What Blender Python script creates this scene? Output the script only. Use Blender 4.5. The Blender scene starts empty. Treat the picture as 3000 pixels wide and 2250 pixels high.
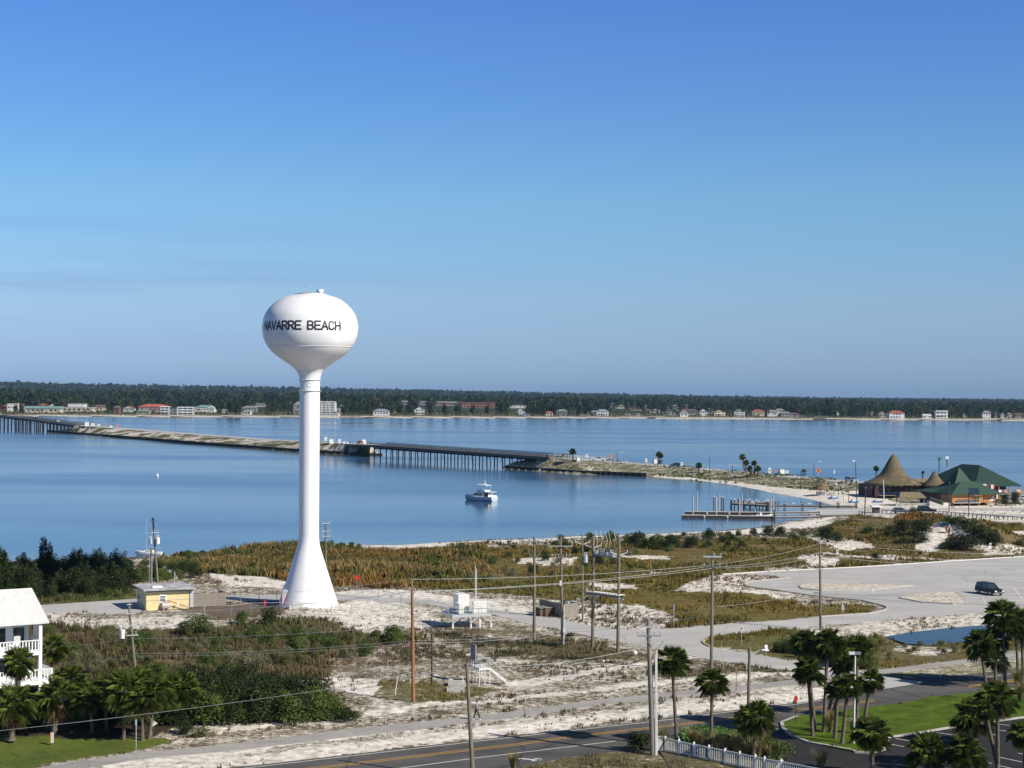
import bpy, math, random
import numpy as np
from mathutils import Vector, Matrix
from mathutils.geometry import tessellate_polygon
random.seed(7); RNG = np.random.default_rng(7)
rad = math.radians
SC = bpy.context.scene
COL = SC.collection
# ---------------------------------------------------------------- camera geometry
CAMH = 30.0; FPX = 5000.0; ROLL = rad(0.4)
CR, SR = math.cos(ROLL), math.sin(ROLL)
def unroll(x, y):
    dx = x - 1500.0; dy = y - 1125.0
    return dx * CR + dy * SR, -dx * SR + dy * CR - 25.0
def at(x, y, z=0.0):                       # photo position -> place on a level z
    u, v = unroll(x, y); d = (CAMH - z) * FPX / v
    return Vector((u * d / FPX, d, z))
def up(x, y, d):                           # photo position -> place at a distance d
    u, v = unroll(x, y)
    return Vector((u * d / FPX, d, CAMH - v * d / FPX))
cA = lambda x, y: (x / 2.212, 1500 + y / 2.212)
cB = lambda x, y: (700 + x / 2.212, 1500 + y / 2.212)
cC = lambda x, y: (1400 + x / 2.212, 1500 + y / 2.212)
cD = lambda x, y: (1900 + x / 2.765, 1650 + y / 2.765)
cE = lambda x, y: (2400 + x / 2.765, 1650 + y / 2.765)
cF = lambda x, y: (2400 + x / 3.687, 1280 + y / 3.687)
cG = lambda x, y: (1900 + x / 3.687, 1350 + y / 3.687)
c1 = lambda x, y: (x / 2.949, 1100 + y / 2.949)
c2 = lambda x, y: (700 + x / 2.949, 1100 + y / 2.949)
c3 = lambda x, y: (1400 + x / 2.765, 1100 + y / 2.765)
c4 = lambda x, y: (2150 + x / 2.602, 1100 + y / 2.602)
cK = lambda x, y: (1980 + x / 5.53, 1420 + y / 5.53)
def pm(f, *pts): return [f(*p) for p in pts]
GRID = rad(25)                             # street grid against the camera axes

# ---------------------------------------------------------------- mesh builder
class MB:
    def __init__(s): s.v = []; s.f = []; s.m = []; s.sm = []
    def add(s, vs, fs, mi=0, smooth=False):
        o = len(s.v); s.v.extend([tuple(v) for v in vs])
        for f in fs:
            s.f.append([o + i for i in f]); s.m.append(mi); s.sm.append(smooth)
    def box(s, cx, cy, cz, sx, sy, sz, rz=0, mi=0, M=None):
        vs = []
        c, sn = math.cos(rz), math.sin(rz)
        for dz in (-.5, .5):
            for dx, dy in ((-.5, -.5), (.5, -.5), (.5, .5), (-.5, .5)):
                x, y = dx * sx, dy * sy
                vs.append(Vector((cx + x * c - y * sn, cy + x * sn + y * c, cz + dz * sz)))
        if M: vs = [M @ v for v in vs]
        s.add(vs, [(3, 2, 1, 0), (4, 5, 6, 7), (0, 1, 5, 4), (1, 2, 6, 5), (2, 3, 7, 6), (3, 0, 4, 7)], mi)
    def hexa(s, b, t, mi=0):               # four bottom and four top points, same order
        s.add(list(b) + list(t), [(3, 2, 1, 0), (4, 5, 6, 7), (0, 1, 5, 4), (1, 2, 6, 5), (2, 3, 7, 6), (3, 0, 4, 7)], mi)
    def cyl(s, p0, p1, r0, r1=None, n=8, mi=0, caps=True, smooth=True):
        r1 = r0 if r1 is None else r1
        p0 = Vector(p0); p1 = Vector(p1); a = (p1 - p0)
        if a.length < 1e-6: return
        a.normalize(); h = Vector((0, 0, 1)) if abs(a.z) < .9 else Vector((1, 0, 0))
        u = a.cross(h).normalized(); w = a.cross(u)
        vs = []
        for p, r in ((p0, r0), (p1, r1)):
            for i in range(n):
                t = 2 * math.pi * i / n
                vs.append(p + (u * math.cos(t) + w * math.sin(t)) * r)
        s.add(vs, [(i, (i + 1) % n, n + (i + 1) % n, n + i)[::-1] for i in range(n)], mi, smooth)
        if caps:
            s.add(vs[:n], [tuple(range(n))], mi); s.add(vs[n:], [tuple(range(n))[::-1]], mi)
    def bar(s, p0, p1, w, h=None, mi=0):   # square bar between two points
        h = h or w; p0 = Vector(p0); p1 = Vector(p1); a = (p1 - p0).normalized()
        z = Vector((0, 0, 1)) if abs(a.z) < .95 else Vector((0, 1, 0))
        u = a.cross(z).normalized() * w / 2; t = u.cross(a).normalized() * h / 2
        s.hexa([p0 - u - t, p0 + u - t, p0 + u + t, p0 - u + t], [p1 - u - t, p1 + u - t, p1 + u + t, p1 - u + t], mi)
    def tube(s, pts, r, n=6, mi=0):
        for a, b in zip(pts[:-1], pts[1:]): s.cyl(a, b, r, r, n, mi, caps=False)
    def lathe(s, prof, n=24, c=(0, 0, 0), mi=0, smooth=True, wob=None):
        vs = []
        for r, z in prof:
            for i in range(n):
                t = 2 * math.pi * i / n; rr = r * (1 + (wob(i, z) if wob else 0))
                vs.append((c[0] + rr * math.cos(t), c[1] + rr * math.sin(t), c[2] + z))
        fs = []
        for k in range(len(prof) - 1):
            for i in range(n):
                j = (i + 1) % n
                fs.append((k * n + i, k * n + j, (k + 1) * n + j, (k + 1) * n + i))
        s.add(vs, fs, mi, smooth)
        if prof[0][0] > 1e-4: s.add(vs[:n], [tuple(range(n))[::-1]], mi)
        if prof[-1][0] > 1e-4: s.add(vs[-n:], [tuple(range(n))], mi)
    def ball(s, c, rx, ry, rz, n=10, k=6, mi=0):
        s.lathe([(max(1e-5, math.sin(math.pi * i / k)), -math.cos(math.pi * i / k)) for i in range(k + 1)], n, mi=mi) if False else None
        vs = []; fs = []
        for i in range(k + 1):
            p = math.pi * i / k
            for j in range(n):
                t = 2 * math.pi * j / n
                vs.append((c[0] + rx * math.sin(p) * math.cos(t), c[1] + ry * math.sin(p) * math.sin(t), c[2] - rz * math.cos(p)))
        for i in range(k):
            for j in range(n):
                q = (j + 1) % n
                fs.append((i * n + j, i * n + q, (i + 1) * n + q, (i + 1) * n + j))
        s.add(vs, fs, mi, True)
    def prism(s, pts, z0, z1, mi=0):       # plan polygon -> slab (pts are x,y; may be concave)
        n = len(pts)
        ar = sum(pts[i][0] * pts[(i + 1) % n][1] - pts[(i + 1) % n][0] * pts[i][1] for i in range(n))
        if ar < 0: pts = pts[::-1]
        top = [(p[0], p[1], z1) for p in pts]; bot = [(p[0], p[1], z0) for p in pts]
        tris = tessellate_polygon([[Vector(p) for p in top]])
        s.add(top, [t if (Vector(top[t[1]]) - Vector(top[t[0]])).cross(Vector(top[t[2]]) - Vector(top[t[0]])).z > 0 else t[::-1] for t in tris], mi)
        s.add(bot + top, [(i, (i + 1) % n, n + (i + 1) % n, n + i) for i in range(n)], mi)
    def build(s, name, mat, parent=None, label=None):
        me = bpy.data.meshes.new(name)
        me.from_pydata([tuple(v) for v in s.v], [], s.f)
        for m in (mat if isinstance(mat, (list, tuple)) else [mat]): me.materials.append(m)
        me.polygons.foreach_set('material_index', s.m)
        me.polygons.foreach_set('use_smooth', s.sm)
        me.update()
        o = bpy.data.objects.new(name, me); COL.objects.link(o)
        if parent is not None: o.parent = parent
        if label: o['label'] = label
        return o
def npmesh(name, V, Fc, mat, parent=None, cols=None, mi=None, smooth=False):
    me = bpy.data.meshes.new(name)
    V = np.asarray(V, dtype=np.float32); Fc = np.asarray(Fc, dtype=np.int32)
    k = Fc.shape[1]; nf = len(Fc)
    me.vertices.add(len(V)); me.vertices.foreach_set('co', V.ravel())
    me.loops.add(nf * k); me.loops.foreach_set('vertex_index', Fc.ravel())
    me.polygons.add(nf); me.polygons.foreach_set('loop_start', np.arange(0, nf * k, k, dtype=np.int32))
    for m in (mat if isinstance(mat, (list, tuple)) else [mat]): me.materials.append(m)
    if mi is not None: me.polygons.foreach_set('material_index', np.asarray(mi, dtype=np.int32))
    me.polygons.foreach_set('use_smooth', np.full(nf, smooth, dtype=bool))
    me.update(calc_edges=True)
    if cols is not None:
        a = me.color_attributes.new('tint', 'FLOAT_COLOR', 'POINT')
        a.data.foreach_set('color', np.asarray(cols, dtype=np.float32).ravel())
    o = bpy.data.objects.new(name, me); COL.objects.link(o)
    if parent is not None: o.parent = parent
    return o
def tag(o, label=None, cat=None, group=None, kind=None):
    if label: o['label'] = label
    if cat: o['category'] = cat
    if group: o['group'] = group
    if kind: o['kind'] = kind
    return o
def thing(name, label, cat, loc=(0, 0, 0), rz=0, group=None):
    o = bpy.data.objects.new(name, None); COL.objects.link(o)
    o.empty_display_size = .3
    o.location = loc; o.rotation_euler = (0, 0, rz)
    return tag(o, label, cat, group)
def kids(o): return [c for c in bpy.data.objects if c.parent == o]
KIDC = {}
def dup(root, loc, rz=0, label=None, group=None, scale=None):
    def cp(o, par):
        c = o.copy(); COL.objects.link(c); c.parent = par
        key = o.name
        if key not in KIDC: KIDC[key] = kids(o)
        for ch in KIDC[key]: cp(ch, c)
        return c
    r = cp(root, None); r.location = loc; r.rotation_euler = (0, 0, rz)
    if label: r['label'] = label
    if group: r['group'] = group
    if scale is not None: r.scale = scale
    return r
# ---------------------------------------------------------------- materials
def mat(name, c, rough=.7, var=.15, sc=2.0, metal=0.0, bump=0.0, c2=None, spec=.5, det=4, stretch=None, coord='Object', trans=0.0, emit=None):
    m = bpy.data.materials.new(name); m.use_nodes = True
    nt = m.node_tree; N = nt.nodes; L = nt.links
    b = N['Principled BSDF']; b.inputs['Roughness'].default_value = rough
    b.inputs['Metallic'].default_value = metal; b.inputs['Specular IOR Level'].default_value = spec
    tc = N.new('ShaderNodeTexCoord'); src = tc.outputs[coord]
    if stretch:
        mp = N.new('ShaderNodeMapping'); mp.inputs['Scale'].default_value = stretch
        L.new(src, mp.inputs[0]); src = mp.outputs[0]
    nz = N.new('ShaderNodeTexNoise'); nz.inputs['Scale'].default_value = sc; nz.inputs['Detail'].default_value = det
    nz.inputs['Roughness'].default_value = .65
    L.new(src, nz.inputs['Vector'])
    rp = N.new('ShaderNodeValToRGB'); rp.color_ramp.elements[0].position = .3; rp.color_ramp.elements[1].position = .7
    a = [max(0, x * (1 - var)) for x in c]; d = [min(1, x * (1 + var)) for x in (c2 or c)]
    rp.color_ramp.elements[0].color = (*a, 1); rp.color_ramp.elements[1].color = (*d, 1)
    L.new(nz.outputs[0], rp.inputs[0]); L.new(rp.outputs[0], b.inputs['Base Color'])
    if bump:
        bp = N.new('ShaderNodeBump'); bp.inputs['Strength'].default_value = bump; bp.inputs['Distance'].default_value = .05
        L.new(nz.outputs[0], bp.inputs['Height']); L.new(bp.outputs[0], b.inputs['Normal'])
    if trans:
        tr = N.new('ShaderNodeBsdfTranslucent'); L.new(rp.outputs[0], tr.inputs[0])
        mx = N.new('ShaderNodeMixShader'); mx.inputs[0].default_value = trans
        L.new(b.outputs[0], mx.inputs[1]); L.new(tr.outputs[0], mx.inputs[2]); L.new(mx.outputs[0], N['Material Output'].inputs[0])
    return m
def rib(name, c, period, rough=.5, dark=.75, axis='X', metal=0.0, coord='Object', w=.25):
    """colour with straight seams / boards every `period` metres along one axis"""
    m = mat(name, c, rough, .12, 1.2, metal, coord=coord); nt = m.node_tree; N = nt.nodes; L = nt.links
    tc = N.new('ShaderNodeTexCoord'); sp = N.new('ShaderNodeSeparateXYZ'); L.new(tc.outputs[coord], sp.inputs[0])
    mu = N.new('ShaderNodeMath'); mu.operation = 'MULTIPLY'; mu.inputs[1].default_value = 1 / period; L.new(sp.outputs[axis], mu.inputs[0])
    fr = N.new('ShaderNodeMath'); fr.operation = 'FRACT'; L.new(mu.outputs[0], fr.inputs[0])
    lt = N.new('ShaderNodeMath'); lt.operation = 'LESS_THAN'; lt.inputs[1].default_value = w; L.new(fr.outputs[0], lt.inputs[0])
    b = N['Principled BSDF']; col = b.inputs['Base Color'].links[0].from_socket
    mx = N.new('ShaderNodeMixRGB'); mx.blend_type = 'MULTIPLY'; mx.inputs[2].default_value = (dark, dark, dark, 1)
    L.new(lt.outputs[0], mx.inputs[0]); L.new(col, mx.inputs[1]); L.new(mx.outputs[0], b.inputs['Base Color'])
    return m
MT = dict(
    white=mat('white_paint', (.80, .80, .79), .45, .04, .6),
    tank=mat('tank_paint', (.80, .80, .80), .38, .035, .5, c2=(.85, .85, .86), stretch=(1, 1, .25)),
    offwhite=mat('off_white_paint', (.66, .65, .61), .6, .1, 1.5),
    black=mat('black_paint', (.02, .02, .022), .5, .2, 3),
    glass=mat('dark_glass', (.03, .04, .05), .08, .2, .8, spec=.8),
    concrete=mat('concrete', (.42, .40, .37), .85, .2, 3, bump=.3),
    concrete_dark=mat('weathered_concrete', (.13, .12, .105), .9, .35, .8, bump=.3),
    seawall=mat('stained_seawall', (.035, .03, .027), .85, .4, .8, bump=.3),
    asphalt=mat('asphalt', (.100, .095, .090), .85, .25, .25, det=10, spec=.2, bump=.1),
    asphalt_dark=mat('fresh_asphalt', (.030, .029, .028), .8, .25, .6, det=8, spec=.2),
    asphalt_old=mat('pale_old_asphalt', (.43, .42, .41), .9, .10, .12, det=12, spec=.2),
    path=mat('path_asphalt', (.34, .325, .31), .9, .12, .6, det=8, spec=.2),
    line=mat('white_marking', (.62, .61, .58), .7, .25, 3),
    line_old=mat('worn_white_marking', (.50, .49, .46), .8, .2, 3),
    yellow=mat('yellow_marking', (.62, .32, .03), .7, .2, 3),
    wood_grey=mat('weathered_wood', (.20, .175, .14), .85, .35, 2.5, stretch=(6, 6, .6), c2=(.27, .25, .21)),
    wood_pole=mat('pole_wood', (.135, .118, .082), .85, .3, 2.5, stretch=(8, 8, .5), c2=(.2, .18, .13)),
    wood_brown=mat('brown_pole_wood', (.20, .09, .035), .8, .3, 2.5, stretch=(8, 8, .4), c2=(.30, .15, .07)),
    wood_dark=mat('dark_wet_wood', (.045, .032, .024), .8, .4, 2, stretch=(6, 6, .6)),
    galv=mat('galvanised_steel', (.52, .54, .55), .45, .12, 2, metal=.35),
    galv_white=mat('white_painted_steel', (.68, .68, .68), .5, .08, 2),
    grey=mat('grey_paint', (.20, .20, .215), .6, .15, 2),
    redp=mat('red_paint', (.55, .03, .02), .45, .15, 2),
    orange=mat('orange_sign_paint', (.75, .22, .01), .5, .1, 2),
    greenp=mat('green_sign_paint', (.02, .16, .08), .5, .1, 2),
    rubber=mat('tyre_rubber', (.02, .02, .02), .8, .2, 4),
    thatch=mat('thatch', (.085, .075, .045), .95, .4, 1.3, stretch=(3, 3, .9), c2=(.21, .17, .10), bump=.8, det=8),
    stucco_y=mat('yellow_stucco', (.66, .55, .30), .85, .12, 1.2),
    wood_orange=rib('orange_board', (.44, .20, .07), .25, .7, .82, 'Z', w=.15),
    roof_green=rib('green_standing_seam', (.020, .058, .036), .55, .75, 1.25, 'X', w=.35),
    roof_dgreen=mat('dark_green_shingle', (.010, .038, .028), .85, .2, .5),
    roof_white=rib('white_standing_seam', (.64, .64, .62), .45, .5, .95, 'X', w=.15),
    leaf=mat('broad_leaf', (.038, .062, .010), .55, .5, .8, c2=(.085, .125, .022), spec=.22, trans=.2),
    leaf_dark=mat('dark_leaf', (.011, .019, .005), .55, .5, .8, c2=(.034, .050, .011), spec=.22, trans=.15),
    leaf_olive=mat('olive_leaf', (.062, .070, .020), .65, .4, .8, c2=(.125, .130, .042), spec=.22, trans=.2),
    leaf_pale=mat('pale_flowering_leaf', (.075, .085, .035), .7, .5, 1.8, c2=(.20, .19, .105), spec=.22, trans=.2),
    palm=mat('palm_frond', (.040, .060, .010), .38, .5, 1.2, c2=(.125, .160, .034), spec=.22, trans=.22),
    palm_dead=mat('dead_frond', (.16, .10, .05), .8, .4, 2),
    bark=mat('palm_bark', (.085, .066, .048), .95, .4, 3, stretch=(2, 2, 6), c2=(.14, .115, .085), bump=.8),
    mulch=mat('mulch', (.07, .03, .02), .95, .4, 2),
    skin=mat('skin', (.45, .26, .18), .5, .05, 3),
    blue=mat('blue_canvas', (.04, .12, .35), .7, .2, 2),
)

def cracks(m, sc, w_, k, stain=.8):
    N = m.node_tree.nodes; L = m.node_tree.links; b = N['Principled BSDF']; col = b.inputs['Base Color'].links[0].from_socket; tc = N.new('ShaderNodeTexCoord')
    nz = N.new('ShaderNodeTexNoise'); nz.inputs['Scale'].default_value = .35; nz.inputs['Detail'].default_value = 4; L.new(tc.outputs['Object'], nz.inputs['Vector'])
    ad = N.new('ShaderNodeMixRGB'); ad.blend_type = 'ADD'; ad.inputs[0].default_value = 4; L.new(tc.outputs['Object'], ad.inputs[1]); L.new(nz.outputs[1], ad.inputs[2])
    vo = N.new('ShaderNodeTexVoronoi'); vo.feature = 'DISTANCE_TO_EDGE'; vo.inputs['Scale'].default_value = sc; L.new(ad.outputs[0], vo.inputs['Vector'])
    lt = N.new('ShaderNodeMath'); lt.operation = 'LESS_THAN'; lt.inputs[1].default_value = w_; L.new(vo.outputs[0], lt.inputs[0])
    m1 = N.new('ShaderNodeMixRGB'); m1.blend_type = 'MULTIPLY'; m1.inputs[2].default_value = (k, k, k, 1); L.new(lt.outputs[0], m1.inputs[0]); L.new(col, m1.inputs[1])
    mp = N.new('ShaderNodeMapping'); mp.inputs['Scale'].default_value = (.04, .25, 1); mp.inputs['Rotation'].default_value = (0, 0, -.35); L.new(tc.outputs['Object'], mp.inputs[0])
    n2 = N.new('ShaderNodeTexNoise'); n2.inputs['Scale'].default_value = 1; n2.inputs['Detail'].default_value = 7; L.new(mp.outputs[0], n2.inputs['Vector'])
    rp = N.new('ShaderNodeValToRGB'); rp.color_ramp.elements[0].position = .35; rp.color_ramp.elements[1].position = .62; rp.color_ramp.elements[0].color = (stain, stain, stain, 1); rp.color_ramp.elements[1].color = (1.08, 1.07, 1.05, 1); L.new(n2.outputs[0], rp.inputs[0])
    m2 = N.new('ShaderNodeMixRGB'); m2.blend_type = 'MULTIPLY'; m2.inputs[0].default_value = 1; L.new(m1.outputs[0], m2.inputs[1]); L.new(rp.outputs[0], m2.inputs[2]); L.new(m2.outputs[0], b.inputs['Base Color'])
cracks(MT['asphalt_old'], .11, .010, .82, .93); cracks(MT['asphalt'], .08, .012, .7, .82); cracks(MT['path'], .2, .012, .8, .86)
# ---------------------------------------------------------------- terrain
WZ = -0.5
def wp(pts, z=0.0): return [(lambda p: (p.x, p.y))(at(x, y, z)) for x, y in pts]
def inside(poly, X, Y):
    r = np.zeros(X.shape, bool); n = len(poly)
    P = np.array(poly); x0, y0 = P.min(0); x1, y1 = P.max(0)
    m = (X >= x0) & (X <= x1) & (Y >= y0) & (Y <= y1)
    if not m.any(): return r
    xs, ys = X[m], Y[m]; q = np.zeros(xs.shape, bool)
    for i in range(n):
        ax, ay = poly[i]; bx, by = poly[(i + 1) % n]
        if ay == by: continue
        c = ((ay > ys) != (by > ys)) & (xs < (bx - ax) * (ys - ay) / (by - ay) + ax)
        q ^= c
    r[m] = q
    return r
def segdist(polys, X, Y, closed=True, best=1e9):
    d = np.full(X.shape, best * best if best < 1e8 else 1e18)
    for poly in polys:
        n = len(poly)
        for i in range(n if closed else n - 1):
            ax, ay = poly[i]; bx, by = poly[(i + 1) % n]
            dx, dy = bx - ax, by - ay; L2 = dx * dx + dy * dy + 1e-9
            t = np.clip(((X - ax) * dx + (Y - ay) * dy) / L2, 0, 1)
            e = (X - ax - t * dx) ** 2 + (Y - ay - t * dy) ** 2
            np.minimum(d, e, out=d)
    return np.sqrt(d)
def hash2(ix, iy, seed):
    h = (ix.astype(np.int64) * 374761393 + iy.astype(np.int64) * 668265263 + seed * 974634777) & 0x7fffffff
    h = ((h ^ (h >> 13)) * 1274126177) & 0x7fffffff
    return ((h ^ (h >> 16)) & 0xffff) / 65535.0
def vnoise(X, Y, s, seed=0):
    x = X / s; y = Y / s; ix = np.floor(x); iy = np.floor(y); fx = x - ix; fy = y - iy
    fx = fx * fx * (3 - 2 * fx); fy = fy * fy * (3 - 2 * fy)
    a = hash2(ix, iy, seed); b = hash2(ix + 1, iy, seed); c = hash2(ix, iy + 1, seed); d = hash2(ix + 1, iy + 1, seed)
    return (a * (1 - fx) + b * fx) * (1 - fy) + (c * (1 - fx) + d * fx) * fy - .5
# causeway roads: near edge (photo), height of the carriageway
RR = [(1608, 1339, 5.0), (1765, 1353, 3.5), (1980, 1370, 2.2), (2200, 1389, 1.5), (2527, 1419, 1.0), (2760, 1437, .8), (3300, 1478, .6)]
RL = [(220, 1246, 5.2), (400, 1260.5, 3.4), (750, 1287.5, 2.4), (950, 1297.5, 4.0), (1076, 1303, 5.0)]
def offs(pts, w):                          # offset a world polyline to its far side
    o = []
    for i, p in enumerate(pts):
        a = pts[max(0, i - 1)]; b = pts[min(len(pts) - 1, i + 1)]
        t = Vector((b[0] - a[0], b[1] - a[1])).normalized(); n = Vector((-t.y, t.x))
        if n.y < 0: n = -n
        o.append(Vector((p[0] + n.x * w, p[1] + n.y * w, p[2])))
    return o
RRn = [at(x, y, z) for x, y, z in RR]; RLn = [at(x, y, z) for x, y, z in RL]
RRc, RRf = offs(RRn, 5), offs(RRn, 10); RLc, RLf = offs(RLn, 5), offs(RLn, 10)
near_shore = [(-1400, 1665), (0, 1648), (290, 1642), (420, 1634), (500, 1626), (700, 1613), (872, 1597), (962, 1590), (1060, 1596), (1159, 1597),
    (1400, 1582), (1558, 1579), (1649, 1572), (1739, 1570), (1933, 1563), (2076, 1557), (2171, 1549), (2253, 1540), (2307, 1526),
    (2361, 1519.5), (2400, 1514), (2430, 1508), (2508, 1490), (2500, 1485), (2440, 1480), (2361, 1461), (2253, 1442), (2144, 1420.5), (2036, 1407),
    (1960, 1402), (1921, 1398), (1892, 1395), (1800, 1392), (1689, 1389), (1600, 1382), (1480, 1373), (1480, 1366), (1560, 1357)]
NEAR = wp(near_shore, WZ)
far_side = [(p.x, p.y) for p in offs(RRn, 13)]
NEAR += far_side + [(520, 400), (520, 30), (-520, 30), (-520, NEAR[0][1])]
isl = wp([(139, 1265.5), (330, 1281), (750, 1314), (900, 1326), (1032, 1333), (1120, 1333)], WZ)
ISL = isl + [(p.x, p.y) for p in offs(RLn, 13)][::-1]
MAINS = wp([(-900, 1213), (0, 1219.6), (380, 1221), (550, 1221.4), (920, 1223), (1100, 1224), (1480, 1225.2), (1900, 1226), (2100, 1227.6), (2480, 1230), (2800, 1231), (3000, 1233), (4200, 1241)], WZ)
MAIN = MAINS + [(9000, 2100), (9000, 15000), (-9000, 15000), (-9000, 2000)]
# ---- paved areas (photo outlines)
road_n = pm(cB, (-700, 1720), (0, 1655), (1659, 1465)) + pm(cC, (830, 1385), (1150, 1350), (1659, 1285)) + pm(cD, (1180, 1138), (1400, 1103)) + [(2545, 2026), (2711, 2000), (2600, 1984)] + pm(cE, (1100, 915), (1659, 847)) + [(3500, 1895)]
PAVE = dict(
    coast_road=road_n + [(3500, 1990), (3000, 2013), (2874, 2031), (2725, 2044), (2653, 2062), (2545, 2075), (2497, 2080), (2334, 2102),
        (2290, 2122), (2316, 2156), (2370, 2178), (2500, 2201), (2508, 2207), (2552, 2209), (2588, 2200), (2602, 2163), (2675, 2153), (2790, 2133), (3000, 2104), (3500, 2050),
        (3500, 2500), (2300, 2500), (2290, 2232), (2250, 2190), (2178, 2154), (2000, 2152), (1960, 2165), (1930, 2200), (1852, 2203), (1775, 2205), (1653, 2221), (1531, 2247), (1480, 2330), (390, 2500)],
    shared_path=pm(cA, (-700, 1790), (240, 1659), (900, 1560)) + pm(cB, (0, 1500), (700, 1410), (1380, 1340), (1659, 1310)) + pm(cC, (800, 1215), (1659, 1130)) + pm(cD, (1280, 935)) + pm(cE, (480, 865), (1180, 780), (1659, 720)) + [(3500, 1830), (3500, 1850)]
        + pm(cE, (1659, 765), (1200, 805), (560, 900)) + pm(cD, (1300, 975), (700, 1045)) + pm(cC, (1659, 1165), (830, 1250), (0, 1368)) + pm(cB, (800, 1450), (0, 1545)) + pm(cA, (900, 1605), (-700, 1880)),
    access_road=[(60, 1790), (122, 1773), (380, 1756), (500, 1748), (700, 1744), (971, 1739)] + pm(cB, (1240, 570)) + pm(cC, (90, 630), (550, 700), (820, 755), (980, 765), (1300, 755), (1659, 722)) + [(2300, 1817)]
        + pm(cE, (20, 435), (400, 410)) + [(2585, 1791), (2599, 1784), (2595, 1777), (2527, 1760), (2407, 1749), (2381, 1746), (2280, 1731), (2189, 1719), (2180, 1711), (2195, 1704), (2316, 1694), (2240, 1686), (2117, 1683)]
        + pm(cD, (1659, 35)) + [(2700, 1650), (3000, 1631), (3600, 1590), (3600, 1760), (3000, 1787), (2852, 1796), (2617, 1815), (2407, 1834), (2352, 1837), (2262, 1845), (2120, 1859), (2075, 1868), (2060, 1880), (2081, 1896), (2330, 1939), (2500, 1962), (2600, 1984), (2711, 2000), (2545, 2029), (2460, 2030), (2400, 1985), (2327, 1968)]
        + [(2080, 1932), (2008, 1918)] + pm(cC, (1100, 880), (750, 810), (300, 720), (100, 665)) + [(1360, 1790), (1240, 1767), (971, 1757), (700, 1761), (560, 1762), (440, 1768), (400, 1800), (300, 1800), (226, 1792), (90, 1800)],
    restaurant_road=pm(cF, (-120, 790), (60, 800), (200, 795), (480, 790), (650, 772), (2212, 765), (2800, 750), (2800, 790), (2212, 798), (1500, 795), (760, 800), (700, 822), (1000, 818), (1700, 828), (2300, 842), (2800, 850), (2800, 920), (2212, 872), (1300, 845), (700, 850), (500, 840), (-100, 850)),
)
ISLANDS = [[(2341, 1718), (2360, 1712), (2407, 1711), (2540, 1712), (2675, 1716), (2620, 1722), (2559, 1728), (2407, 1731), (2350, 1726)],
           [(2635, 1753), (2675, 1744), (2762, 1736), (2800, 1737), (2812, 1741), (2830, 1766), (2790, 1771), (2704, 1766)]]
ISLW = [wp(p) for p in ISLANDS]
PAVEW = {k: wp(v) for k, v in PAVE.items()}
BEDS = []                                   # raised planting beds are added over the paved area
POND = wp([(2592, 1860), (2653, 1849), (2760, 1836), (2848, 1829), (2960, 1826), (2960, 1868), (2834, 1874), (2760, 1880), (2689, 1886), (2617, 1879)])
DUNES = [(at(2790, 1588), 8.5, 9, 3.4), (at(2890, 1590), 7, 8, 2.2), (at(2680, 1592), 8, 8, 1.3), (at(2980, 1575), 8, 10, 1.2), (at(2430, 1600), 5, 5, .6), (at(2150, 1735), 8, 12, .5)]
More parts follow.
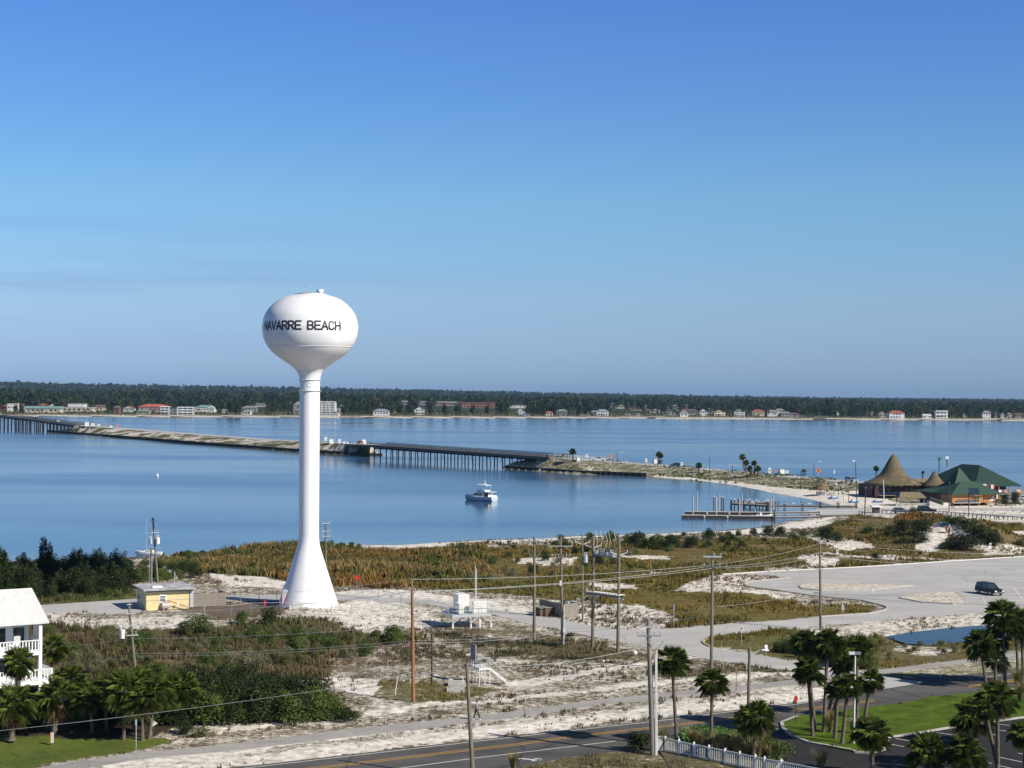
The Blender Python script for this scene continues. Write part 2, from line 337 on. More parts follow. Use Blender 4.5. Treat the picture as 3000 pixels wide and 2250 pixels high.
def height(X, Y):
    X = np.asarray(X, float); Y = np.asarray(Y, float)
    near = inside(NEAR, X, Y); il = inside(ISL, X, Y); mn = inside(MAIN, X, Y)
    land = near | il | mn
    d = segdist([NEAR], X, Y); d = np.minimum(d, segdist([ISL], X, Y)); d = np.minimum(d, segdist([MAINS], X, Y, False))
    z = np.where(land, np.minimum(WZ - .02 + d * .085, 0.0), np.maximum(WZ - .05 - d * .12, -4.0))
    # mainland: low shore, rising inland to wooded ridges
    md = np.where(mn, d, 0.0)
    az = X / np.maximum(Y, 1.0)
    tl = np.clip((.3 - az) / .6, 0, 1)       # 1 at the left of the picture, 0 at the right
    prof = np.minimum(md * .12, 2.0) + np.clip((md - 150) / 1300, 0, 1) * (1.0 + 8 * tl)
    k = np.array([-.45, -.3, -.234, -.16, -.01, .14, .3, .45]); kz = np.array([44, 42, 34, 30, 18, 7, 0, 0.])
    rz = np.interp(az, k, kz)
    prof = prof + np.clip((md - 2600) / 2600, 0, 1) ** 2 * np.maximum(rz - 5, 0)
    z = np.where(mn, WZ + prof, z)
    # causeway embankments
    for line, reg in ((RRc, near), (RLc, il)):
        best = np.full(X.shape, 1e9); hz = np.zeros(X.shape)
        for a, b in zip(line[:-1], line[1:]):
            dx, dy = b.x - a.x, b.y - a.y
            t = np.clip(((X - a.x) * dx + (Y - a.y) * dy) / (dx * dx + dy * dy), 0, 1)
            e = np.hypot(X - a.x - t * dx, Y - a.y - t * dy); m = e < best
            best = np.where(m, e, best); hz = np.where(m, a.z + (b.z - a.z) * t, hz)
        em = np.minimum(hz - .08 - np.maximum(best - 6.5, 0) * (.16 if reg is near else .11), np.where(best < 6.6, .8 + d * .9, .2 + d * .42))
        z = np.where(reg & (em > z) & (best < 60), em, z)
    # dunes and roughness, kept off the paving
    pv = list(PAVEW.values())
    m = near & (Y < 560) & (Y > 40)
    if m.any():
        xs, ys = X[m], Y[m]; pd = segdist(pv, xs, ys)
        for p in pv: pd = np.where(inside(p, xs, ys), 0, pd)
        for p in ISLW: pd = np.where(inside(p, xs, ys), .4, pd)
        w = np.clip((pd - .8) / 5, 0, 1) * np.clip(d[m] / 8, 0, 1)
        dz = (vnoise(xs, ys, 14, 1) * .7 + vnoise(xs, ys, 4, 2) * .3 + vnoise(xs, ys, 1.2, 3) * .10) * w
        for c, sx, sy, hh in DUNES: dz += hh * np.exp(-((xs - c.x) / sx) ** 2 - ((ys - c.y) / sy) ** 2) * np.clip(w * 2, 0, 1)
        pi = inside(POND, xs, ys); pdn = segdist([POND], xs, ys)
        dz = np.where(pi, -.25 - np.minimum(pdn * .2, .6), np.where(pdn < 5, dz * pdn / 5 - .2 * (1 - pdn / 5), dz))
        zz = z[m]; z[m] = zz + dz
    return z
# ---- ground cover zones: outline in the photo, (soil/leaf colour), sand share, tufts per m2, tuft height, tuft colours
G_OR = [(.25, .145, .042), (.16, .125, .038), (.115, .12, .035), (.25, .18, .065)]
G_OL = [(.185, .145, .036), (.12, .125, .03), (.235, .175, .05)]
G_BR = [(.155, .12, .06), (.11, .10, .045), (.09, .10, .035), (.17, .15, .075)]
G_GR = [(.07, .10, .03), (.10, .12, .04), (.13, .12, .05)]
G_DRY = [(.20, .15, .10), (.13, .09, .06), (.10, .09, .045)]
ZONES = [
    ([(-1400, 1400), (4400, 1300), (4400, 1700), (-1400, 1700)], (.15, .14, .07), .40, .45, .4, G_GR),
    ([(-900, 1610), (1300, 1560), (2600, 1500), (4200, 1500), (4200, 2600), (-900, 2600)], (.155, .125, .07), .47, 0.94, .28, G_DRY),
    # beaches
    ([(1060, 1596), (1400, 1582), (1740, 1569), (2076, 1557), (2253, 1545), (2320, 1528), (2450, 1505), (2420, 1532), (2330, 1548), (2253, 1560), (2171, 1563), (1933, 1569), (1739, 1575), (1400, 1590), (1180, 1604)], (.4, .36, .28), 1.25, .02, .3, G_GR),
    ([(1900, 1392), (2036, 1400), (2144, 1411), (2253, 1425), (2400, 1440), (2520, 1440), (2640, 1470), (2560, 1500), (2440, 1490), (2361, 1461), (2253, 1442), (2144, 1421), (2036, 1408)], (.4, .36, .28), 1.3, 0, .3, G_GR),
    ([(2500, 1478), (3200, 1478), (3200, 1540), (2500, 1512)], (.3, .26, .18), .78, .12, .3, G_OL),
    # marsh
    ([(480, 1632), (700, 1616), (872, 1602), (1060, 1606), (1180, 1612), (1300, 1615), (1400, 1600), (1450, 1640), (1470, 1690), (1300, 1722), (1120, 1722), (960, 1712), (820, 1700), (640, 1680), (500, 1668)], (.13, .10, .04), .05, 3.4, .8, G_OR),
    ([(1100, 1700), (1470, 1690), (1700, 1700), (1700, 1770), (1560, 1745), (1400, 1735), (1250, 1725)], (.13, .115, .04), .2, 2.2, .4, G_OL),
    ([(1400, 1605), (1760, 1590), (2100, 1585), (2300, 1575), (2480, 1580), (2520, 1620), (2400, 1655), (2117, 1680), (2000, 1730), (1900, 1800), (1850, 1770), (1700, 1700), (1450, 1690)], (.15, .115, .045), .2, 2.4, .42, G_OL),
    ([(1700, 1710), (1850, 1700), (2060, 1730), (2200, 1750), (2407, 1770), (2560, 1776), (2560, 1795), (2407, 1803), (2150, 1822), (1990, 1838), (1880, 1810), (1780, 1780)], (.145, .12, .035), .1, 2.6, .42, G_OL),
    ([(2400, 1545), (2500, 1515), (2760, 1525), (3000, 1540), (3300, 1550), (3300, 1640), (2700, 1648), (2407, 1665), (2420, 1600)], (.14, .11, .05), .28, 1.8, .42, G_OL),
    ([(2620, 1515), (2760, 1515), (2770, 1550), (2640, 1560)], (.2, .12, .04), .05, 3, .9, G_OR),
    ([(2500, 1565), (2600, 1560), (2620, 1585), (2520, 1590)], (.2, .12, .04), .1, 2.5, .6, G_OR),
    # sandy openings
    ([(1500, 1634), (1700, 1640), (1690, 1655), (1520, 1648)], (.2, .16, .1), .7, .6, .3, G_BR),
    ([(1810, 1625), (1990, 1632), (1980, 1642), (1830, 1640)], (.2, .16, .1), .75, .4, .3, G_BR),
    ([(1740, 1712), (1850, 1712), (1840, 1728), (1740, 1727)], (.2, .16, .1), .7, .5, .3, G_BR),
    ([(1880, 1672), (1980, 1676), (1960, 1686), (1890, 1684)], (.2, .16, .1), .65, .5, .3, G_BR),
    ([(1950, 1740), (2040, 1700), (2117, 1684), (2250, 1696), (2183, 1706), (2200, 1722), (2340, 1742), (2300, 1762), (2200, 1752), (2060, 1742)], (.22, .18, .12), .66, 1.5, .22, G_DRY),
    ([(2320, 1624), (2400, 1620), (2450, 1645), (2430, 1662), (2360, 1655)], (.22, .18, .12), .75, .5, .25, G_DRY),
    ([(2350, 1572), (2460, 1570), (2560, 1600), (2470, 1612), (2360, 1592)], (.22, .18, .12), .75, .5, .25, G_DRY),
    ([(2400, 1618), (2700, 1628), (2860, 1640), (2860, 1646), (2600, 1640), (2420, 1628)], (.22, .18, .12), .72, .5, .25, G_DRY),
    ([(2750, 1565), (2790, 1552), (2830, 1562), (2860, 1610), (2790, 1596), (2730, 1618), (2690, 1612), (2700, 1598)], (.5, .45, .38), 1.05, .05, .25, G_OL),
    ([(2850, 1598), (3000, 1605), (3100, 1600), (3100, 1625), (2900, 1628)], (.3, .25, .18), .72, .6, .3, G_OL),
    ([(2930, 1560), (3100, 1550), (3100, 1580), (2960, 1576)], (.5, .45, .38), 1.05, .05, .25, G_OL),
    # sand beside the access road
    ([(610, 1680), (700, 1683), (830, 1697), (830, 1722), (700, 1716), (650, 1700)], (.3, .27, .22), .85, .15, .25, G_DRY),
    ([(1000, 1730), (1080, 1725), (1220, 1735), (1420, 1762), (1500, 1770), (1700, 1795), (1560, 1800), (1400, 1782), (1240, 1757), (1010, 1738)], (.35, .3, .25), .85, .2, .2, G_DRY),
    ([(1400, 1752), (1590, 1760), (1880, 1788), (2000, 1815), (1970, 1840), (1845, 1843), (1770, 1838), (1600, 1806)], (.22, .19, .12), .62, 2, .22, G_DRY),
    ([(960, 1775), (1080, 1757), (1250, 1775), (1280, 1810), (1240, 1840), (1120, 1848), (1000, 1830), (880, 1800)], (.26, .22, .15), .68, 1.4, .2, G_DRY),
    ([(150, 1800), (400, 1812), (560, 1812), (600, 1832), (480, 1845), (300, 1850), (180, 1838)], (.26, .22, .17), .66, .9, .25, G_BR),
    ([(560, 1765), (700, 1768), (820, 1772), (800, 1800), (640, 1812), (560, 1800)], (.14, .10, .07), .15, 2.5, .22, G_BR),
    ([(60, 1750), (370, 1735), (380, 1757), (120, 1772)], (.12, .12, .035), .1, 3, .3, G_GR),
    # brush field left of centre
    ([(90, 1830), (250, 1850), (560, 1850), (900, 1815), (1000, 1840), (1200, 1860), (1300, 1880), (1150, 1900), (1030, 1930), (960, 1990), (760, 2000), (560, 2040), (0, 2060), (0, 1850)], (.12, .10, .05), .06, 2.6, .55, G_BR),
    ([(1030, 1890), (1300, 1880), (1420, 1925), (1360, 1975), (1100, 1975), (980, 1985), (960, 1950)], (.19, .165, .11), .42, 3.4, .26, G_DRY),
    ([(960, 1985), (1110, 1990), (1130, 2035), (1060, 2045), (980, 2020)], (.28, .24, .18), .78, .5, .22, G_DRY),
    ([(1120, 1990), (1340, 1995), (1450, 2010), (1380, 2040), (1230, 2062), (1100, 2050)], (.14, .125, .06), .3, 2.2, .36, G_OL),
    ([(1240, 1830), (1500, 1830), (1700, 1880), (1880, 1900), (1880, 1920), (1500, 1925), (1300, 1880)], (.15, .125, .07), .38, 3.7, .26, G_DRY),
    ([(1490, 1870), (1640, 1870), (1760, 1880), (1840, 1915), (1700, 1930), (1560, 1905)], (.12, .10, .055), .18, 2.6, .38, G_BR),
    ([(1480, 1996), (1900, 1930), (1930, 1932), (1900, 1942), (1500, 2010)], (.42, .34, .24), .9, .15, .2, G_DRY),
    ([(700, 2128), (971, 2094), (1450, 2046), (1716, 2018), (2150, 1977), (2330, 1962), (2330, 1969), (2150, 1985), (1716, 2026), (1450, 2054), (971, 2104), (700, 2137), (560, 2150), (560, 2142)], (.46, .41, .34), 1.0, .05, .2, G_DRY),
    ([(1900, 1935), (2100, 1935), (2330, 1952), (2330, 1962), (2100, 1975), (1900, 1990)], (.15, .12, .08), .35, 2.2, .3, G_BR),
    # strip between the shared path and the road
    ([(500, 2212), (900, 2168), (1450, 2118), (1775, 2080), (2150, 2040), (2400, 2015), (2480, 2022), (2400, 2049), (2150, 2076), (1775, 2122), (1450, 2158), (900, 2220), (300, 2290), (300, 2240)], (.42, .37, .29), .8, .35, .16, G_DRY),
    ([(600, 2215), (971, 2168), (1450, 2115), (1775, 2072), (2150, 2030), (2380, 2006), (2420, 2020), (2150, 2052), (1775, 2096), (1450, 2132), (971, 2188), (600, 2228)], (.22, .19, .13), .55, 2.4, .2, G_DRY),
    # island between the roads, pond banks
    ([(2062, 1880), (2099, 1863), (2262, 1846), (2340, 1840), (2340, 1930), (2200, 1905), (2090, 1893)], (.12, .115, .04), .16, 2.6, .38, G_OL),
    ([(2340, 1840), (2407, 1838), (2620, 1818), (2852, 1800), (3400, 1780), (3400, 1810), (2860, 1830), (2640, 1848), (2560, 1862), (2350, 1870)], (.24, .20, .13), .58, 1.7, .22, G_DRY),
    ([(2520, 1865), (2600, 1858), (2700, 1884), (2840, 1872), (3400, 1840), (3400, 1880), (3000, 1910), (2827, 1932), (2570, 1965), (2480, 1950)], (.13, .11, .05), .2, 2.6, .36, G_OL),
    ([(2620, 1895), (2760, 1890), (2820, 1900), (2700, 1920), (2620, 1915)], (.2, .18, .1), .55, 1.2, .25, G_GR),
    ([(2602, 1978), (2834, 1944), (3400, 1880), (3400, 1905), (2798, 1982)], (.2, .19, .09), .4, 1.2, .18, G_OL),
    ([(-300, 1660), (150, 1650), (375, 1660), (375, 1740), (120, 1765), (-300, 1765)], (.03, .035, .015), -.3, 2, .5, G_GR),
    ([(-300, 2030), (300, 2030), (560, 2050), (570, 2120), (440, 2165), (200, 2160), (-300, 2150)], (.045, .035, .022), -.2, .6, .25, G_BR),  # soil under the left palms: dark mulch, with shade painted into the colour
    # mown lawns
    ([(-900, 2240), (-900, 2150), (180, 2155), (470, 2165), (500, 2178), (400, 2200), (108, 2247), (60, 2300), (-900, 2320)], (.095, .125, .022), .02, 1.2, .12, [(.12, .15, .03)]),
    ([(2287, 2120), (2334, 2103), (2497, 2081), (2653, 2063), (2725, 2045), (2874, 2032), (3500, 1990), (3500, 2050), (3000, 2103), (2790, 2132), (2675, 2152), (2603, 2162), (2588, 2199), (2552, 2208), (2508, 2206), (2370, 2177), (2316, 2155)], (.030, .085, .010), -.2, 0, .1, G_GR),
    # foot of the photo
    ([(1480, 2330), (1531, 2247), (1653, 2221), (1775, 2205), (1852, 2203), (1930, 2200), (1960, 2165), (2000, 2152), (2178, 2156), (2290, 2235), (2290, 2400), (1480, 2400)], (.13, .11, .05), .3, 2.2, .3, G_BR),
    ([(2010, 2160), (2175, 2160), (2285, 2235), (2150, 2235), (2020, 2200)], (.06, .10, .025), 0, 3, .35, G_GR),
]
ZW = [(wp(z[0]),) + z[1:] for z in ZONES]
def cover(X, Y):
    wx = vnoise(X, Y, 5, 11) * 3.0 + vnoise(X, Y, 1.3, 12) * 1.0; wy = vnoise(X, Y, 6, 13) * 5.0 + vnoise(X, Y, 1.5, 14) * 1.6
    k = np.clip(Y / 260, .25, 1.0)
    Xw, Yw = X + wx * k, Y + wy * k
    col = np.zeros(X.shape + (4,)); col[..., :3] = (.02, .035, .015); idx = np.full(X.shape, -1)
    for i, z in enumerate(ZW):
        lawn = z[3] < 0 or i >= len(ZW) - 2
        m = inside(z[0], X, Y) if lawn else inside(z[0], Xw, Yw)
        col[m, :3] = z[1]; col[m, 3] = z[2]; idx[m] = i
    return col, idx
def ground_material():
    m = bpy.data.materials.new('ground'); m.use_nodes = True; nt = m.node_tree; N = nt.nodes; L = nt.links
    b = N['Principled BSDF']; b.inputs['Roughness'].default_value = .95; b.inputs['Specular IOR Level'].default_value = .15
    at_ = N.new('ShaderNodeAttribute'); at_.attribute_name = 'tint'
    ge = N.new('ShaderNodeNewGeometry')
    def nz(s, d=6):
        n = N.new('ShaderNodeTexNoise'); n.inputs['Scale'].default_value = s; n.inputs['Detail'].default_value = d; n.inputs['Roughness'].default_value = .7
        L.new(ge.outputs['Position'], n.inputs['Vector']); return n.outputs[0]
    def mth(op, a, b_, c=None):
        n = N.new('ShaderNodeMath'); n.operation = op
        for i, v in enumerate((a, b_) if c is None else (a, b_, c)):
            if isinstance(v, (int, float)): n.inputs[i].default_value = v
            else: L.new(v, n.inputs[i])
        return n.outputs[0]
    n1, n2, n3 = nz(.22), nz(1.6), nz(7, 3)
    mixn = mth('ADD', mth('ADD', mth('MULTIPLY', n1, .3), mth('MULTIPLY', n2, .4)), mth('MULTIPLY', n3, .3))
    s = mth('ADD', mth('MULTIPLY', mth('SUBTRACT', mixn, .5), 1.7), mth('MULTIPLY', mth('SUBTRACT', at_.outputs['Alpha'], .5), .62))
    mask = N.new('ShaderNodeMath'); mask.operation = 'MULTIPLY_ADD'; mask.use_clamp = True
    L.new(s, mask.inputs[0]); mask.inputs[1].default_value = 9; mask.inputs[2].default_value = .5
    sand = N.new('ShaderNodeValToRGB'); e = sand.color_ramp.elements
    e[0].position = .36; e[0].color = (.40, .345, .28, 1); e[1].position = .58; e[1].color = (.80, .765, .70, 1)
    L.new(nz(.9, 9), sand.inputs[0])
    vr = N.new('ShaderNodeValToRGB'); e = vr.color_ramp.elements
    e[0].position = .32; e[0].color = (.6, .6, .6, 1); e[1].position = .68; e[1].color = (1.35, 1.35, 1.35, 1)
    L.new(mth('ADD', mth('MULTIPLY', n2, .5), mth('MULTIPLY', n1, .5)), vr.inputs[0])
    mv = N.new('ShaderNodeMixRGB'); mv.blend_type = 'MULTIPLY'; mv.inputs[0].default_value = 1
    L.new(at_.outputs['Color'], mv.inputs[1]); L.new(vr.outputs[0], mv.inputs[2])
    mx = N.new('ShaderNodeMixRGB'); L.new(mask.outputs[0], mx.inputs[0]); L.new(mv.outputs[0], mx.inputs[1]); L.new(sand.outputs[0], mx.inputs[2])
    L.new(mx.outputs[0], b.inputs['Base Color'])
    bp = N.new('ShaderNodeBump'); bp.inputs['Strength'].default_value = .6; bp.inputs['Distance'].default_value = .15
    L.new(n2, bp.inputs['Height']); L.new(bp.outputs[0], b.inputs['Normal'])
    return m
na, nr = 420, 950
A = np.linspace(rad(-25), rad(25), na); Rr = 45 * np.exp(np.linspace(0, math.log(14000 / 45), nr))
AA, RRg = np.meshgrid(A, Rr); GX = RRg * np.tan(AA); GY = RRg
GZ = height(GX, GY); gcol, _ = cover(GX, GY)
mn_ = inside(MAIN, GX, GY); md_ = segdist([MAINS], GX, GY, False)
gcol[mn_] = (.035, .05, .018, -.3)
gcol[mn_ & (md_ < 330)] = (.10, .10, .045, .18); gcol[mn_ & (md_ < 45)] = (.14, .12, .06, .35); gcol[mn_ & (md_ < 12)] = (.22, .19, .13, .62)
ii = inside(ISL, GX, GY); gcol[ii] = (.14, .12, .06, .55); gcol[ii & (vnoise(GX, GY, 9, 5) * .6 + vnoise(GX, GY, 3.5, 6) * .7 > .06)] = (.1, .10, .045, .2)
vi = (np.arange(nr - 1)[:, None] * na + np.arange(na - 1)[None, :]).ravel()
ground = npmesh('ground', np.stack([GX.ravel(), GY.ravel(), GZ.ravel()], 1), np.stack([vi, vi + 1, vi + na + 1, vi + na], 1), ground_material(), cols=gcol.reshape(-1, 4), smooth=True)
tag(ground, kind='structure')
def gz(x, y): return float(height(np.array([x]), np.array([y]))[0])
def gat(x, y):                              # photo position -> place on the real ground
    zs = np.linspace(7, WZ, 90); P = [at(x, y, z) for z in zs]
    hh = height(np.array([p.x for p in P]), np.array([p.y for p in P])); k = np.argmax(hh >= zs) if (hh >= zs).any() else len(zs) - 1
    return Vector((P[k].x, P[k].y, max(float(hh[k]), WZ)))
# ---- water
def water_material(name, deep, pond=False):
    m = bpy.data.materials.new(name); m.use_nodes = True; nt = m.node_tree; N = nt.nodes; L = nt.links
    b = N['Principled BSDF']; b.inputs['Roughness'].default_value = .12; b.inputs['IOR'].default_value = 1.33
    ge = N.new('ShaderNodeNewGeometry')
    mp = N.new('ShaderNodeMapping'); mp.inputs['Scale'].default_value = (1, .45, 1); L.new(ge.outputs['Position'], mp.inputs[0])
    mp2 = N.new('ShaderNodeMapping'); mp2.inputs['Scale'].default_value = (.35, 1, 1); L.new(ge.outputs['Position'], mp2.inputs[0])
    def nz(s, d, src):
        n = N.new('ShaderNodeTexNoise'); n.inputs['Scale'].default_value = s; n.inputs['Detail'].default_value = d; L.new(src, n.inputs['Vector']); return n.outputs[0]
    big = nz(.012, 4, mp2.outputs[0])
    rp = N.new('ShaderNodeValToRGB'); e = rp.color_ramp.elements
    e[0].position = .35; e[0].color = (*[c * .82 for c in deep], 1); e[1].position = .65; e[1].color = (*[c * 1.1 for c in deep], 1)
    L.new(big, rp.inputs[0]); at_ = N.new('ShaderNodeAttribute'); at_.attribute_name = 'tint'; ms = N.new('ShaderNodeMixRGB'); L.new(at_.outputs['Alpha'], ms.inputs[0]); L.new(rp.outputs[0], ms.inputs[1]); ms.inputs[2].default_value = (.17, .20, .165, 1)
    if pond: b.inputs['Specular IOR Level'].default_value = .22
    if pond: L.new(rp.outputs[0], b.inputs['Base Color'])
    else: L.new(ms.outputs[0], b.inputs['Base Color'])
    sm = nz(1.1, 4, mp.outputs[0]); md = nz(.25, 3, mp.outputs[0])
    bp = N.new('ShaderNodeBump'); bp.inputs['Strength'].default_value = .16; bp.inputs['Distance'].default_value = .25
    L.new(sm, bp.inputs['Height'])
    bp2 = N.new('ShaderNodeBump'); bp2.inputs['Strength'].default_value = .10; bp2.inputs['Distance'].default_value = .6
    L.new(md, bp2.inputs['Height']); L.new(bp.outputs[0], bp2.inputs['Normal']); L.new(bp2.outputs[0], b.inputs['Normal'])
    rr = N.new('ShaderNodeMapRange'); rr.inputs[1].default_value = .35; rr.inputs[2].default_value = .65; rr.inputs[3].default_value = .08; rr.inputs[4].default_value = .19
    L.new(big, rr.inputs[0]); L.new(rr.outputs[0], b.inputs['Roughness'])
    return m
nwa, nwr = 260, 360
wa, wr = np.meshgrid(np.linspace(rad(-34), rad(34), nwa), 200 * np.exp(np.linspace(0, math.log(2700 / 200), nwr))); wx, wy = wr * np.tan(wa), wr
wd_ = np.minimum(segdist([NEAR], wx, wy), segdist([ISL], wx, wy)) + vnoise(wx, wy, 9, 51) * 9 + vnoise(wx, wy, 30, 52) * 14
wc = np.zeros(wx.shape + (4,)); wc[..., 3] = np.clip(np.exp(-np.maximum(wd_, 0) / 9), 0, 1) * .75
wi = (np.arange(nwr - 1)[:, None] * nwa + np.arange(nwa - 1)[None, :]).ravel()
tag(npmesh('water', np.stack([wx.ravel(), wy.ravel(), np.full(wx.size, WZ)], 1), np.stack([wi, wi + 1, wi + nwa + 1, wi + nwa], 1), water_material('sound_water', (.022, .074, .165)), cols=wc.reshape(-1, 4)), kind='structure')
w = MB(); w.add([(x, y, -.22) for x, y in [(p[0] + (1.5 if i > 3 else 0), p[1]) for i, p in enumerate(POND)]], [tuple(range(len(POND)))[::-1]])
tag(w.build('pond', water_material('pond_water', (.02, .028, .03), True)), kind='structure')
# ---- paving
for nm, mt, zt in (('coast_road', 'asphalt', .03), ('shared_path', 'path', .035), ('access_road', 'asphalt_old', .025), ('restaurant_road', 'asphalt_old', .03)):
    w = MB(); w.prism(PAVEW[nm], -.25, zt); tag(w.build(nm, MT[mt]), kind='structure')
# dark drive and parking lot on top of the road slab
drive = wp([(2178, 2157), (2283, 2135), (2290, 2122), (2316, 2156), (2370, 2178), (2500, 2201), (2508, 2207), (2552, 2209), (2588, 2200), (2602, 2163), (2675, 2153), (2790, 2133), (3000, 2104), (3500, 2050), (3500, 2500), (2300, 2500), (2290, 2232), (2250, 2190)], .03)
w = MB(); w.prism(drive, .0, .045); tag(w.build('driveway', MT['asphalt_dark']), kind='structure')
# lot islands, lawn, planting bed: raised a kerb above the asphalt
gm = ground.data.materials[0]
def raised(name, pts, zt, m, kerb=None):
    w = MB(); w.prism(pts, 0.0, zt); o = w.build(name, m); tag(o, kind='structure')
    return o
isl_m = mat('island_sand', (.30, .25, .18), .95, .45, 1.4, c2=(.62, .56, .47), det=9)
for p in ISLW: raised('ground', p, .14, isl_m)
lawn_m = mat('lawn', (.048, .086, .007), .9, .3, .5, c2=(.085, .130, .013), spec=.08, det=9, bump=.4)
LAWN = wp([(2287, 2120), (2334, 2102), (2497, 2080), (2653, 2062), (2725, 2045), (2874, 2031), (3500, 1990), (3500, 2050), (3000, 2104), (2790, 2133), (2675, 2153), (2602, 2163), (2588, 2200), (2552, 2209), (2508, 2207), (2370, 2178), (2316, 2156)])
tag(raised('lawn', LAWN, .15, lawn_m), kind='structure')
bed_m = mat('bed_soil', (.06, .065, .03), .95, .4, 1.2, c2=(.10, .085, .05))
BED = wp([(1960, 2165), (2000, 2152), (2178, 2156), (2250, 2190), (2290, 2232), (2250, 2300), (1990, 2300), (1930, 2200)])
raised('ground', BED, .12, bed_m)
def strip(name, pts, wd, m, zt=.15, z0=0.0, cat=None, label=None):
    """kerb: narrow raised strip along a world polyline"""
    w = MB()
    for a, b in zip(pts[:-1], pts[1:]):
        a = Vector((a[0], a[1], 0)); b = Vector((b[0], b[1], 0)); t = (b - a).normalized(); n = Vector((-t.y, t.x, 0)) * wd / 2
        a = a - t * wd * .3; b = b + t * wd * .3
        w.hexa([a - n + Vector((0, 0, z0)), b - n + Vector((0, 0, z0)), b + n + Vector((0, 0, z0)), a + n + Vector((0, 0, z0))], [a - n + Vector((0, 0, zt)), b - n + Vector((0, 0, zt)), b + n + Vector((0, 0, zt)), a + n + Vector((0, 0, zt))])
    return tag(w.build(name, m), kind='structure')
strip('kerb', wp([(2334, 2102), (2290, 2119), (2293, 2135), (2316, 2156), (2370, 2178), (2500, 2201), (2508, 2207), (2552, 2209), (2588, 2200), (2602, 2163), (2675, 2153), (2790, 2133), (3000, 2104), (3500, 2050)]), .3, MT['concrete'], .17)
strip('kerb', wp([(2178, 2156), (2250, 2190), (2290, 2232), (2250, 2300)]), .3, MT['concrete'], .16)
for i, p in enumerate(ISLW): strip('kerb', p + [p[0]], .3, MT['offwhite'] if False else MT['concrete'], .165)
kerb_y = mat('yellow_kerb', (.45, .38, .2), .8, .2, 2)
strip('kerb', wp([(2099, 1862), (2075, 1869), (2058, 1881), (2066, 1889), (2081, 1896)]), .3, kerb_y, .15)
strip('kerb', wp([(2189, 1720), (2181, 1711), (2195, 1704), (2316, 1694)]), .25, MT['concrete'], .14)
strip('kerb', wp([(2407, 1807), (2545, 1798), (2585, 1791), (2599, 1784), (2595, 1777), (2527, 1760), (2407, 1749), (2280, 1731), (2189, 1719)]), .25, MT['concrete'], .14)
strip('kerb', wp([(2117, 1683), (2300, 1672), (2500, 1663), (2700, 1650), (3000, 1631), (3400, 1605)]), .25, MT['offwhite'], .14)
def marks(name, segs, wd, m, z):
    w = MB()
    for px in segs:
        ps = [at(x, y, z) for x, y in px]
        for a, b in zip(ps[:-1], ps[1:]):
            t = (b - a).normalized(); n = Vector((-t.y, t.x, 0)) * wd / 2
            w.add([a - n, b - n, b + n, a + n], [(0, 1, 2, 3)])
    return tag(w.build(name, m), kind='structure')
marks('road_marking', [pm(cB, (-600, 1722), (0, 1664), (1659, 1472)) + pm(cC, (830, 1391), (1150, 1356), (1659, 1291)) + pm(cD, (1180, 1144), (1400, 1110))], .16, MT['line'], .034)
marks('road_marking', [pm(cB, (300, 1659 + 90), (1050, 1659)) + pm(cC, (0, 1592), (890, 1485)), pm(cD, (820, 1366), (1050, 1341)), pm(cE, (1225, 940), (1265, 937)), pm(cE, (1285, 932), (1659, 880), (2200, 806))], .16, MT['line'], .034)
yl = pm(cB, (330, 1672), (730, 1628), (1659, 1517)) + pm(cC, (240, 1503), (700, 1440), (1110, 1395)) + pm(cC, (1659, 1330)) + pm(cD, (1010, 1203), (1480, 1150)) + pm(cE, (450, 1106))
marks('road_marking', [yl, [(x, y + 4.2) for x, y in yl]], .13, MT['yellow'], .034)
marks('road_marking', [pm(cE, (1208, 995), (1659, 930), (2200, 850)), pm(cE, (1208, 1004), (1659, 945), (2200, 868))], .2, MT['yellow'], .034)
marks('road_marking', [pm(cC, (225, 1602), (280, 1597), (345, 1604), (410, 1608)), pm(cC, (350, 1612), (410, 1604)), pm(cC, (365, 1598), (408, 1602))], .35, MT['line'], .034)
marks('road_marking', [pm(cE, (620, 1420), (730, 1438)), pm(cE, (580, 1467), (720, 1490)), pm(cE, (940, 1370), (1150, 1398)), pm(cE, (1000, 1428), (1120, 1443)), pm(cE, (1160, 1352), (1430, 1392)),
    pm(cE, (1460, 1304), (1660, 1330)), pm(cE, (1460, 1351), (1700, 1384)), pm(cE, (1610, 1538), (1800, 1575)), pm(cE, (1460, 1571), (1640, 1610)), pm(cE, (1460, 1640), (1620, 1675)), pm(cE, (1330, 1610), (1400, 1622))], .13, MT['line'], .049)
marks('road_marking', [pm(cD, (290, 532), (445, 556)), pm(cD, (50, 640), (110, 655)), pm(cD, (1005, 180), (1030, 195), (1160, 208)), pm(cD, (1060, 168), (1005, 180)), pm(cD, (1040, 842), (1180, 832)), pm(cD, (310, 740), (500, 775)),
    pm(cE, (560, 352), (735, 340)), pm(cE, (300, 226), (490, 245)), pm(cE, (1090, 345), (1240, 340)), pm(cE, (1240, 365), (1345, 370)), pm(cE, (1285, 218), (1300, 250)), pm(cE, (1325, 280), (1342, 318)), pm(cE, (1570, 195), (1645, 290)), pm(cE, (1440, 215), (1462, 262)), pm(cE, (685, 122), (775, 117)), pm(cE, (1000, 99), (1100, 92)), pm(cE, (150, 495), (330, 482)), pm(cE, (560, 460), (640, 456)), pm(cE, (1410, 300), (1600, 296))], .22, MT['line'], .03)
def ribbon(name, near, far, m, dz=.03, thick=.5):
    w = MB()
    for i in range(len(near) - 1):
        a, b, c, d = near[i], near[i + 1], far[i + 1], far[i]
        o = Vector((0, 0, dz)); q = Vector((0, 0, -thick))
        w.hexa([p + q for p in (a, b, c, d)], [p + o for p in (a, b, c, d)])
    return tag(w.build(name, m), kind='structure')
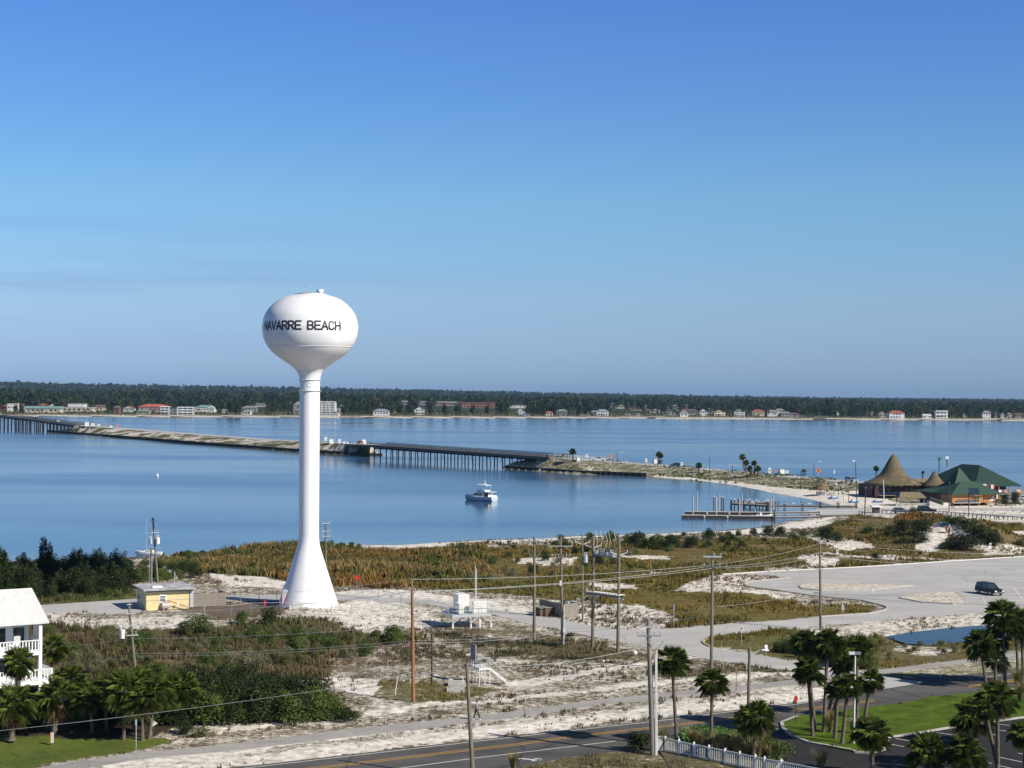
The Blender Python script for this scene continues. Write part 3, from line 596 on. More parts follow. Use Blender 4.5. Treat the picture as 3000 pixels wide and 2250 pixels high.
def lerp_line(line, k=4):
    o = []
    for a, b in zip(line[:-1], line[1:]): o += [a.lerp(b, t / k) for t in range(k)]
    return o + [line[-1]]
ribbon('causeway_road', lerp_line(RRn), lerp_line(RRf), MT['asphalt_old'])
ribbon('causeway_road', lerp_line(RLn), lerp_line(RLf), MT['asphalt_old'])
for ln in (RRn, RLn):
    e1 = offs(ln, .35); e2 = offs(ln, .6); e3 = offs(ln, 9.4); e4 = offs(ln, 9.7); zz = Vector((0, 0, .04))
    ribbon('road_marking', [p + zz for p in e1], [p + zz for p in e2], MT['line'], 0, .005)
    ribbon('road_marking', [p + zz for p in e3], [p + zz for p in e4], MT['line'], 0, .005)
# ---------------------------------------------------------------- tufts of grass
def tufts(name, n_try, ylo, yhi, wscale, blades, seed):
    r = np.random.default_rng(seed)
    X = []; Y = []
    # candidate points uniform on the ground in the wedge seen
    yy = np.sqrt(r.uniform(ylo ** 2, yhi ** 2, n_try)); aa = r.uniform(-.335, .335, n_try); xx = yy * aa
    col, idx = cover(xx, yy)
    area = .335 * (yhi ** 2 - ylo ** 2); dens = n_try / area
    zd = np.array([z[3] for z in ZW] + [0.]); zh = np.array([z[4] for z in ZW] + [0.])
    want = np.maximum(zd[idx], 0) * 1.15
    patch = np.clip(1 + vnoise(xx, yy, 3, 21) * 2.2 + vnoise(xx, yy, 9, 22) * 1.4, .05, 2.2)
    keep = (idx >= 0) & (r.uniform(0, 1, n_try) < want * patch / dens)
    keep &= inside(NEAR, xx, yy)
    xx, yy, idx = xx[keep], yy[keep], idx[keep]
    bad = np.zeros(xx.shape, bool)
    for p in list(PAVEW.values()): bad |= inside(p, xx, yy)
    bad |= inside(POND, xx, yy) & (segdist([POND], xx, yy) > 1.6 + vnoise(xx, yy, 2, 8) * 3)
    bad |= segdist([NEAR], xx, yy) < 2.5
    bad |= np.hypot(xx - TOWER.x, yy - TOWER.y) < 5
    xx, yy, idx = xx[~bad], yy[~bad], idx[~bad]
    zz = height(xx, yy); n = len(xx)
    hs = zh[idx] * r.uniform(.45, 1.4, n) * np.clip(1 + vnoise(xx, yy, 11, 61) * 1.5 + vnoise(xx, yy, 4, 62) * .9, .35, 1.8)
    V = np.zeros((n, blades, 3, 3)); C = np.zeros((n, blades, 3, 4)); C[..., 3] = 1
    th = r.uniform(0, 2 * math.pi, (n, blades)); ln = r.uniform(.1, .55, (n, blades)); wd = hs[:, None] * r.uniform(.10, .24, (n, blades)) * wscale
    bx = xx[:, None] + r.normal(0, .14, (n, blades)) * (.6 + hs[:, None]); by = yy[:, None] + r.normal(0, .14, (n, blades)) * (.6 + hs[:, None])
    hb = hs[:, None] * r.uniform(.6, 1.1, (n, blades))
    px = np.cos(th); py = np.sin(th)
    V[..., 0, 0] = bx - py * wd; V[..., 0, 1] = by + px * wd; V[..., 0, 2] = zz[:, None] - .04
    V[..., 1, 0] = bx + py * wd; V[..., 1, 1] = by - px * wd; V[..., 1, 2] = zz[:, None] - .04
    V[..., 2, 0] = bx + px * hb * ln; V[..., 2, 1] = by + py * hb * ln; V[..., 2, 2] = zz[:, None] + hb
    pal = [np.array(z[5]) for z in ZW]
    ci = np.zeros((n, 3))
    for i in range(len(ZW)):
        m = idx == i
        if m.any():
            t = np.clip(.5 + vnoise(xx[m], yy[m], 6, 31) * .8 + vnoise(xx[m], yy[m], 24, 32) * 1.5 + r.normal(0, .16, m.sum()), 0, .999); P = pal[i]
            ci[m] = P[(t * len(P)).astype(int)] * r.uniform(.75, 1.3, m.sum())[:, None]
    C[..., :3] = ci[:, None, None, :]
    F = np.arange(n * blades * 3).reshape(-1, 3)
    return npmesh(name, V.reshape(-1, 3), F, GRASSM, cols=C.reshape(-1, 4))
def grass_material():
    m = bpy.data.materials.new('grass_blades'); m.use_nodes = True; N = m.node_tree.nodes; L = m.node_tree.links
    b = N['Principled BSDF']; b.inputs['Roughness'].default_value = .8; b.inputs['Specular IOR Level'].default_value = .2
    a = N.new('ShaderNodeAttribute'); a.attribute_name = 'tint'; L.new(a.outputs[0], b.inputs['Base Color'])
    t = N.new('ShaderNodeBsdfTranslucent'); L.new(a.outputs[0], t.inputs[0])
    x = N.new('ShaderNodeMixShader'); x.inputs[0].default_value = .3; L.new(b.outputs[0], x.inputs[1]); L.new(t.outputs[0], x.inputs[2]); L.new(x.outputs[0], N['Material Output'].inputs[0])
    return m
GRASSM = grass_material()
TOWER = at(903, 1774)
tag(tufts('grass', 190000, 125, 255, 1.0, 6, 3), 'low dry grass and weeds growing through the sand around the poles and shrubs', 'grass', kind='stuff')
tag(tufts('marsh_grass', 230000, 255, 420, 1.5, 5, 4), 'rust and olive marsh grass between the access road and the beach', 'grass', kind='stuff')
tag(tufts('grass', 90000, 420, 720, 2.6, 4, 5), 'thin green grass on the causeway bank beyond the sound beach', 'grass', kind='stuff')
# ---------------------------------------------------------------- water tower
t = thing('water_tower', 'tall white water tower with a rounded tank and black lettering NAVARRE BEACH', 'water tower', TOWER)
def prof_mesh(name, prof, m, n=72): 
    w = MB(); w.lathe(prof, n); return w.build(name, m, t)
SP = .04777
def zt(y7): return CAMH - (820 + y7 / 4.366 - 1146) * SP
raw = [(827 - 640, 190), (270, 205), (377, 245), (462, 305), (527, 372), (572, 440), (597, 510), (611, 590), (612, 625), (600, 712), (575, 790), (545, 845), (500, 905), (440, 960), (357, 1018), (267, 1080), (210, 1122), (180, 1155), (157, 1190), (142, 1225), (132, 1262), (129, 1290)]
bowl = [(r / 4.366 * SP, zt(y)) for r, y in raw][::-1]
def smoothprof(p, k=5):
    o = []
    for i in range(len(p) - 1):
        p0 = p[max(0, i - 1)]; p1 = p[i]; p2 = p[i + 1]; p3 = p[min(len(p) - 1, i + 2)]
        for j in range(k):
            u = j / k
            o.append(tuple(.5 * ((2 * p1[c]) + (-p0[c] + p2[c]) * u + (2 * p0[c] - 5 * p1[c] + 4 * p2[c] - p3[c]) * u * u + (-p0[c] + 3 * p1[c] - 3 * p2[c] + p3[c]) * u ** 3) for c in (0, 1)))
    return o + [p[-1]]
BP = smoothprof(bowl)
zb = BP[0][1]
prof_mesh('tank', BP + [(2.3, zt(184)), (1.2, zt(179)), (0.0001, zt(177))], MT['tank'], 96)
prof_mesh('column', smoothprof([(4.22, 0), (4.1, .45), (3.55, 2.1), (3.0, 3.8), (2.45, 5.5), (1.92, 7.2), (1.62, 8.2), (1.47, 9.0), (1.42, 10), (1.41, 12)], 4) + [(1.41, 20), (1.41, zb - .003)], MT['tank'], 96)
def rad_at(z):
    for (r0, z0), (r1, z1) in zip(BP[:-1], BP[1:]):
        if z0 <= z <= z1: return r0 + (r1 - r0) * (z - z0) / (z1 - z0 + 1e-9)
    return 0
seam = mat('tank_seam', (.72, .72, .73), .5, .05, 2)
w = MB()
for y7, hh in ((858, .05),):
    z0 = zt(y7); w.lathe([(rad_at(z0) + .035, z0 - .03), (rad_at(z0) + .05, z0), (rad_at(z0 + .03) + .03, z0 + .03)], 96)
w.build('weld_seam', seam, t)
for z0 in (zb - 3.0, 10.2, 17.5, 24.5):
    if z0 < zb: w = MB(); w.lathe([(1.412, z0 - .02), (1.425, z0), (1.412, z0 + .02)], 64); w.build('weld_seam', seam, t)
w = MB()
for zz in (zt(1282), zt(1420)):              # antenna rings round the neck
    w.lathe([(1.50, zz - .03), (1.56, zz - .03), (1.56, zz + .03), (1.50, zz + .03), (1.50, zz - .03)], 48)
    for k in range(12): a = k * math.pi / 6; w.bar((1.38 * math.cos(a), 1.38 * math.sin(a), zz), (1.72 * math.cos(a), 1.72 * math.sin(a), zz), .04)
w.build('antenna_ring', MT['galv_white'], t)
w = MB()                                     # small round emblem of studs on the neck
for k in range(11):
    a = 2 * math.pi * k / 12 + .5; x = .07 + .29 * math.cos(a); z0 = zt(1345) + .3 * math.sin(a); y = -math.sqrt(1.41 ** 2 - x * x)
    w.box(x, y - .01, z0, .10, .05, .10)
w.build('emblem', mat('emblem_paint', (.55, .53, .48), .6, .1, 2), t)
w = MB()                                     # vent, mast, rail on the roof
w.cyl((1.35, 0, zt(190)), (1.35, 0, zt(150)), .33, n=16); w.cyl((1.35, 0, zt(155)), (1.35, 0, zt(125)), .50, n=18)
w.build('roof_vent', MT['tank'], t)
w = MB()
w.cyl((-.7, 0, zt(185)), (-.7, 0, zt(85)), .05, n=6); w.box(-.7, 0, zt(80), .22, .22, .3)
w.build('beacon_mast', MT['galv'], t)
w = MB()
for k in range(16):
    a = k * math.pi / 8; x, y = 1.5 * math.cos(a), 1.5 * math.sin(a)
    w.cyl((x, y, zt(192)), (x, y, zt(172)), .03, n=5)
w.lathe([(1.48, zt(174)), (1.54, zt(174)), (1.54, zt(172)), (1.48, zt(172)), (1.48, zt(174))], 32)
for k in range(14): w.box(-2.1 + .17 * k, -.4, zt(187) - .004 * (k - 7) ** 2 + .02, .08, .5, .07)
w.build('roof_rail', MT['tank'], t)
# lettering: strokes laid on the tank's surface
def arc(cx, cz, rx, rz, a0, a1, n=8): return [(cx + rx * math.cos(rad(a0 + (a1 - a0) * i / n)), cz + rz * math.sin(rad(a0 + (a1 - a0) * i / n))) for i in range(n + 1)]
GL = {'N': [[(0, 0), (0, 1)], [(0, 1), (1, 0)], [(1, 0), (1, 1)]],
      'A': [[(-.05, 0), (.5, 1)], [(.5, 1), (1.05, 0)], [(.18, .33), (.82, .33)]],
      'V': [[(-.05, 1), (.5, 0)], [(.5, 0), (1.05, 1)]],
      'R': [[(0, 0), (0, 1)], [(0, 1), (.6, 1)] + arc(.6, .745, .38, .255, 90, -90)[1:] + [(0, .49)], [(.5, .49), (1, 0)]],
      'E': [[(1, 0), (0, 0), (0, 1), (1, 1)], [(0, .51), (.85, .51)]],
      'B': [[(0, 0), (0, 1), (.58, 1)] + arc(.58, .755, .34, .245, 90, -90)[1:] + [(0, .51)], [(.58, .51)] + arc(.6, .255, .38, .255, 90, -90)[1:] + [(0, 0)]],
      'C': [arc(.5, .68, .5, .32, 25, 180) + arc(.5, .32, .5, .32, 180, 335)],
      'H': [[(0, 0), (0, 1)], [(1, 0), (1, 1)], [(0, .5), (1, .5)]]}
def surf(u, z, off=.025):                    # u: metres round the tank, measured on its widest circle
    r = rad_at(z) + off; a = u / 6.74
    return (r * math.sin(a), -r * math.cos(a), z)
def stroke(w, pts, wd):
    P = []
    for a, b in zip(pts[:-1], pts[1:]):
        k = max(1, int(math.hypot(b[0] - a[0], b[1] - a[1]) / .12))
        P += [(a[0] + (b[0] - a[0]) * i / k, a[1] + (b[1] - a[1]) * i / k) for i in range(k)]
    P.append(pts[-1])
    d0 = (P[1][0] - P[0][0], P[1][1] - P[0][1]); l = math.hypot(*d0); P[0] = (P[0][0] - d0[0] / l * wd * .45, P[0][1] - d0[1] / l * wd * .45)
    d0 = (P[-1][0] - P[-2][0], P[-1][1] - P[-2][1]); l = math.hypot(*d0); P[-1] = (P[-1][0] + d0[0] / l * wd * .45, P[-1][1] + d0[1] / l * wd * .45)
    vs = []; fs = []
    for i, p in enumerate(P):
        a = P[max(0, i - 1)]; b = P[min(len(P) - 1, i + 1)]; tx, tz = b[0] - a[0], b[1] - a[1]; l = math.hypot(tx, tz) or 1
        nx, nz_ = -tz / l * wd / 2, tx / l * wd / 2
        vs += [surf(p[0] + nx, p[1] + nz_), surf(p[0] - nx, p[1] - nz_)]
        if i: fs.append((2 * i - 2, 2 * i - 1, 2 * i + 1, 2 * i))
    w.add(vs, fs)
w = MB(); deg = rad(1) * 6.74; pos = -68.2 + 6.7; lw = 6.9; zl, zh_ = zt(652), zt(552)
for ch in 'NAVARRE BEACH':
    if ch == ' ': pos += 6.0; continue
    for s in GL[ch]:
        stroke(w, [((pos + .25 + x * (lw - .5)) * deg, zl + z * (zh_ - zl)) for x, z in s],   .22)
    pos += 8.45
w.build('lettering', mat('lettering_paint', (.012, .008, .014), .5, .1, 3), t)
# entrance hood on the left, equipment plinth in front, hatch
w = MB()
b = [(-3.75, -2.45, 0), (-2.9, -2.75, 0), (-2.3, -1.6, 0), (-3.2, -1.5, 0)]
w.hexa(b, [(-3.25, -2.1, 2.35), (-2.62, -2.35, 2.35), (-2.0, -1.5, 2.6), (-2.7, -1.3, 2.6)]); w.build('entrance_hood', MT['tank'], t)
w = MB(); w.box(-3.36, -2.5, 1.0, .04, .5, 1.7, .3); w.build('door', mat('door_edge_red', (.35, .06, .06), .6, .1, 2), t)
w = MB(); w.box(-1.1, -4.35, .35, 1.9, .9, .7); w.box(-1.6, -4.1, .85, .25, .25, .35); w.box(.2, -4.45, .2, .8, .5, .4); w.build('plinth', MT['offwhite'], t)
w = MB(); w.lathe([(4.45, -.2), (4.45, .16), (4.0, .16)], 64); w.build('foundation', MT['concrete'], t)
w = MB(); w.cyl((-3.9, -1.2, .35), (-5.6, .2, .35), .28, n=10); w.cyl((-5.6, .2, .35), (-5.6, .2, -.1), .28, n=10); w.build('supply_pipe', mat('blue_pipe', (.02, .05, .16), .5, .1, 2), t)

# ---------------------------------------------------------------- yellow pump house
P0 = at(428, 1789); k = P0.y / FPX
t = thing('pump_house', 'small yellow pump house with a flat grey roof, left of the water tower', 'building', P0, GRID)
Wd, Dp, Hh = 5.9, 5.6, 2.75
w = MB(); w.box(Wd / 2, Dp / 2, Hh / 2, Wd, Dp, Hh); w.build('wall', MT['stucco_y'], t)
w = MB(); w.box(Wd / 2 + .1, -.012, Hh - .15, Wd + .2, .03, .3); w.build('fascia_board', MT['grey'], t)
roofm = mat('flat_roof_felt', (.30, .30, .32), .9, .35, .8, c2=(.42, .42, .43))
w = MB(); w.box(Wd / 2 + .1, Dp / 2 - .1, Hh + .1, Wd + 1.3, Dp + 1.5, .2); rf = w.build('roof', roofm, t)
w = MB(); w.box(1.7, 1.1, Hh + .32, 1.35, .8, .25); w.build('skylight', MT['white'], rf)
w = MB(); w.cyl((4.9, 4.2, Hh + .2), (4.9, 4.2, Hh + 2.0), .05); w.cyl((4.9, 4.2, Hh + 1.8), (5.6, 4.4, Hh + .2), .03); w.build('vent_pipe', MT['galv'], rf)
w = MB(); w.box(2.25, -.03, 1.55, .95, .06, 1.1); wf = w.build('window', MT['white'], t)
w = MB()
for i in range(4): w.box(2.25, -.065, 1.24 + .2 * i, .72, .03, .12)
w.build('louvre', MT['black'], wf)
w = MB(); w.box(-.03, 4.0, 1.5, .06, .9, 1.0); wf = w.build('window', MT['white'], t)
w = MB(); w.box(-.065, 4.0, 1.5, .03, .6, .75); w.build('pane', MT['glass'], wf)
w = MB(); w.box(-.03, 2.0, 1.05, .06, 1.0, 2.1); w.build('door', MT['galv'], t)
w = MB(); w.box(Wd + .35, .3, 1.4, .5, .8, 2.4); w.build('utility_cabinet', MT['galv'], t)
# propane / pressure tank and pipe by the pump house
p = at(486, 1786)
t = thing('gas_tank', 'pale round gas tank lying in front of the yellow pump house', 'tank', (p.x, p.y - .4, 0), GRID)
w = MB(); w.cyl((-.45, 0, .62), (.45, 0, .62), .48, n=16); w.ball((-.45, 0, .62), .2, .48, .48); w.ball((.45, 0, .62), .25, .48, .48); w.cyl((0, 0, 1.05), (0, 0, 1.3), .1)
w.build('tank', mat('tank_pink_white', (.5, .42, .42), .5, .1, 2), t)
w = MB(); w.box(-.3, 0, .1, .15, .6, .2); w.box(.3, 0, .1, .15, .6, .2); w.build('foot', MT['concrete'], t)
t = thing('pipe', 'rusty sloping pipe along the front wall of the pump house', 'pipe', (P0.x, P0.y, 0), GRID)
w = MB(); w.cyl((2.7, -.7, 1.35), (5.8, -.5, .25), .07); w.build('pipe', mat('rusty_pipe', (.35, .16, .07), .8, .3, 3), t)
w = MB(); w.box(4.2, -.62, .85, .25, .25, .25); w.build('valve', MT['white'], t)

# ---------------------------------------------------------------- wooden board fences, chain-link fences
boardm = rib('grey_fence_board', (.27, .235, .20), .14, .9, .6, 'X', w=.18)
def board_fence(name, label, segs, hgt, group=None):
    t = thing(name, label, 'fence', (segs[0][0].x, segs[0][0].y, 0))
    o = Vector((segs[0][0].x, segs[0][0].y, 0))
    for a, b in segs:
        L_ = (b - a).length; an = math.atan2((b - a).y, (b - a).x); n = int(L_ / .15)
        w = MB()
        for i in range(n):
            w.box((i + .5) * L_ / n, random.uniform(-.01, .01), hgt / 2 + random.uniform(-.03, .02), L_ / n - .012, .025, hgt)
        w.box(L_ / 2, .04, hgt * .3, L_, .05, .09); w.box(L_ / 2, .04, hgt * .8, L_, .05, .09)
        q = w.build('board_panel', boardm, t); q.location = (a.x - o.x, a.y - o.y, 0); q.rotation_euler = (0, 0, an)
    return t
a = at(555, 1777); b = at(662, 1772); c = Vector((b.x - 1.8, b.y + 3.6, 0)); 
board_fence('board_fence', 'weathered board fence standing right of the yellow pump house', [(a, b), (b, c)], 1.75)
a = at(1576, 1799); b1 = at(1609, 1806); b = at(1650, 1809); c = at(1692, 1806)
dv = Vector((-2.6, 4.6, 0))
board_fence('board_enclosure', 'weathered board enclosure beside the access road, behind the tall poles', [(at(1609, 1801), at(1652, 1810)), (at(1652, 1810), c), (c, c + dv * .8), (at(1609, 1801), at(1609, 1801) + dv * .5)], 1.85)
t = thing('machine_shelter', 'low brown lean-to built against the board enclosure', 'shed', at(1592, 1803), GRID)
w = MB(); w.hexa([(-1, -1, 0), (1, -1, 0), (1, 1, 0), (-1, 1, 0)], [(-1, -1, .9), (1, -1, 1.15), (1, 1, 1.15), (-1, 1, .9)]); w.build('wall', mat('brown_boards', (.11, .07, .05), .9, .3, 2), t)
w = MB(); w.box(0, 0, 1.13, 2.2, 2.2, .06, M=Matrix.Rotation(0, 4, 'X')); w.build('roof', MT['wood_grey'], t)
t = thing('pump_unit', 'steel pump unit showing above the board enclosure', 'pump', at(1672, 1800), GRID)
w = MB(); w.box(0, 0, .9, 1.3, .9, 1.8); w.cyl((.9, 0, 0), (.9, 0, 2.2), .05); w.cyl((1.3, .2, 0), (1.3, .2, 2.15), .04); w.bar((.9, 0, 2.15), (1.3, .2, 2.1), .05); w.build('casing', MT['galv'], t)
def chain_fence(label, px, hgt, step=3.0):
    P = [at(x, y) for x, y in px]; o = P[0]
    t = thing('chain_link_fence', label, 'fence', o)
    wires = MB(); posts = []
    for a, b in zip(P[:-1], P[1:]):
        n = max(1, int((b - a).length / step))
        for i in range(n + 1):
            q = a.lerp(b, i / n) - o; posts.append(q)
        h = Vector((0, 0, hgt)); wires.bar(a - o + h, b - o + h, .045); wires.bar(a - o + Vector((0, 0, .08)), b - o + Vector((0, 0, .08)), .02)
        m = max(2, int((b - a).length / .4))
        for i in range(m):                    # diagonal mesh wires
            p0 = a.lerp(b, i / m) - o; p1 = a.lerp(b, (i + 1) / m) - o
            wires.bar(p0 + Vector((0, 0, .1)), p1 + h, .009); wires.bar(p1 + Vector((0, 0, .1)), p0 + h, .009)
    wires.build('wire_mesh', MT['galv'], t)
    for q in posts:
        w = MB(); w.cyl(q, q + Vector((0, 0, hgt + .06)), .045, n=6); w.build('post', MT['galv'], t)
chain_fence('chain-link fence in front of the yellow pump house and tower', [cA(1146, 690), cA(1500, 681), cB(80, 664), cB(345, 660), cB(600, 672), cB(730, 670)], 1.55)
chain_fence('chain-link fence along the access road beside the tower, with gate posts', [cB(700, 545), cB(905, 570), cB(1050, 610), cB(1240, 640)], 1.55)
chain_fence('chain-link fence between the board fence and the tower', [cB(-210, 592), cB(10, 582), cB(130, 575), cB(245, 572)], 1.7)

# ---------------------------------------------------------------- poles
def pole(label, top, base, r=.15, name='utility_pole', m='wood_pole', group='wooden utility poles', z0=0.0, cat='utility pole'):
    b = gat(*base) if z0 is None else at(base[0], base[1], z0); T_ = up(top[0], top[1], b.y)
    t = thing(name, label, cat, b, 0, group); t['_h'] = 0; del t['_h']
    v = T_ - b
    w = MB(); w.cyl((0, 0, -.1), v, r * 1.12, r * .78, n=10); w.build('shaft', MT[m], t)
    return t, b, v
def onp(v, f): return v * f
def insul(w, p, h=.28, r=.055): w.cyl(p, Vector(p) + Vector((0, 0, h)), r * .5, r, n=6); w.ball((p[0], p[1], p[2] + h), r * 1.3, r * 1.3, r * 1.1, 6, 4)
def crossarm(t, c, ln, an=GRID, xs=(-.45, .45), m='galv', tilt=0.0, sz=.085, name='crossarm'):
    c = Vector(c); u = Vector((math.cos(an), math.sin(an), tilt)); off = Vector((math.sin(an), -math.cos(an), 0)) * .2
    w = MB(); w.bar(c + off - u * ln / 2, c + off + u * ln / 2, sz, sz * 1.1); o = w.build(name, MT[m], t)
    for x in xs: w = MB(); insul(w, c + off + u * ln * x + Vector((0, 0, .05))); w.build('insulator', MT['galv'], o)
    return o
def can(t, p, s=1.0, m='galv'):
    p = Vector(p)
    w = MB(); w.cyl(p, p + Vector((0, 0, .85 * s)), .27 * s, n=14); w.cyl(p + Vector((0, 0, .85 * s)), p + Vector((0, 0, .92 * s)), .29 * s, .16 * s, n=14)
    o = w.build('transformer', MT[m], t)
    for q in (-.12, .12): w = MB(); insul(w, p + Vector((q * s, 0, .9 * s)), .3 * s, .05 * s); w.build('bushing', MT['white'], o)
WIRE = {}
# leaning pole left of the pump house roof
t, b, v = pole('leaning grey pole with paired transformers rising behind the pump house roof', (447.5, 1517), (463, 1722), .17)
crossarm(t, onp(v, .96), 1.2, xs=(-.4, .1)); crossarm(t, onp(v, .79), 1.5, xs=(-.4, 0, .4)); can(t, onp(v, .63) + Vector((-.6, -.15, 0)), .95); can(t, onp(v, .63) + Vector((.5, -.2, .0)), 1.05, 'white')
crossarm(t, onp(v, .5), .9, xs=(.4,))
t, b, v = pole('short stub pole with conduits beside the leaning transformer pole', (443, 1606), (442, 1722), .16)
w = MB(); w.cyl((.18, -.1, 0), v + Vector((.1, -.1, -1.2)), .05); w.cyl((-.25, -.1, 0), v + Vector((-.25, -.1, -1)), .035); w.build('conduit', MT['galv'], t)
t, b, v = pole('leaning pole with white transformer above the palms on the left', (377, 1767), (400, 2000), .15)
WIRE['W2'] = b + v; crossarm(t, onp(v, .985), .5, xs=(.0,)); crossarm(t, onp(v, .87), .9, xs=(-.1, .4)); can(t, onp(v, .56) + Vector((-.95, -.2, 0)), 1.0, 'white'); crossarm(t, onp(v, .72), 1.3, xs=(-.2, .3, .5)); crossarm(t, onp(v, .6), 1.2, xs=(-.5, 0, .3))
W2b, W2v = b, v
t, b, v = pole('pole with three crossarms standing behind the water tower', (954, 1531), (954, 1674), .17)
for f in (.985, .82, .72): crossarm(t, onp(v, f), 1.5, xs=(-.48, -.25, .25, .48))
w = MB(); w.cyl(onp(v, .66), (4.2, 3, 0), .02, n=4); w.build('guy_wire', MT['galv'], t)
t, b, v = pole('smooth reddish brown pole standing in the brush right of the tower', (1207, 1716), (1211, 2056), .175, m='wood_brown')
W4b, W4v = b, v; crossarm(t, onp(v, .945), .5, xs=(-.5, .5), m='grey')
w = MB(); w.cyl(v, v + Vector((0, 0, .6)), .03); w.build('top_pin', MT['galv'], t)
w = MB(); w.box(.0, -.2, v.z * .77, .18, .04, .12); w.build('tag_plate', MT['white'], t)
t, b, v = pole('thin dark pole standing in dry scrub beside the brown pole', (1265, 1859), (1265, 2014), .085, m='wood_dark')
t, b, v = pole('bare leaning pole in front of the road shoulder, cut by the photo bottom', (1367, 1943), (1386, 2285), .165)
W6 = b + v
t, b, v = pole('leftmost pole of the tall pole cluster, four white insulators on its top arm', (1565, 1572), (1565, 1872), .19)
crossarm(t, onp(v, .955), 2.4, xs=(-.5, -.28, .28, .5), an=-.2)
w = MB(); w.tube([Vector((-.9, -.3, v.z - .7)), Vector((-.8, -.3, v.z - 1.8)), Vector((-.15, -.3, v.z - 2.9))], .04); w.tube([Vector((.95, -.3, v.z - .7)), Vector((.85, -.3, v.z - 1.7)), Vector((.15, -.3, v.z - 2.4))], .03); w.build('drop_cable', MT['grey'], t)
t, b, v = pole('tall pole with stacked switch gear crossarms left of the board enclosure', (1642, 1573), (1648, 1886), .17)
crossarm(t, onp(v, .915), 2.8, xs=(-.5, .5), an=-.05); crossarm(t, onp(v, .81), 2.2, xs=(-.48, -.3, -.12, .12, .3, .48), an=-.05, m='grey'); 
w = MB(); w.box(.2, -.25, 1.6, .35, .2, .45); w.cyl((.12, -.2, 0), (.12, -.2, 4.5), .06); w.build('meter_box', MT['galv_white'], t)
w = MB(); w.box(-.3, -.22, v.z * .57, .18, .18, .6); w.build('fuse_box', MT['white'], t)
t, b, v = pole('thin pole behind the board enclosure, one transformer hanging at its side', (1706, 1568), (1707, 1816), .13)
for s in (-1, 1):
    w = MB(); w.bar(onp(v, .89), onp(v, .89) + Vector((s * .95, 0, .35)), .07); insul(w, onp(v, .89) + Vector((s * .95, 0, .33)), .2); w.build('v_arm', MT['galv_white'], t)
can(t, onp(v, .68) + Vector((.42, -.1, 0)), 1.05)
for nm, tp, bs, lab in (('l', (1738, 1576), (1736, 1898), 'left pole of the pair carrying the raised slatted platform'), ('r', (1814, 1577), (1810, 1908), 'right pole of the pair carrying the raised slatted platform')):
    t, b, v = pole(lab, tp, bs, .19)
    f = .91 if nm == 'l' else .85
    for s in (-1, 1):
        w = MB(); w.bar(onp(v, f), onp(v, f) + Vector((s * .95, 0, .33)), .08); insul(w, onp(v, f) + Vector((s * .95, 0, .33)), .2); w.build('v_arm', MT['galv_white'], t)
    if nm == 'l': PLb, PLv = b, v
    else: PRb, PRv = b, v
t = thing('pole_platform', 'raised slatted platform bolted between two tall poles', 'platform', PLb, 0, None)
dlt = PRb - PLb; z1 = PLv.z * .495; z2 = PLv.z * .515
z1 = (up(1738, 1738, PLb.y) - PLb).z; z2 = (up(1814, 1747, PRb.y) - PRb).z
ux = dlt.normalized(); uy = Vector((-ux.y, ux.x, 0))
w = MB()
for s in (-.45, .45): w.bar(uy * s - ux * .6 + Vector((0, 0, z1)), uy * s + dlt + ux * .5 + Vector((0, 0, z2)), .1, .26)
w.build('beam', MT['wood_grey'], t)
w = MB(); n = 12
for i in range(n):
    c = ux * (-.5) + (dlt + ux * .9) * (i / (n - 1)) + Vector((0, 0, z1 + (z2 - z1) * i / (n - 1) + .18))
    w.hexa([c - ux * .13 - uy * .62 - Vector((0, 0, .03)), c + ux * .13 - uy * .62 - Vector((0, 0, .03)), c + ux * .13 + uy * .62 - Vector((0, 0, .03)), c - ux * .13 + uy * .62 - Vector((0, 0, .03))],
           [c - ux * .13 - uy * .62 + Vector((0, 0, .03)), c + ux * .13 - uy * .62 + Vector((0, 0, .03)), c + ux * .13 + uy * .62 + Vector((0, 0, .03)), c - ux * .13 + uy * .62 + Vector((0, 0, .03))])
w.build('slat', MT['offwhite'], t)
for q, z in ((Vector((0, 0, 0)), z1), (dlt, z2)):
    w = MB(); w.bar(q - ux * .75 + Vector((0, -.25, z - .25)), q + ux * .75 + Vector((0, -.25, z - .25)), .1); w.bar(q + Vector((0, -.2, z - 1.1)), q + ux * .7 + Vector((0, -.25, z - .3)), .06); w.build('bracket', MT['galv_white'], t)
t = thing('switch_gear', 'beam of grey electrical switches strung high between the paired poles', 'switch gear', PLb)
zA = (up(1738, 1624, PLb.y) - PLb).z; zB = (up(1814, 1635, PRb.y) - PRb).z
w = MB()
for s in (-.25, .25): w.bar(uy * s + Vector((0, 0, zA)), uy * s + dlt + Vector((0, 0, zB)), .09, .14)
w.build('beam', MT['grey'], t)
w = MB()
for i in range(4):
    c = dlt * (.12 + .24 * i) + Vector((0, -.2, zA + (zB - zA) * (.12 + .24 * i)))
    w = MB(); w.box(c.x, c.y, c.z + .3, .5, .4, .5); insul(w, c + Vector((-.2, 0, .5)), .35); insul(w, c + Vector((.2, 0, .5)), .35); w.build('switch_box', MT['galv'], t)
w = MB()
for i, q in enumerate((.12, .3, .5, .62, .85)):
    c = dlt * q + Vector((0, -.2, zA + .9)); w.tube([c, c + Vector((.15, 0, .9)), c + Vector((-.1, 0, 1.9))], .025)
w.build('jumper_cable', MT['galv_white'], t)
t, b, v = pole('tall pole with a white double crossarm at the road junction', (2087, 1620), (2084, 1968), .175)
W12b, W12v = b, v; crossarm(t, onp(v, .97), 2.0, xs=(.1, .45), an=-.05, sz=.15); crossarm(t, onp(v, .885), 1.7, xs=(-.5, .5), an=-.3, m='grey')
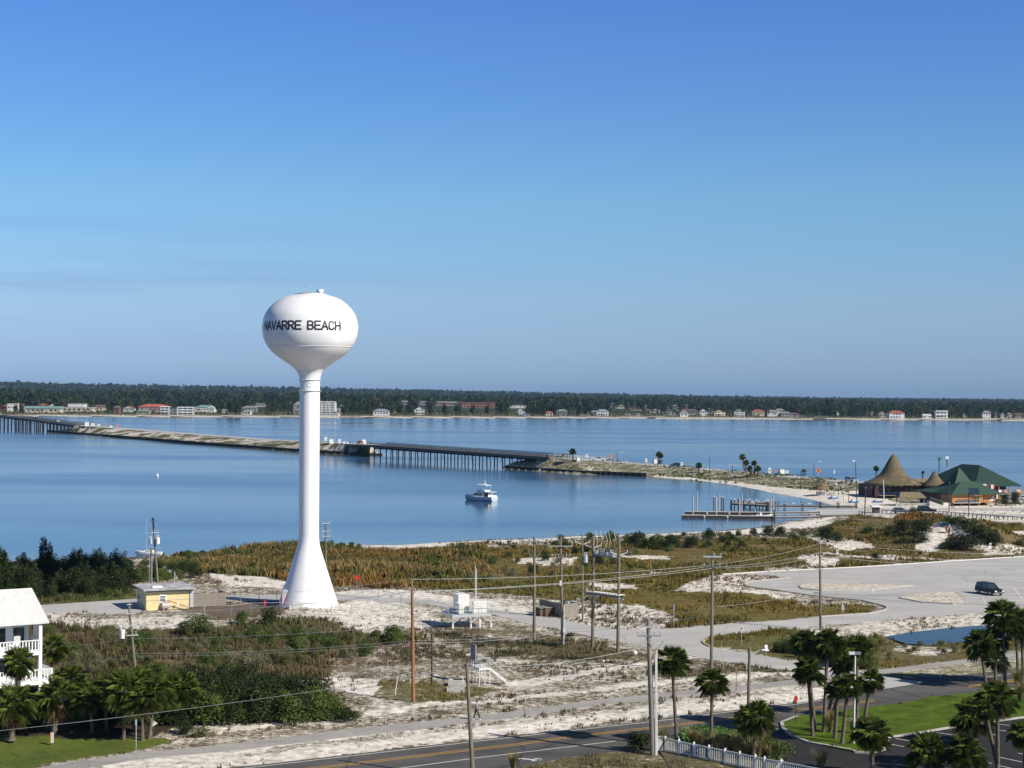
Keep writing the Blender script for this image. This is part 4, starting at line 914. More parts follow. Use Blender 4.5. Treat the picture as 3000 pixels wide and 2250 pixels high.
t, b, v = pole('weathered grey pole with steel conduit beside the white picket fence', (1899, 1812), (1913, 2212), .23, m='wood_grey')
W13b, W13v = b, v; crossarm(t, onp(v, .94), 1.6, xs=(), an=.15, sz=.1); crossarm(t, onp(v, .875), 1.9, xs=(-.5, -.25, .25, .5), an=.05, m='grey')
w = MB(); w.cyl((.3, -.12, 0), (.22, -.15, v.z * .77), .06); w.cyl((.2, -.24, 0), (.12, -.26, v.z * .74), .045); w.build('conduit', MT['galv_white'], t)
w = MB(); w.tube([Vector((-.75, -.2, v.z * .87)), Vector((-.55, -.2, v.z * .83)), Vector((-.1, -.25, v.z * .80))], .03); w.tube([Vector((.75, -.2, v.z * .84)), Vector((.5, -.2, v.z * .80)), Vector((.12, -.25, v.z * .78))], .03); w.build('drop_cable', MT['grey'], t)
t, b, v = pole('grey pole with a street lamp arm reaching right, beside the access road mouth', (2196, 1897), (2190, 2186), .15)
lp = up(2240, 1905, b.y) - b
w = MB(); w.tube([onp(v, .93), onp(v, .96) + Vector((.7, 0, .0)), lp + Vector((-.4, 0, .05))], .035); o = w.build('lamp_arm', MT['galv_white'], t)
w = MB(); w.ball((lp.x, lp.y, lp.z), .38, .16, .12, 12, 6); w.ball((lp.x + .05, lp.y, lp.z + .2), .14, .14, .26, 8, 6); w.build('lamp_head', MT['white'], o)
t, b, v = pole('lone pole with a small white arm between the big lot and the palms', (2402, 1594), (2404, 1846), .165)
W15b, W15v = b, v; crossarm(t, onp(v, .71), 1.1, xs=(), an=.1); 
w = MB(); w.cyl(v, v + Vector((0, 0, .5)), .03); w.build('top_pin', MT['galv'], t)
# double-headed lamp post between the palms on the lawn
b = at(2501, 2178, .15); T_ = up(2505, 1917, b.y)
t = thing('lamp_post', 'white lamp post with two box heads among the lawn palms', 'lamp post', b)
v = T_ - b; w = MB(); w.cyl((0, 0, 0), v, .10, .08); w.build('shaft', MT['offwhite'], t)
w = MB(); w.box(v.x + .22, v.y, v.z + .1, .5, .35, .22); w.build('lamp_head', MT['grey'], t)
w = MB(); w.box(v.x - .3, v.y, v.z + .1, .5, .35, .22); w.build('lamp_head', MT['offwhite'], t)

# ---------------------------------------------------------------- overhead wires
def wire(label, pts, sag=.5, r=.016, m='galv'):
    w = MB(); o = pts[0]
    for a, b in zip(pts[:-1], pts[1:]):
        n = 14; P = []
        for i in range(n + 1):
            u = i / n; q = a.lerp(b, u); q.z -= 4 * sag * u * (1 - u); P.append(q - o)
        for p, q in zip(P[:-1], P[1:]): w.cyl(p, q, r, r, 4, caps=False)
    x = w.build('overhead_wire', MT[m], None); x.location = o
    return tag(x, label, 'wire', 'overhead power lines')
dW2, dW4, d12, d15 = W2b.y, W4b.y, W12b.y, W15b.y
far = lambda x, y: up(x, y, 262)
wire('highest wire, from the brown pole top over the pole cluster to the junction pole', [up(379, 1762, dW2), up(1209, 1697, dW4), up(2063, 1657, d12), up(2402, 1592, d15), up(3100, 1627, 250)], .35)
wire('second wire crossing the pole cluster from the leaning transformer pole', [up(-400, 1815, 190), up(394, 1795, dW2), up(1202, 1733, dW4), up(2060, 1662, d12), up(2402, 1618, d15), up(3100, 1668, 250)], .4)
wire('third wire crossing the pole cluster just below the second', [up(-400, 1850, 190), up(397, 1797, dW2), up(1214, 1734, dW4), up(2095, 1664, d12), up(2406, 1628, d15), up(3100, 1675, 250)], .4)
wire('wire running from the white transformer across the brush field', [up(-400, 1938, 190), up(393, 1871, dW2), up(1206, 1832, dW4)], .3)
wire('upper of two wires sagging over the brush toward the brown pole', [up(-400, 1995, 190), up(398, 1915, dW2), up(1206, 1876, dW4), up(1648, 1845, 205), up(2100, 1777, 190), up(2402, 1725, d15)], .35)
wire('lower of two wires sagging over the brush toward the brown pole', [up(-400, 2000, 190), up(399, 1922, dW2), up(1206, 1884, dW4), up(1648, 1852, 205), up(2085, 1800, d12)], .35)
wire('low wire from the left over the dark thicket to the bare leaning pole', [up(-400, 2178, 135), W6 + Vector((0, 0, -.3)), W13b + W13v * .8], .5)
wire('dark wire crossing the parking lot toward the lone pole', [W15b + W15v * .42, up(3150, 1740, 200)], .25, m='grey')
wire('dark lower wire crossing the lot behind the palms', [W15b + W15v * .40, up(3150, 1776, 200)], .25, m='grey')
wire('drop wire from the brown pole to the stair platform', [W4b + W4v * .47, up(1360, 1952, 172)], .2, m='grey')

# ---------------------------------------------------------------- raised equipment platforms
def railing(t, P, h=1.05, name='railing', m='galv'):
    w = MB()
    for a, b in zip(P[:-1], P[1:]):
        a = Vector(a); b = Vector(b); n = max(1, round((b - a).length / 1.3))
        for f in (1, .5): w.cyl(a + Vector((0, 0, h * f)), b + Vector((0, 0, h * f)), .028, n=5)
        for i in range(n + 1): q = a.lerp(b, i / n); w.cyl(q, q + Vector((0, 0, h)), .03, n=5)
    w.build(name, MT[m], t)
P0 = at(1325, 1838); t = thing('equipment_platform', 'long raised steel platform with four electrical cabinets beside the access road', 'platform', P0, rad(21))
Wd, Dp, Hz = 5.3, 4.4, 1.5
w = MB(); w.box(Wd / 2, Dp / 2, Hz, Wd, Dp, .1); w.build('deck', MT['galv'], t)
w = MB()
for y in (0.03, Dp - .03): w.box(Wd / 2, y, Hz - .17, Wd, .1, .24)
for x in (0.03, Wd - .03): w.box(x, Dp / 2, Hz - .17, .1, Dp - .2, .24)
w.build('beam', MT['galv'], t)
for x in (0.06, 2.5, 3.7, Wd - .06):
    for y in (0.06, Dp - .06):
        w = MB(); w.cyl((x, y, .3), (x, y, Hz - .3), .06); w.cyl((x, y, -.2), (x, y, .35), .16); w.build('leg', MT['galv_white'], t)
w = MB()
for x, s in ((.06, 1), (2.5, 1), (Wd - .06, -1)): w.bar((x, .06, .45), (x + s * 1.0, .06, Hz - .3), .06)
w.build('brace', MT['galv_white'], t)
railing(t, [(0, Dp, Hz), (0, 0, Hz), (Wd, 0, Hz), (Wd, Dp, Hz)])
for lab, x, y, sx, sy, sz in (('tall cabinet', 2.2, 2.9, 1.5, 2.0, 2.3), ('cabinet', 1.35, 1.2, .62, 1.5, 1.35), ('cabinet', 3.9, .75, 1.75, .7, 1.55), ('low cabinet', .9, 2.9, 1.2, 1.2, .5)):
    w = MB(); w.box(x, y, Hz + .08 + sz / 2, sx, sy, sz); cb = w.build('cabinet', MT['white'], t)
    w = MB(); n = 2 if sx > 1 else 1
    for i in range(n): w.box(x - sx / 2 + sx * (i + .5) / n, y - sy / 2 - .012, Hz + .1 + sz / 2, sx / n - .1, .02, sz - .15)
    w.build('door', MT['offwhite'], cb)
t2 = thing('antenna_mast', 'pair of thin white masts standing right behind the long equipment platform', 'mast', at(1392, 1768))
for x, y1 in ((0, 1655), (.16, 1667)):
    w = MB(); w.cyl((x, 0, 0), (x, 0, (up(1392, y1, t2.location.y)).z), .045, n=6); w.build('mast', MT['galv_white'], t2)
P0 = at(1403, 2003); t = thing('stair_platform', 'tall narrow steel platform with a grey panel and a stair down to the right', 'platform', P0, rad(21))
k = P0.y / FPX; Hz = 1.5 + .0; Hz = (up(1403, 1961, P0.y)).z
Wd, Dp = 1.25, 2.6
w = MB(); w.box(Wd / 2, Dp / 2, Hz, Wd, Dp, .2); w.build('deck', MT['galv_white'], t)
for x in (.06, .65, Wd - .06):
    for y in (.06, Dp - .06):
        w = MB(); w.cyl((x, y, -.2), (x, y, Hz - .1), .05); w.build('leg', MT['galv_white'], t)
railing(t, [(.15, 0, Hz + .1), (Wd, 0, Hz + .1)]); railing(t, [(.3, Dp, Hz + .1), (Wd, Dp, Hz + .1)]); railing(t, [(0, 0, Hz + .1), (0, .6, Hz + .1)])
w = MB(); w.box(.02, 1.9, Hz + 1.55, .10, 1.3, 1.7); w.bar((.02, 1.3, Hz), (.02, 1.3, Hz + .8), .08); w.bar((.02, 2.5, Hz), (.02, 2.5, Hz + .8), .08); w.box(.08, 1.22, Hz + 1.4, .16, .05, 1.9); w.build('control_panel', MT['grey'], t)
w = MB()
sl = 1.75
for y in (.0, .95): w.bar((Wd, y + .05, Hz), (Wd + sl, y + .05, .05), .06, .2)
for i in range(8):
    f = (i + .5) / 8; w.box(Wd + sl * f, .52, Hz * (1 - f), .24, .9, .04)
w.build('stair', MT['galv_white'], t)
w = MB()
for y in (0, 1.0):
    w.cyl((Wd, y, Hz + 1.0), (Wd + sl, y, 1.0), .025)
    for f in (.15, .6, 1): w.cyl((Wd + sl * f, y, Hz * (1 - f)), (Wd + sl * f, y, Hz * (1 - f) + 1), .025)
w.build('stair_rail', MT['galv'], t)
for x, y, lab in ((1338, 2005, 'flat concrete slab with a bent vent pipe left of the stair platform'), (1334, 2023, 'lower flat concrete slab left of the stair platform')):
    p = at(x, y); t = thing('concrete_slab', lab, 'slab', p, .05)
    w = MB(); w.box(0, 0, .08, 1.8, 2.6 if y < 2010 else 2.0, .3); w.build('slab', MT['concrete'], t)
    if y < 2010:
        w = MB(); w.tube([Vector((.6, -.5, .1)), Vector((.6, -.5, .75)), Vector((.45, -.5, .9)), Vector((.25, -.5, .85))], .06); w.build('vent_pipe', MT['offwhite'], t)

# ---------------------------------------------------------------- hydrants, signs, small posts
def hydrant(px, lab):
    p = at(*px); t = thing('fire_hydrant', lab, 'fire hydrant', p)
    w = MB(); w.cyl((0, 0, -.05), (0, 0, .62), .14, n=10); w.ball((0, 0, .64), .16, .16, .14, 10, 5); w.build('barrel', MT['redp'], t)
    w = MB(); w.cyl((-.25, 0, .45), (.25, 0, .45), .075, n=8); w.cyl((0, -.24, .4), (0, 0, .4), .09, n=8); w.build('outlet', MT['redp'], t)
hydrant((775, 1775), 'red fire hydrant left of the water tower foot'); hydrant((1572, 1797), 'red fire hydrant beside the board enclosure lean-to')
def sign(lab, top, base, shape, m, w_, h_, face=None, pm_='galv', ang=0.0, group=None, ground_=False, glyph=None):
    b = gat(*base) if ground_ else at(*base); T_ = up(top[0], top[1], b.y); t = thing('road_sign', lab, 'sign', b, 0, group)
    v = T_ - b; hgt = v.z
    w = MB(); w.cyl((0, .03, -.1), (0, .03, hgt - .03), .035, n=6); w.build('post', MT[pm_], t)
    s = MB(); cz = hgt - h_ / 2
    if shape == 'rect': s.box(0, 0, cz, w_, .03, h_, ang)
    else:
        n = {'oct': 8, 'dia': 4, 'oval': 14}[shape]; a0 = {'oct': math.pi / 8, 'dia': 0, 'oval': 0}[shape]
        pts = [(w_ / 2 * math.cos(a0 + 2 * math.pi * i / n), h_ / 2 * math.sin(a0 + 2 * math.pi * i / n)) for i in range(n)]
        s.add([(x, -.02, cz + z) for x, z in pts] + [(x, .01, cz + z) for x, z in pts], [tuple(range(n)), tuple(range(n, 2 * n))[::-1]] + [(i, i + n, (i + 1) % n + n, (i + 1) % n) for i in range(n)])
    p = s.build('panel', MT[m], t)
    if glyph:
        g = MB()
        for (x, z, sx, sz) in glyph: g.box(x * w_, -.03, cz + z * h_, sx * w_, .012, sz * h_, ang)
        g.build('legend', MT[face or 'black'], p)
    return t
TXT = [(0, .25, .6, .12), (0, 0, .7, .12), (0, -.25, .5, .12)]
sign('red diamond sign behind the fence right of the tower', (1043.6, 1685), (1045, 1751), 'dia', 'redp', .85, .85)
sign('grey back of a small sign beside the access road', (1976, 1771), (1974, 1838), 'rect', 'grey', .28, .8)
sign('white rectangular sign on the grassy point between the two roads', (2173, 1835), (2172, 1891), 'rect', 'white', .36, .5, glyph=TXT)
sign('white arched sign behind the street lamp head', (2242, 1889), (2244, 1953), 'rect', 'white', .35, .6, glyph=[(0, -.05, .2, .5)])
sign('rust diamond sign seen from behind beside the shared path', (2157, 1950), (2157, 2026), 'dia', 'wood_brown', .36, .5, pm_='wood_brown')
sign('red octagonal stop sign at the mouth of the drive', (2334, 2037), (2331, 2121), 'oct', 'redp', .36, .62, face='white', pm_='black')
sign('grey square sign back beside the road near the pond', (2467, 1771), (2469, 1836), 'rect', 'galv', .32, .75)
sign('white oval sign on the traffic island of the big lot', (2558, 1724), (2558, 1766), 'oval', 'white', .36, .62, glyph=[(0, -.1, .15, .5)])
sign('small pale sign on the upper lot island', (2551, 1690), (2551, 1714), 'rect', 'offwhite', .4, .28, glyph=[(0, 0, .5, .4)])
sign('white notice board post at the lot edge, left one', (2453, 1611), (2453, 1657), 'rect', 'white', .4, .8, glyph=[(.1, .1, .5, .3)])
sign('white notice board post at the lot edge below the dune', (2901, 1591), (2901, 1634), 'rect', 'white', .4, .85, glyph=[(.1, .1, .5, .3)])
sign('green backed bus sign by the beach hut', (2450, 1415), (2450, 1445), 'rect', 'white', .5, .6)
sign('thin pole sign in the marsh edge right of the brush', (2305, 1655), (2305, 1689), 'rect', 'grey', .08, .4)
p = at(2168, 2188); t = thing('sign_board', 'grey back of a narrow sign board above the hedge', 'sign', p)
w = MB(); w.cyl((0, 0, 0), (0, 0, 1.1), .04); w.build('post', MT['galv'], t); w = MB(); w.box(0, 0, 1.2, .3, .03, 1.0); w.build('panel', MT['galv'], t)
for x, y, h in ((2187, 1965, .72), (2224, 1960, .35), (1157, 2037, 1.9), (1113 - 24, 1772, .8), (1111, 1757, .25)):
    b = at(x, y); t = thing('marker_post', 'short white marker post standing in the roadside grass' if h < 1.5 else 'tall thin white marker rod left of the brown pole', 'post', b, 0, 'short white marker posts' if h < 1.5 else None)
    w = MB(); w.cyl((0, 0, 0), (0 if h < 1.5 else .25, 0, h), .045, n=6); w.build('post', MT['white'], t)
    w = MB(); w.cyl((0 if h < 1.5 else .25, 0, h), (0 if h < 1.5 else .25, 0, h + .05), .05, n=6); w.build('cap', MT['galv'], t)
t = thing('marker_post', 'cream marker post standing on the lawn left of the palms', 'post', at(152, 2176)); w = MB(); w.box(0, 0, .43, .27, .12, .86); w.build('post', MT['offwhite'], t)
w = MB(); w.box(-.1, -.065, .43, .07, .01, .8); w.build('stripe', MT['orange'], t)
for x0, y0, x1, y1 in ((2120, 1966, 2115, 1904), (1749, 1906, 1763, 1872), (1683, 1885, 1689, 1867), (1857, 1902, 1847, 1872), (1999, 2187, 1972, 2121)):
    b = at(x0, y0); T_ = up(x1, y1, b.y + .5); t = thing('guy_guard', 'yellow plastic guy wire guard standing near the road junction' if y0 < 2100 else 'thin white guy guard beside the leaning picket fence corner', 'guard', b, 0, 'yellow guy wire guards' if y0 < 2100 else None)
    w = MB(); w.cyl((0, 0, 0), T_ - b, .035, .03, n=6); w.build('guard', kerb_y if y0 < 2100 else MT['white'], t)
    w = MB(); w.cyl(T_ - b, (T_ - b) * 1.4, .012, n=4); w.build('wire', MT['galv'], t)
for i, (x, y) in enumerate((x, y) for x, y in pm(cD, (1345, 318), (1465, 313), (1360, 250), (1200, 270))):
    p = at(x, y); t = thing('wheel_stop', ['brown concrete wheel stop left of the lone pole', 'brown concrete wheel stop right of the lone pole', 'grey concrete block on the lot edge by the lone pole', 'dark block in the weeds left of the lone pole'][i], 'block', p, .1)
    w = MB(); w.box(0, 0, .14, 1.1 if i < 2 else .6, .25, .25); w.build('block', MT['wood_dark'] if i != 2 else MT['grey'], t)
p = at(1671, 1862); t = thing('old_tyre', 'dark old tyre lying at the access road edge', 'tyre', p); w = MB(); w.lathe([(.35, 0), (.5, .08), (.5, .2), (.35, .28), (.28, .2), (.28, .06), (.35, 0)], 16); w.build('tyre', MT['rubber'], t)
p = at(1860, 1915); t = thing('drain_cover', 'white plastic cover in the grass left of the grey pole', 'cover', p); w = MB(); w.ball((0, 0, .1), .3, .3, .25); w.build('dome', MT['white'], t)
# ---------------------------------------------------------------- vegetation
def leafcloud(lobes, n, size, seed, flat=.5, inner=.25, droop=0.0):
    """n leaf-cluster quads spread through a union of ellipsoids (cx,cy,cz,rx,ry,rz)"""
    r = np.random.default_rng(seed); L = np.array(lobes, float)
    vol = (L[:, 3] * L[:, 4] * L[:, 5]) ** .7; k = r.choice(len(L), n, p=vol / vol.sum())
    d = r.normal(0, 1, (n, 3)); d /= np.linalg.norm(d, axis=1)[:, None]
    d[:, 2] = np.where(d[:, 2] < -.35, -d[:, 2], d[:, 2])
    rr = np.where(r.uniform(0, 1, n) < inner, r.uniform(.3, .8, n), r.uniform(.8, 1.08, n))
    c = L[k, :3] + d * L[k, 3:] * rr[:, None]
    # leaf normal: mostly outward, some scatter
    nn = d * .9 + r.normal(0, .55, (n, 3)) + np.array([0, 0, .35]); nn /= np.linalg.norm(nn, axis=1)[:, None]
    a = np.cross(nn, r.normal(0, 1, (n, 3))); a /= np.linalg.norm(a, axis=1)[:, None] + 1e-9; b = np.cross(nn, a)
    s = size * r.uniform(.55, 1.35, n)[:, None]
    V = np.zeros((n, 4, 3)); V[:, 0] = c - a * s; V[:, 1] = c - b * s * flat; V[:, 2] = c + a * s; V[:, 3] = c + b * s * flat
    V[..., 2] = np.maximum(V[..., 2], .02)
    return V.reshape(-1, 3), np.arange(n * 4).reshape(-1, 4)
def bush_proto(name, lab, cat, w_, h_, n, size, m, seed, nl=6, spire=0, stem=True):
    r = random.Random(seed); lobes = []
    for i in range(nl):
        a = r.uniform(0, 6.28); q = r.uniform(.15, .62) * w_
        rw = w_ * r.uniform(.28, .5); rh = h_ * r.uniform(.25, .45)
        lobes.append((q * math.cos(a), q * math.sin(a), h_ * r.uniform(.25, .62), rw, rw, rh))
    lobes.append((0, 0, h_ * .55, w_ * .5, w_ * .5, h_ * .42))
    if h_ < 5: lobes += [(.25 * w_, 0, h_ * .2, w_ * .62, w_ * .55, h_ * .28), (-.25 * w_, .1 * w_, h_ * .2, w_ * .58, w_ * .6, h_ * .26)]
    for i in range(spire): lobes.append((r.uniform(-.3, .3) * w_, r.uniform(-.3, .3) * w_, h_ * r.uniform(.8, 1.0), w_ * .2, w_ * .2, h_ * .22))
    t = thing(name, lab, cat)
    V, Fc = leafcloud(lobes, n, size, seed); npmesh('foliage', V, Fc, MT[m], t)
    if stem:
        w = MB()
        for i in range(4):
            a = r.uniform(0, 6.28); w.cyl((0, 0, -.1), (w_ * .3 * math.cos(a), w_ * .3 * math.sin(a), h_ * .6), .05 * h_ / 1.5, .02, n=5, caps=False)
        w.build('stem', MT['bark'], t)
    return t
HIDE = Vector((0, -400, 0))
PROTO = {}
def protos(key, n, *a, **k):
    PROTO[key] = [bush_proto(*a, seed=100 + 13 * i + hash_s(key), **k) for i in range(n)]
def hash_s(s): return sum(ord(c) * (i + 3) for i, c in enumerate(s)) % 997
protos('green', 3, 'shrub', 'x', 'shrub', 1.25, 1.5, 2300, .068, 'leaf')
protos('dark', 3, 'shrub', 'x', 'shrub', 1.35, 1.7, 2700, .068, 'leaf_dark')
protos('olive', 3, 'shrub', 'x', 'shrub', 1.1, 1.2, 1900, .058, 'leaf_olive')
protos('pale', 3, 'shrub', 'x', 'shrub', 1.1, 1.3, 1900, .055, 'leaf_pale')
protos('oak', 4, 'evergreen_tree', 'x', 'tree', 2.4, 4.4, 3400, .14, 'leaf_dark', nl=10, spire=2)
protos('pine', 2, 'pine_tree', 'x', 'tree', 1.7, 6.4, 3400, .16, 'leaf_dark', nl=12, spire=6)
USED = {}
def put(key, x, y, s, label, group=None, sz=None, kf=gat):
    P = PROTO[key]; i = random.randrange(len(P)); p = kf(x, y)
    sc = (s * random.uniform(.9, 1.12), s * random.uniform(.9, 1.12), (sz or s) * random.uniform(.88, 1.12))
    if (key, i) not in USED:
        USED[(key, i)] = 1; o = P[i]
        KIDC[o.name] = kids(o); o.location = p; o.rotation_euler = (0, 0, random.uniform(0, 6.28)); o.scale = sc; o['label'] = label
        if group: o['group'] = group
        elif 'group' in o: del o['group']
        return o
    o = dup(P[i], p, random.uniform(0, 6.28), label, None, sc)
    if 'group' in o and not group: del o['group']
    if group: o['group'] = group
    return o
PAVL = list(PAVEW.values())
STF = []
def scatter(keys, poly, n, s0, s1, label, group, mind=1.0, seed=1, kf=gat, stuff=False):
    r = random.Random(seed); W_ = wp(poly); xs = [p[0] for p in W_]; ys = [p[1] for p in W_]; done = []; tries = 0
    while len(done) < n and tries < n * 60:
        tries += 1; x = r.uniform(min(xs), max(xs)); y = r.uniform(min(ys), max(ys)); X = np.array([x]); Y = np.array([y])
        if not inside(W_, X, Y)[0]: continue
        if any(inside(p, X, Y)[0] for p in PAVL): continue
        if any((x - a) ** 2 + (y - b) ** 2 < mind ** 2 for a, b in done): continue
        done.append((x, y)); key = r.choice(keys); s = r.uniform(s0, s1); z = gz(x, y)
        if stuff: STF.append((key, r.randrange(len(PROTO[key])), x, y, z, s, r.uniform(0, 6.28))); continue
        put(key, 0, 0, s, label, group, kf=lambda *_: Vector((x, y, z)))
# woods at the far left
for i, (x, y, k, s, lab) in enumerate([(132, 1722, 'pine', 1.05, 'tallest dark pine of the left wood, its top against the water'), (334, 1716, 'oak', 1.12, 'rounded dark evergreen rising just left of the pump house poles'), (8, 1712, 'pine', .85, 'dark pine at the left photo edge against the water'),
        (236, 1706, 'oak', .95, 'evergreen tree in the middle of the left wood with a spiky top'), (60, 1716, 'oak', .9, 'evergreen tree between the two pines of the left wood')]):
    put(k, x, y, s, lab)
scatter(['oak', 'oak', 'oak', 'dark'], [(-160, 1690), (360, 1685), (372, 1742), (130, 1752), (-160, 1760)], 46, .74, 1.0, 'dense dark evergreen tree in the wood along the left shore', 'evergreen trees of the left shore wood', 2.2, 5)
scatter(['dark'], [(-160, 1690), (360, 1680), (375, 1740), (130, 1756), (-160, 1764)], 110, 1.2, 1.75, '', None, 1.2, 25, stuff=True)
scatter(['dark', 'green', 'olive'], [(355, 1655), (560, 1668), (575, 1700), (540, 1712), (380, 1712)], 34, .8, 1.35, 'green shrub in the thicket behind the yellow pump house', 'shrubs behind the pump house', 1.5, 6, stuff=True)
scatter(['olive', 'green'], [(-100, 1742), (360, 1738), (370, 1752), (120, 1768), (-100, 1772)], 18, .5, .9, 'low shrub at the front edge of the left shore wood', 'low shrubs fronting the left wood', 2, 7, stuff=True)
scatter(['pale', 'olive', 'green'], [(540, 1634), (700, 1622), (872, 1606), (960, 1600), (1055, 1603), (1055, 1609), (872, 1614), (700, 1630), (560, 1642)], 44, .6, 1.05, 'pale green shrub on the bank between the orange marsh and the water', 'shrubs on the marsh bank', 1.6, 8, stuff=True)
scatter(['pale', 'green', 'olive'], [(500, 1665), (1200, 1640), (1450, 1650), (1460, 1715), (960, 1712), (820, 1698), (560, 1682)], 46, .6, 1.1, 'green shrub scattered in the orange marsh grass', 'shrubs in the orange marsh', 3, 9, stuff=True)
scatter(['green', 'olive', 'dark', 'pale'], [(1460, 1612), (1760, 1596), (1900, 1600), (1860, 1640), (1700, 1690), (1480, 1700)], 40, .55, 1.1, 'shrub among the olive grass behind the pole cluster', 'shrubs behind the pole cluster', 3, 10, stuff=True)
scatter(['olive', 'green', 'dark'], [(1900, 1580), (2350, 1560), (2400, 1575), (2340, 1610), (2150, 1625), (1920, 1625)], 30, .55, 1.0, 'small shrub in the olive flat below the dock beach', 'shrubs below the dock beach', 3, 11, stuff=True)
# individual bushes
for x, y, k, s, sz, lab in [
        (574, 1856, 'green', 2.3, 1.75, 'large rounded green bush in front of the chain-link fence'), (706, 1829, 'green', 1.15, 1.1, 'green bush right of the large rounded bush by the fence'), (788, 1834, 'dark', 1.35, 1.5, 'dark green bush left below the water tower foot'),
        (1146, 1888, 'green', 1.7, 1.5, 'green bush left of the brown pole at mid height'), (1105, 1888, 'green', 1.1, 1.1, 'smaller green bush touching the one left of the brown pole'), (1010, 1886, 'olive', 1.9, 1.2, 'spreading olive bush in the brush field below the tower'), (876, 1888, 'green', 1.6, 1.2, 'green bush in the brush field below the tower foot'),
        (940, 1882, 'olive', 1.4, 1.0, 'olive bush between two green bushes below the tower'), (450, 1786, 'leafy', 1.0, 1.1, 'yellow green bush against the pump house front corner'),
        (1870, 1606, 'dark', 1.9, 1.9, 'largest dark bush clump on the grassy shore behind the poles'), (1925, 1609, 'green', 2.1, 2.2, 'tall green bush clump on the grassy shore'), (1965, 1612, 'dark', 1.9, 1.7, 'right end of the large bush clump on the shore'), (1840, 1596, 'green', 1.2, 1.5, 'bush at the left end of the shore clump'),
        (1789, 1585, 'green', 1.2, 1.4, 'round green bush on the shore above the paired poles'), (1725, 1588, 'green', 1.3, 1.4, 'round green bush on the shore between tall poles'), (1645, 1585, 'olive', 1.0, 1.2, 'shore bush behind the switch gear pole'),
        (2028, 1605, 'dark', 1.7, 1.6, 'dark bush left of the junction pole top'), (2075, 1604, 'dark', .9, .9, 'small dark bush behind the junction pole top'), (2073, 1586, 'dark', 1.05, 1.5, 'dark bush near the beach above the junction pole'), (2118, 1592, 'dark', .95, .9, 'compact dark bush right of the junction pole top'),
        (2169, 1609, 'dark', .7, .9, 'small dark bush alone in the olive flat'), (2250, 1568, 'dark', 1.7, 1.35, 'dark bush row on the beach edge, left part'), (2290, 1571, 'dark', 1.3, 1.2, 'dark bush row on the beach edge, right part'), (2207, 1571, 'dark', 1.0, 1.0, 'dark bush on the beach edge left of the row'),
        (2357, 1571, 'olive', 1.6, 1.0, 'olive bush beside the sandy track near the big dark bush'), (2425, 1588, 'dark', 2.0, 2.3, 'big dark bush above the lone pole'), (2450, 1590, 'dark', 1.5, 1.2, 'lower dark bush joined to the big one above the lone pole'),
        (2540, 1566, 'green', 2.0, 1.4, 'round green bush between the big dark bush and the dune'), (2678, 1512, 'dark', 1.4, 1.4, 'bush beside the parked black car at the fence'), (2650, 1563, 'dark', 2.2, 1.7, 'dark thicket left of the sand dune, rear part'), (2705, 1568, 'dark', 2.6, 2.0, 'dark thicket touching the left side of the dune'), (2610, 1560, 'olive', 1.9, 1.4, 'olive bush left of the dune thicket'),
        (2655, 1592, 'olive', 2.2, 1.2, 'low olive bush below the dune thicket'), (2700, 1594, 'dark', 1.8, 1.0, 'dark low bush on the dune left flank'), (2780, 1538, 'green', 2.0, 1.2, 'green bush behind the dune top'), (2815, 1545, 'dark', 1.8, 1.1, 'dark bush behind the dune top to the right'),
        (2850, 1570, 'dark', 2.6, 1.9, 'dark bush on the right shoulder of the dune'), (2885, 1590, 'dark', 2.7, 1.9, 'dark bush farther right on the dune'), (2915, 1600, 'dark', 2.2, 1.4, 'dark bush at the right end of the dune'), (2800, 1606, 'dark', 2.4, 1.6, 'dark bush in front of the sand dune'), (2835, 1614, 'dark', 2.5, 1.7, 'dark green bush at the dune foot, right of the sand slide'), (2772, 1610, 'dark', 1.4, .9, 'small dark bush at the lower edge of the sand slide'),
        (2567 + 0, 1640, 'dark', .9, .8, 'dark low bush at the big lot edge'), (2970, 1545, 'olive', 2.0, 1.0, 'olive bush right of the dune below the guard fence'), (2990, 1598, 'olive', 1.5, .9, 'bush at the right photo edge below the dune'), (2355, 1386, 'olive', 1.5, 1.6, 'bush on the far side of the causeway road'),
        (2975, 1481, 'dark', 1.5, 2.2, 'green bush beside the orange building near the white pickups'), (2948, 1483, 'dark', 1.4, 1.9, 'bush left of the white pickups'),
        (1931, 1356, 'olive', 2.6, 1.0, 'low dark bush around the causeway palm'), (545, 2153, 'dark', .9, .8, 'small bush at the sandy edge of the dark thicket'), (590, 2160, 'olive', 1.0, .8, 'brown bush on the sand below the palms'),
        (2265, 2225, 'green', 1.4, 1.1, 'bright green bush at the corner of the planting bed'), (1868, 2203, 'dark', 1.2, 1.1, 'dark bush left of the weathered grey pole')]:
    if k == 'leafy': k = 'olive'
    put(k, x, y, s, lab, sz=sz)
scatter(['olive', 'olive', 'green', 'pale'], [(150, 1850), (430, 1880), (760, 1850), (1100, 1880), (1090, 1920), (900, 1955), (740, 1985), (560, 2030), (250, 2020), (120, 1920)], 92, .65, 1.35, 'wild shrub in the brush field between the fence and the dark thicket', 'shrubs of the brush field', 1.9, 12)
scatter(['dark', 'dark', 'green'], [(560, 2062), (700, 2040), (850, 2050), (930, 2075), (985, 2100), (900, 2116), (700, 2128), (560, 2130)], 60, 1.35, 1.95, 'tall dark bush in the thicket beside the shared path', 'bushes of the dark thicket', 1.5, 13)
scatter(['dark', 'olive'], [(930, 2060), (1010, 2095), (1060, 2108), (960, 2118)], 10, .6, .9, 'low brown bush at the right end of the dark thicket', 'low bushes ending the thicket', 1, 14, stuff=True)
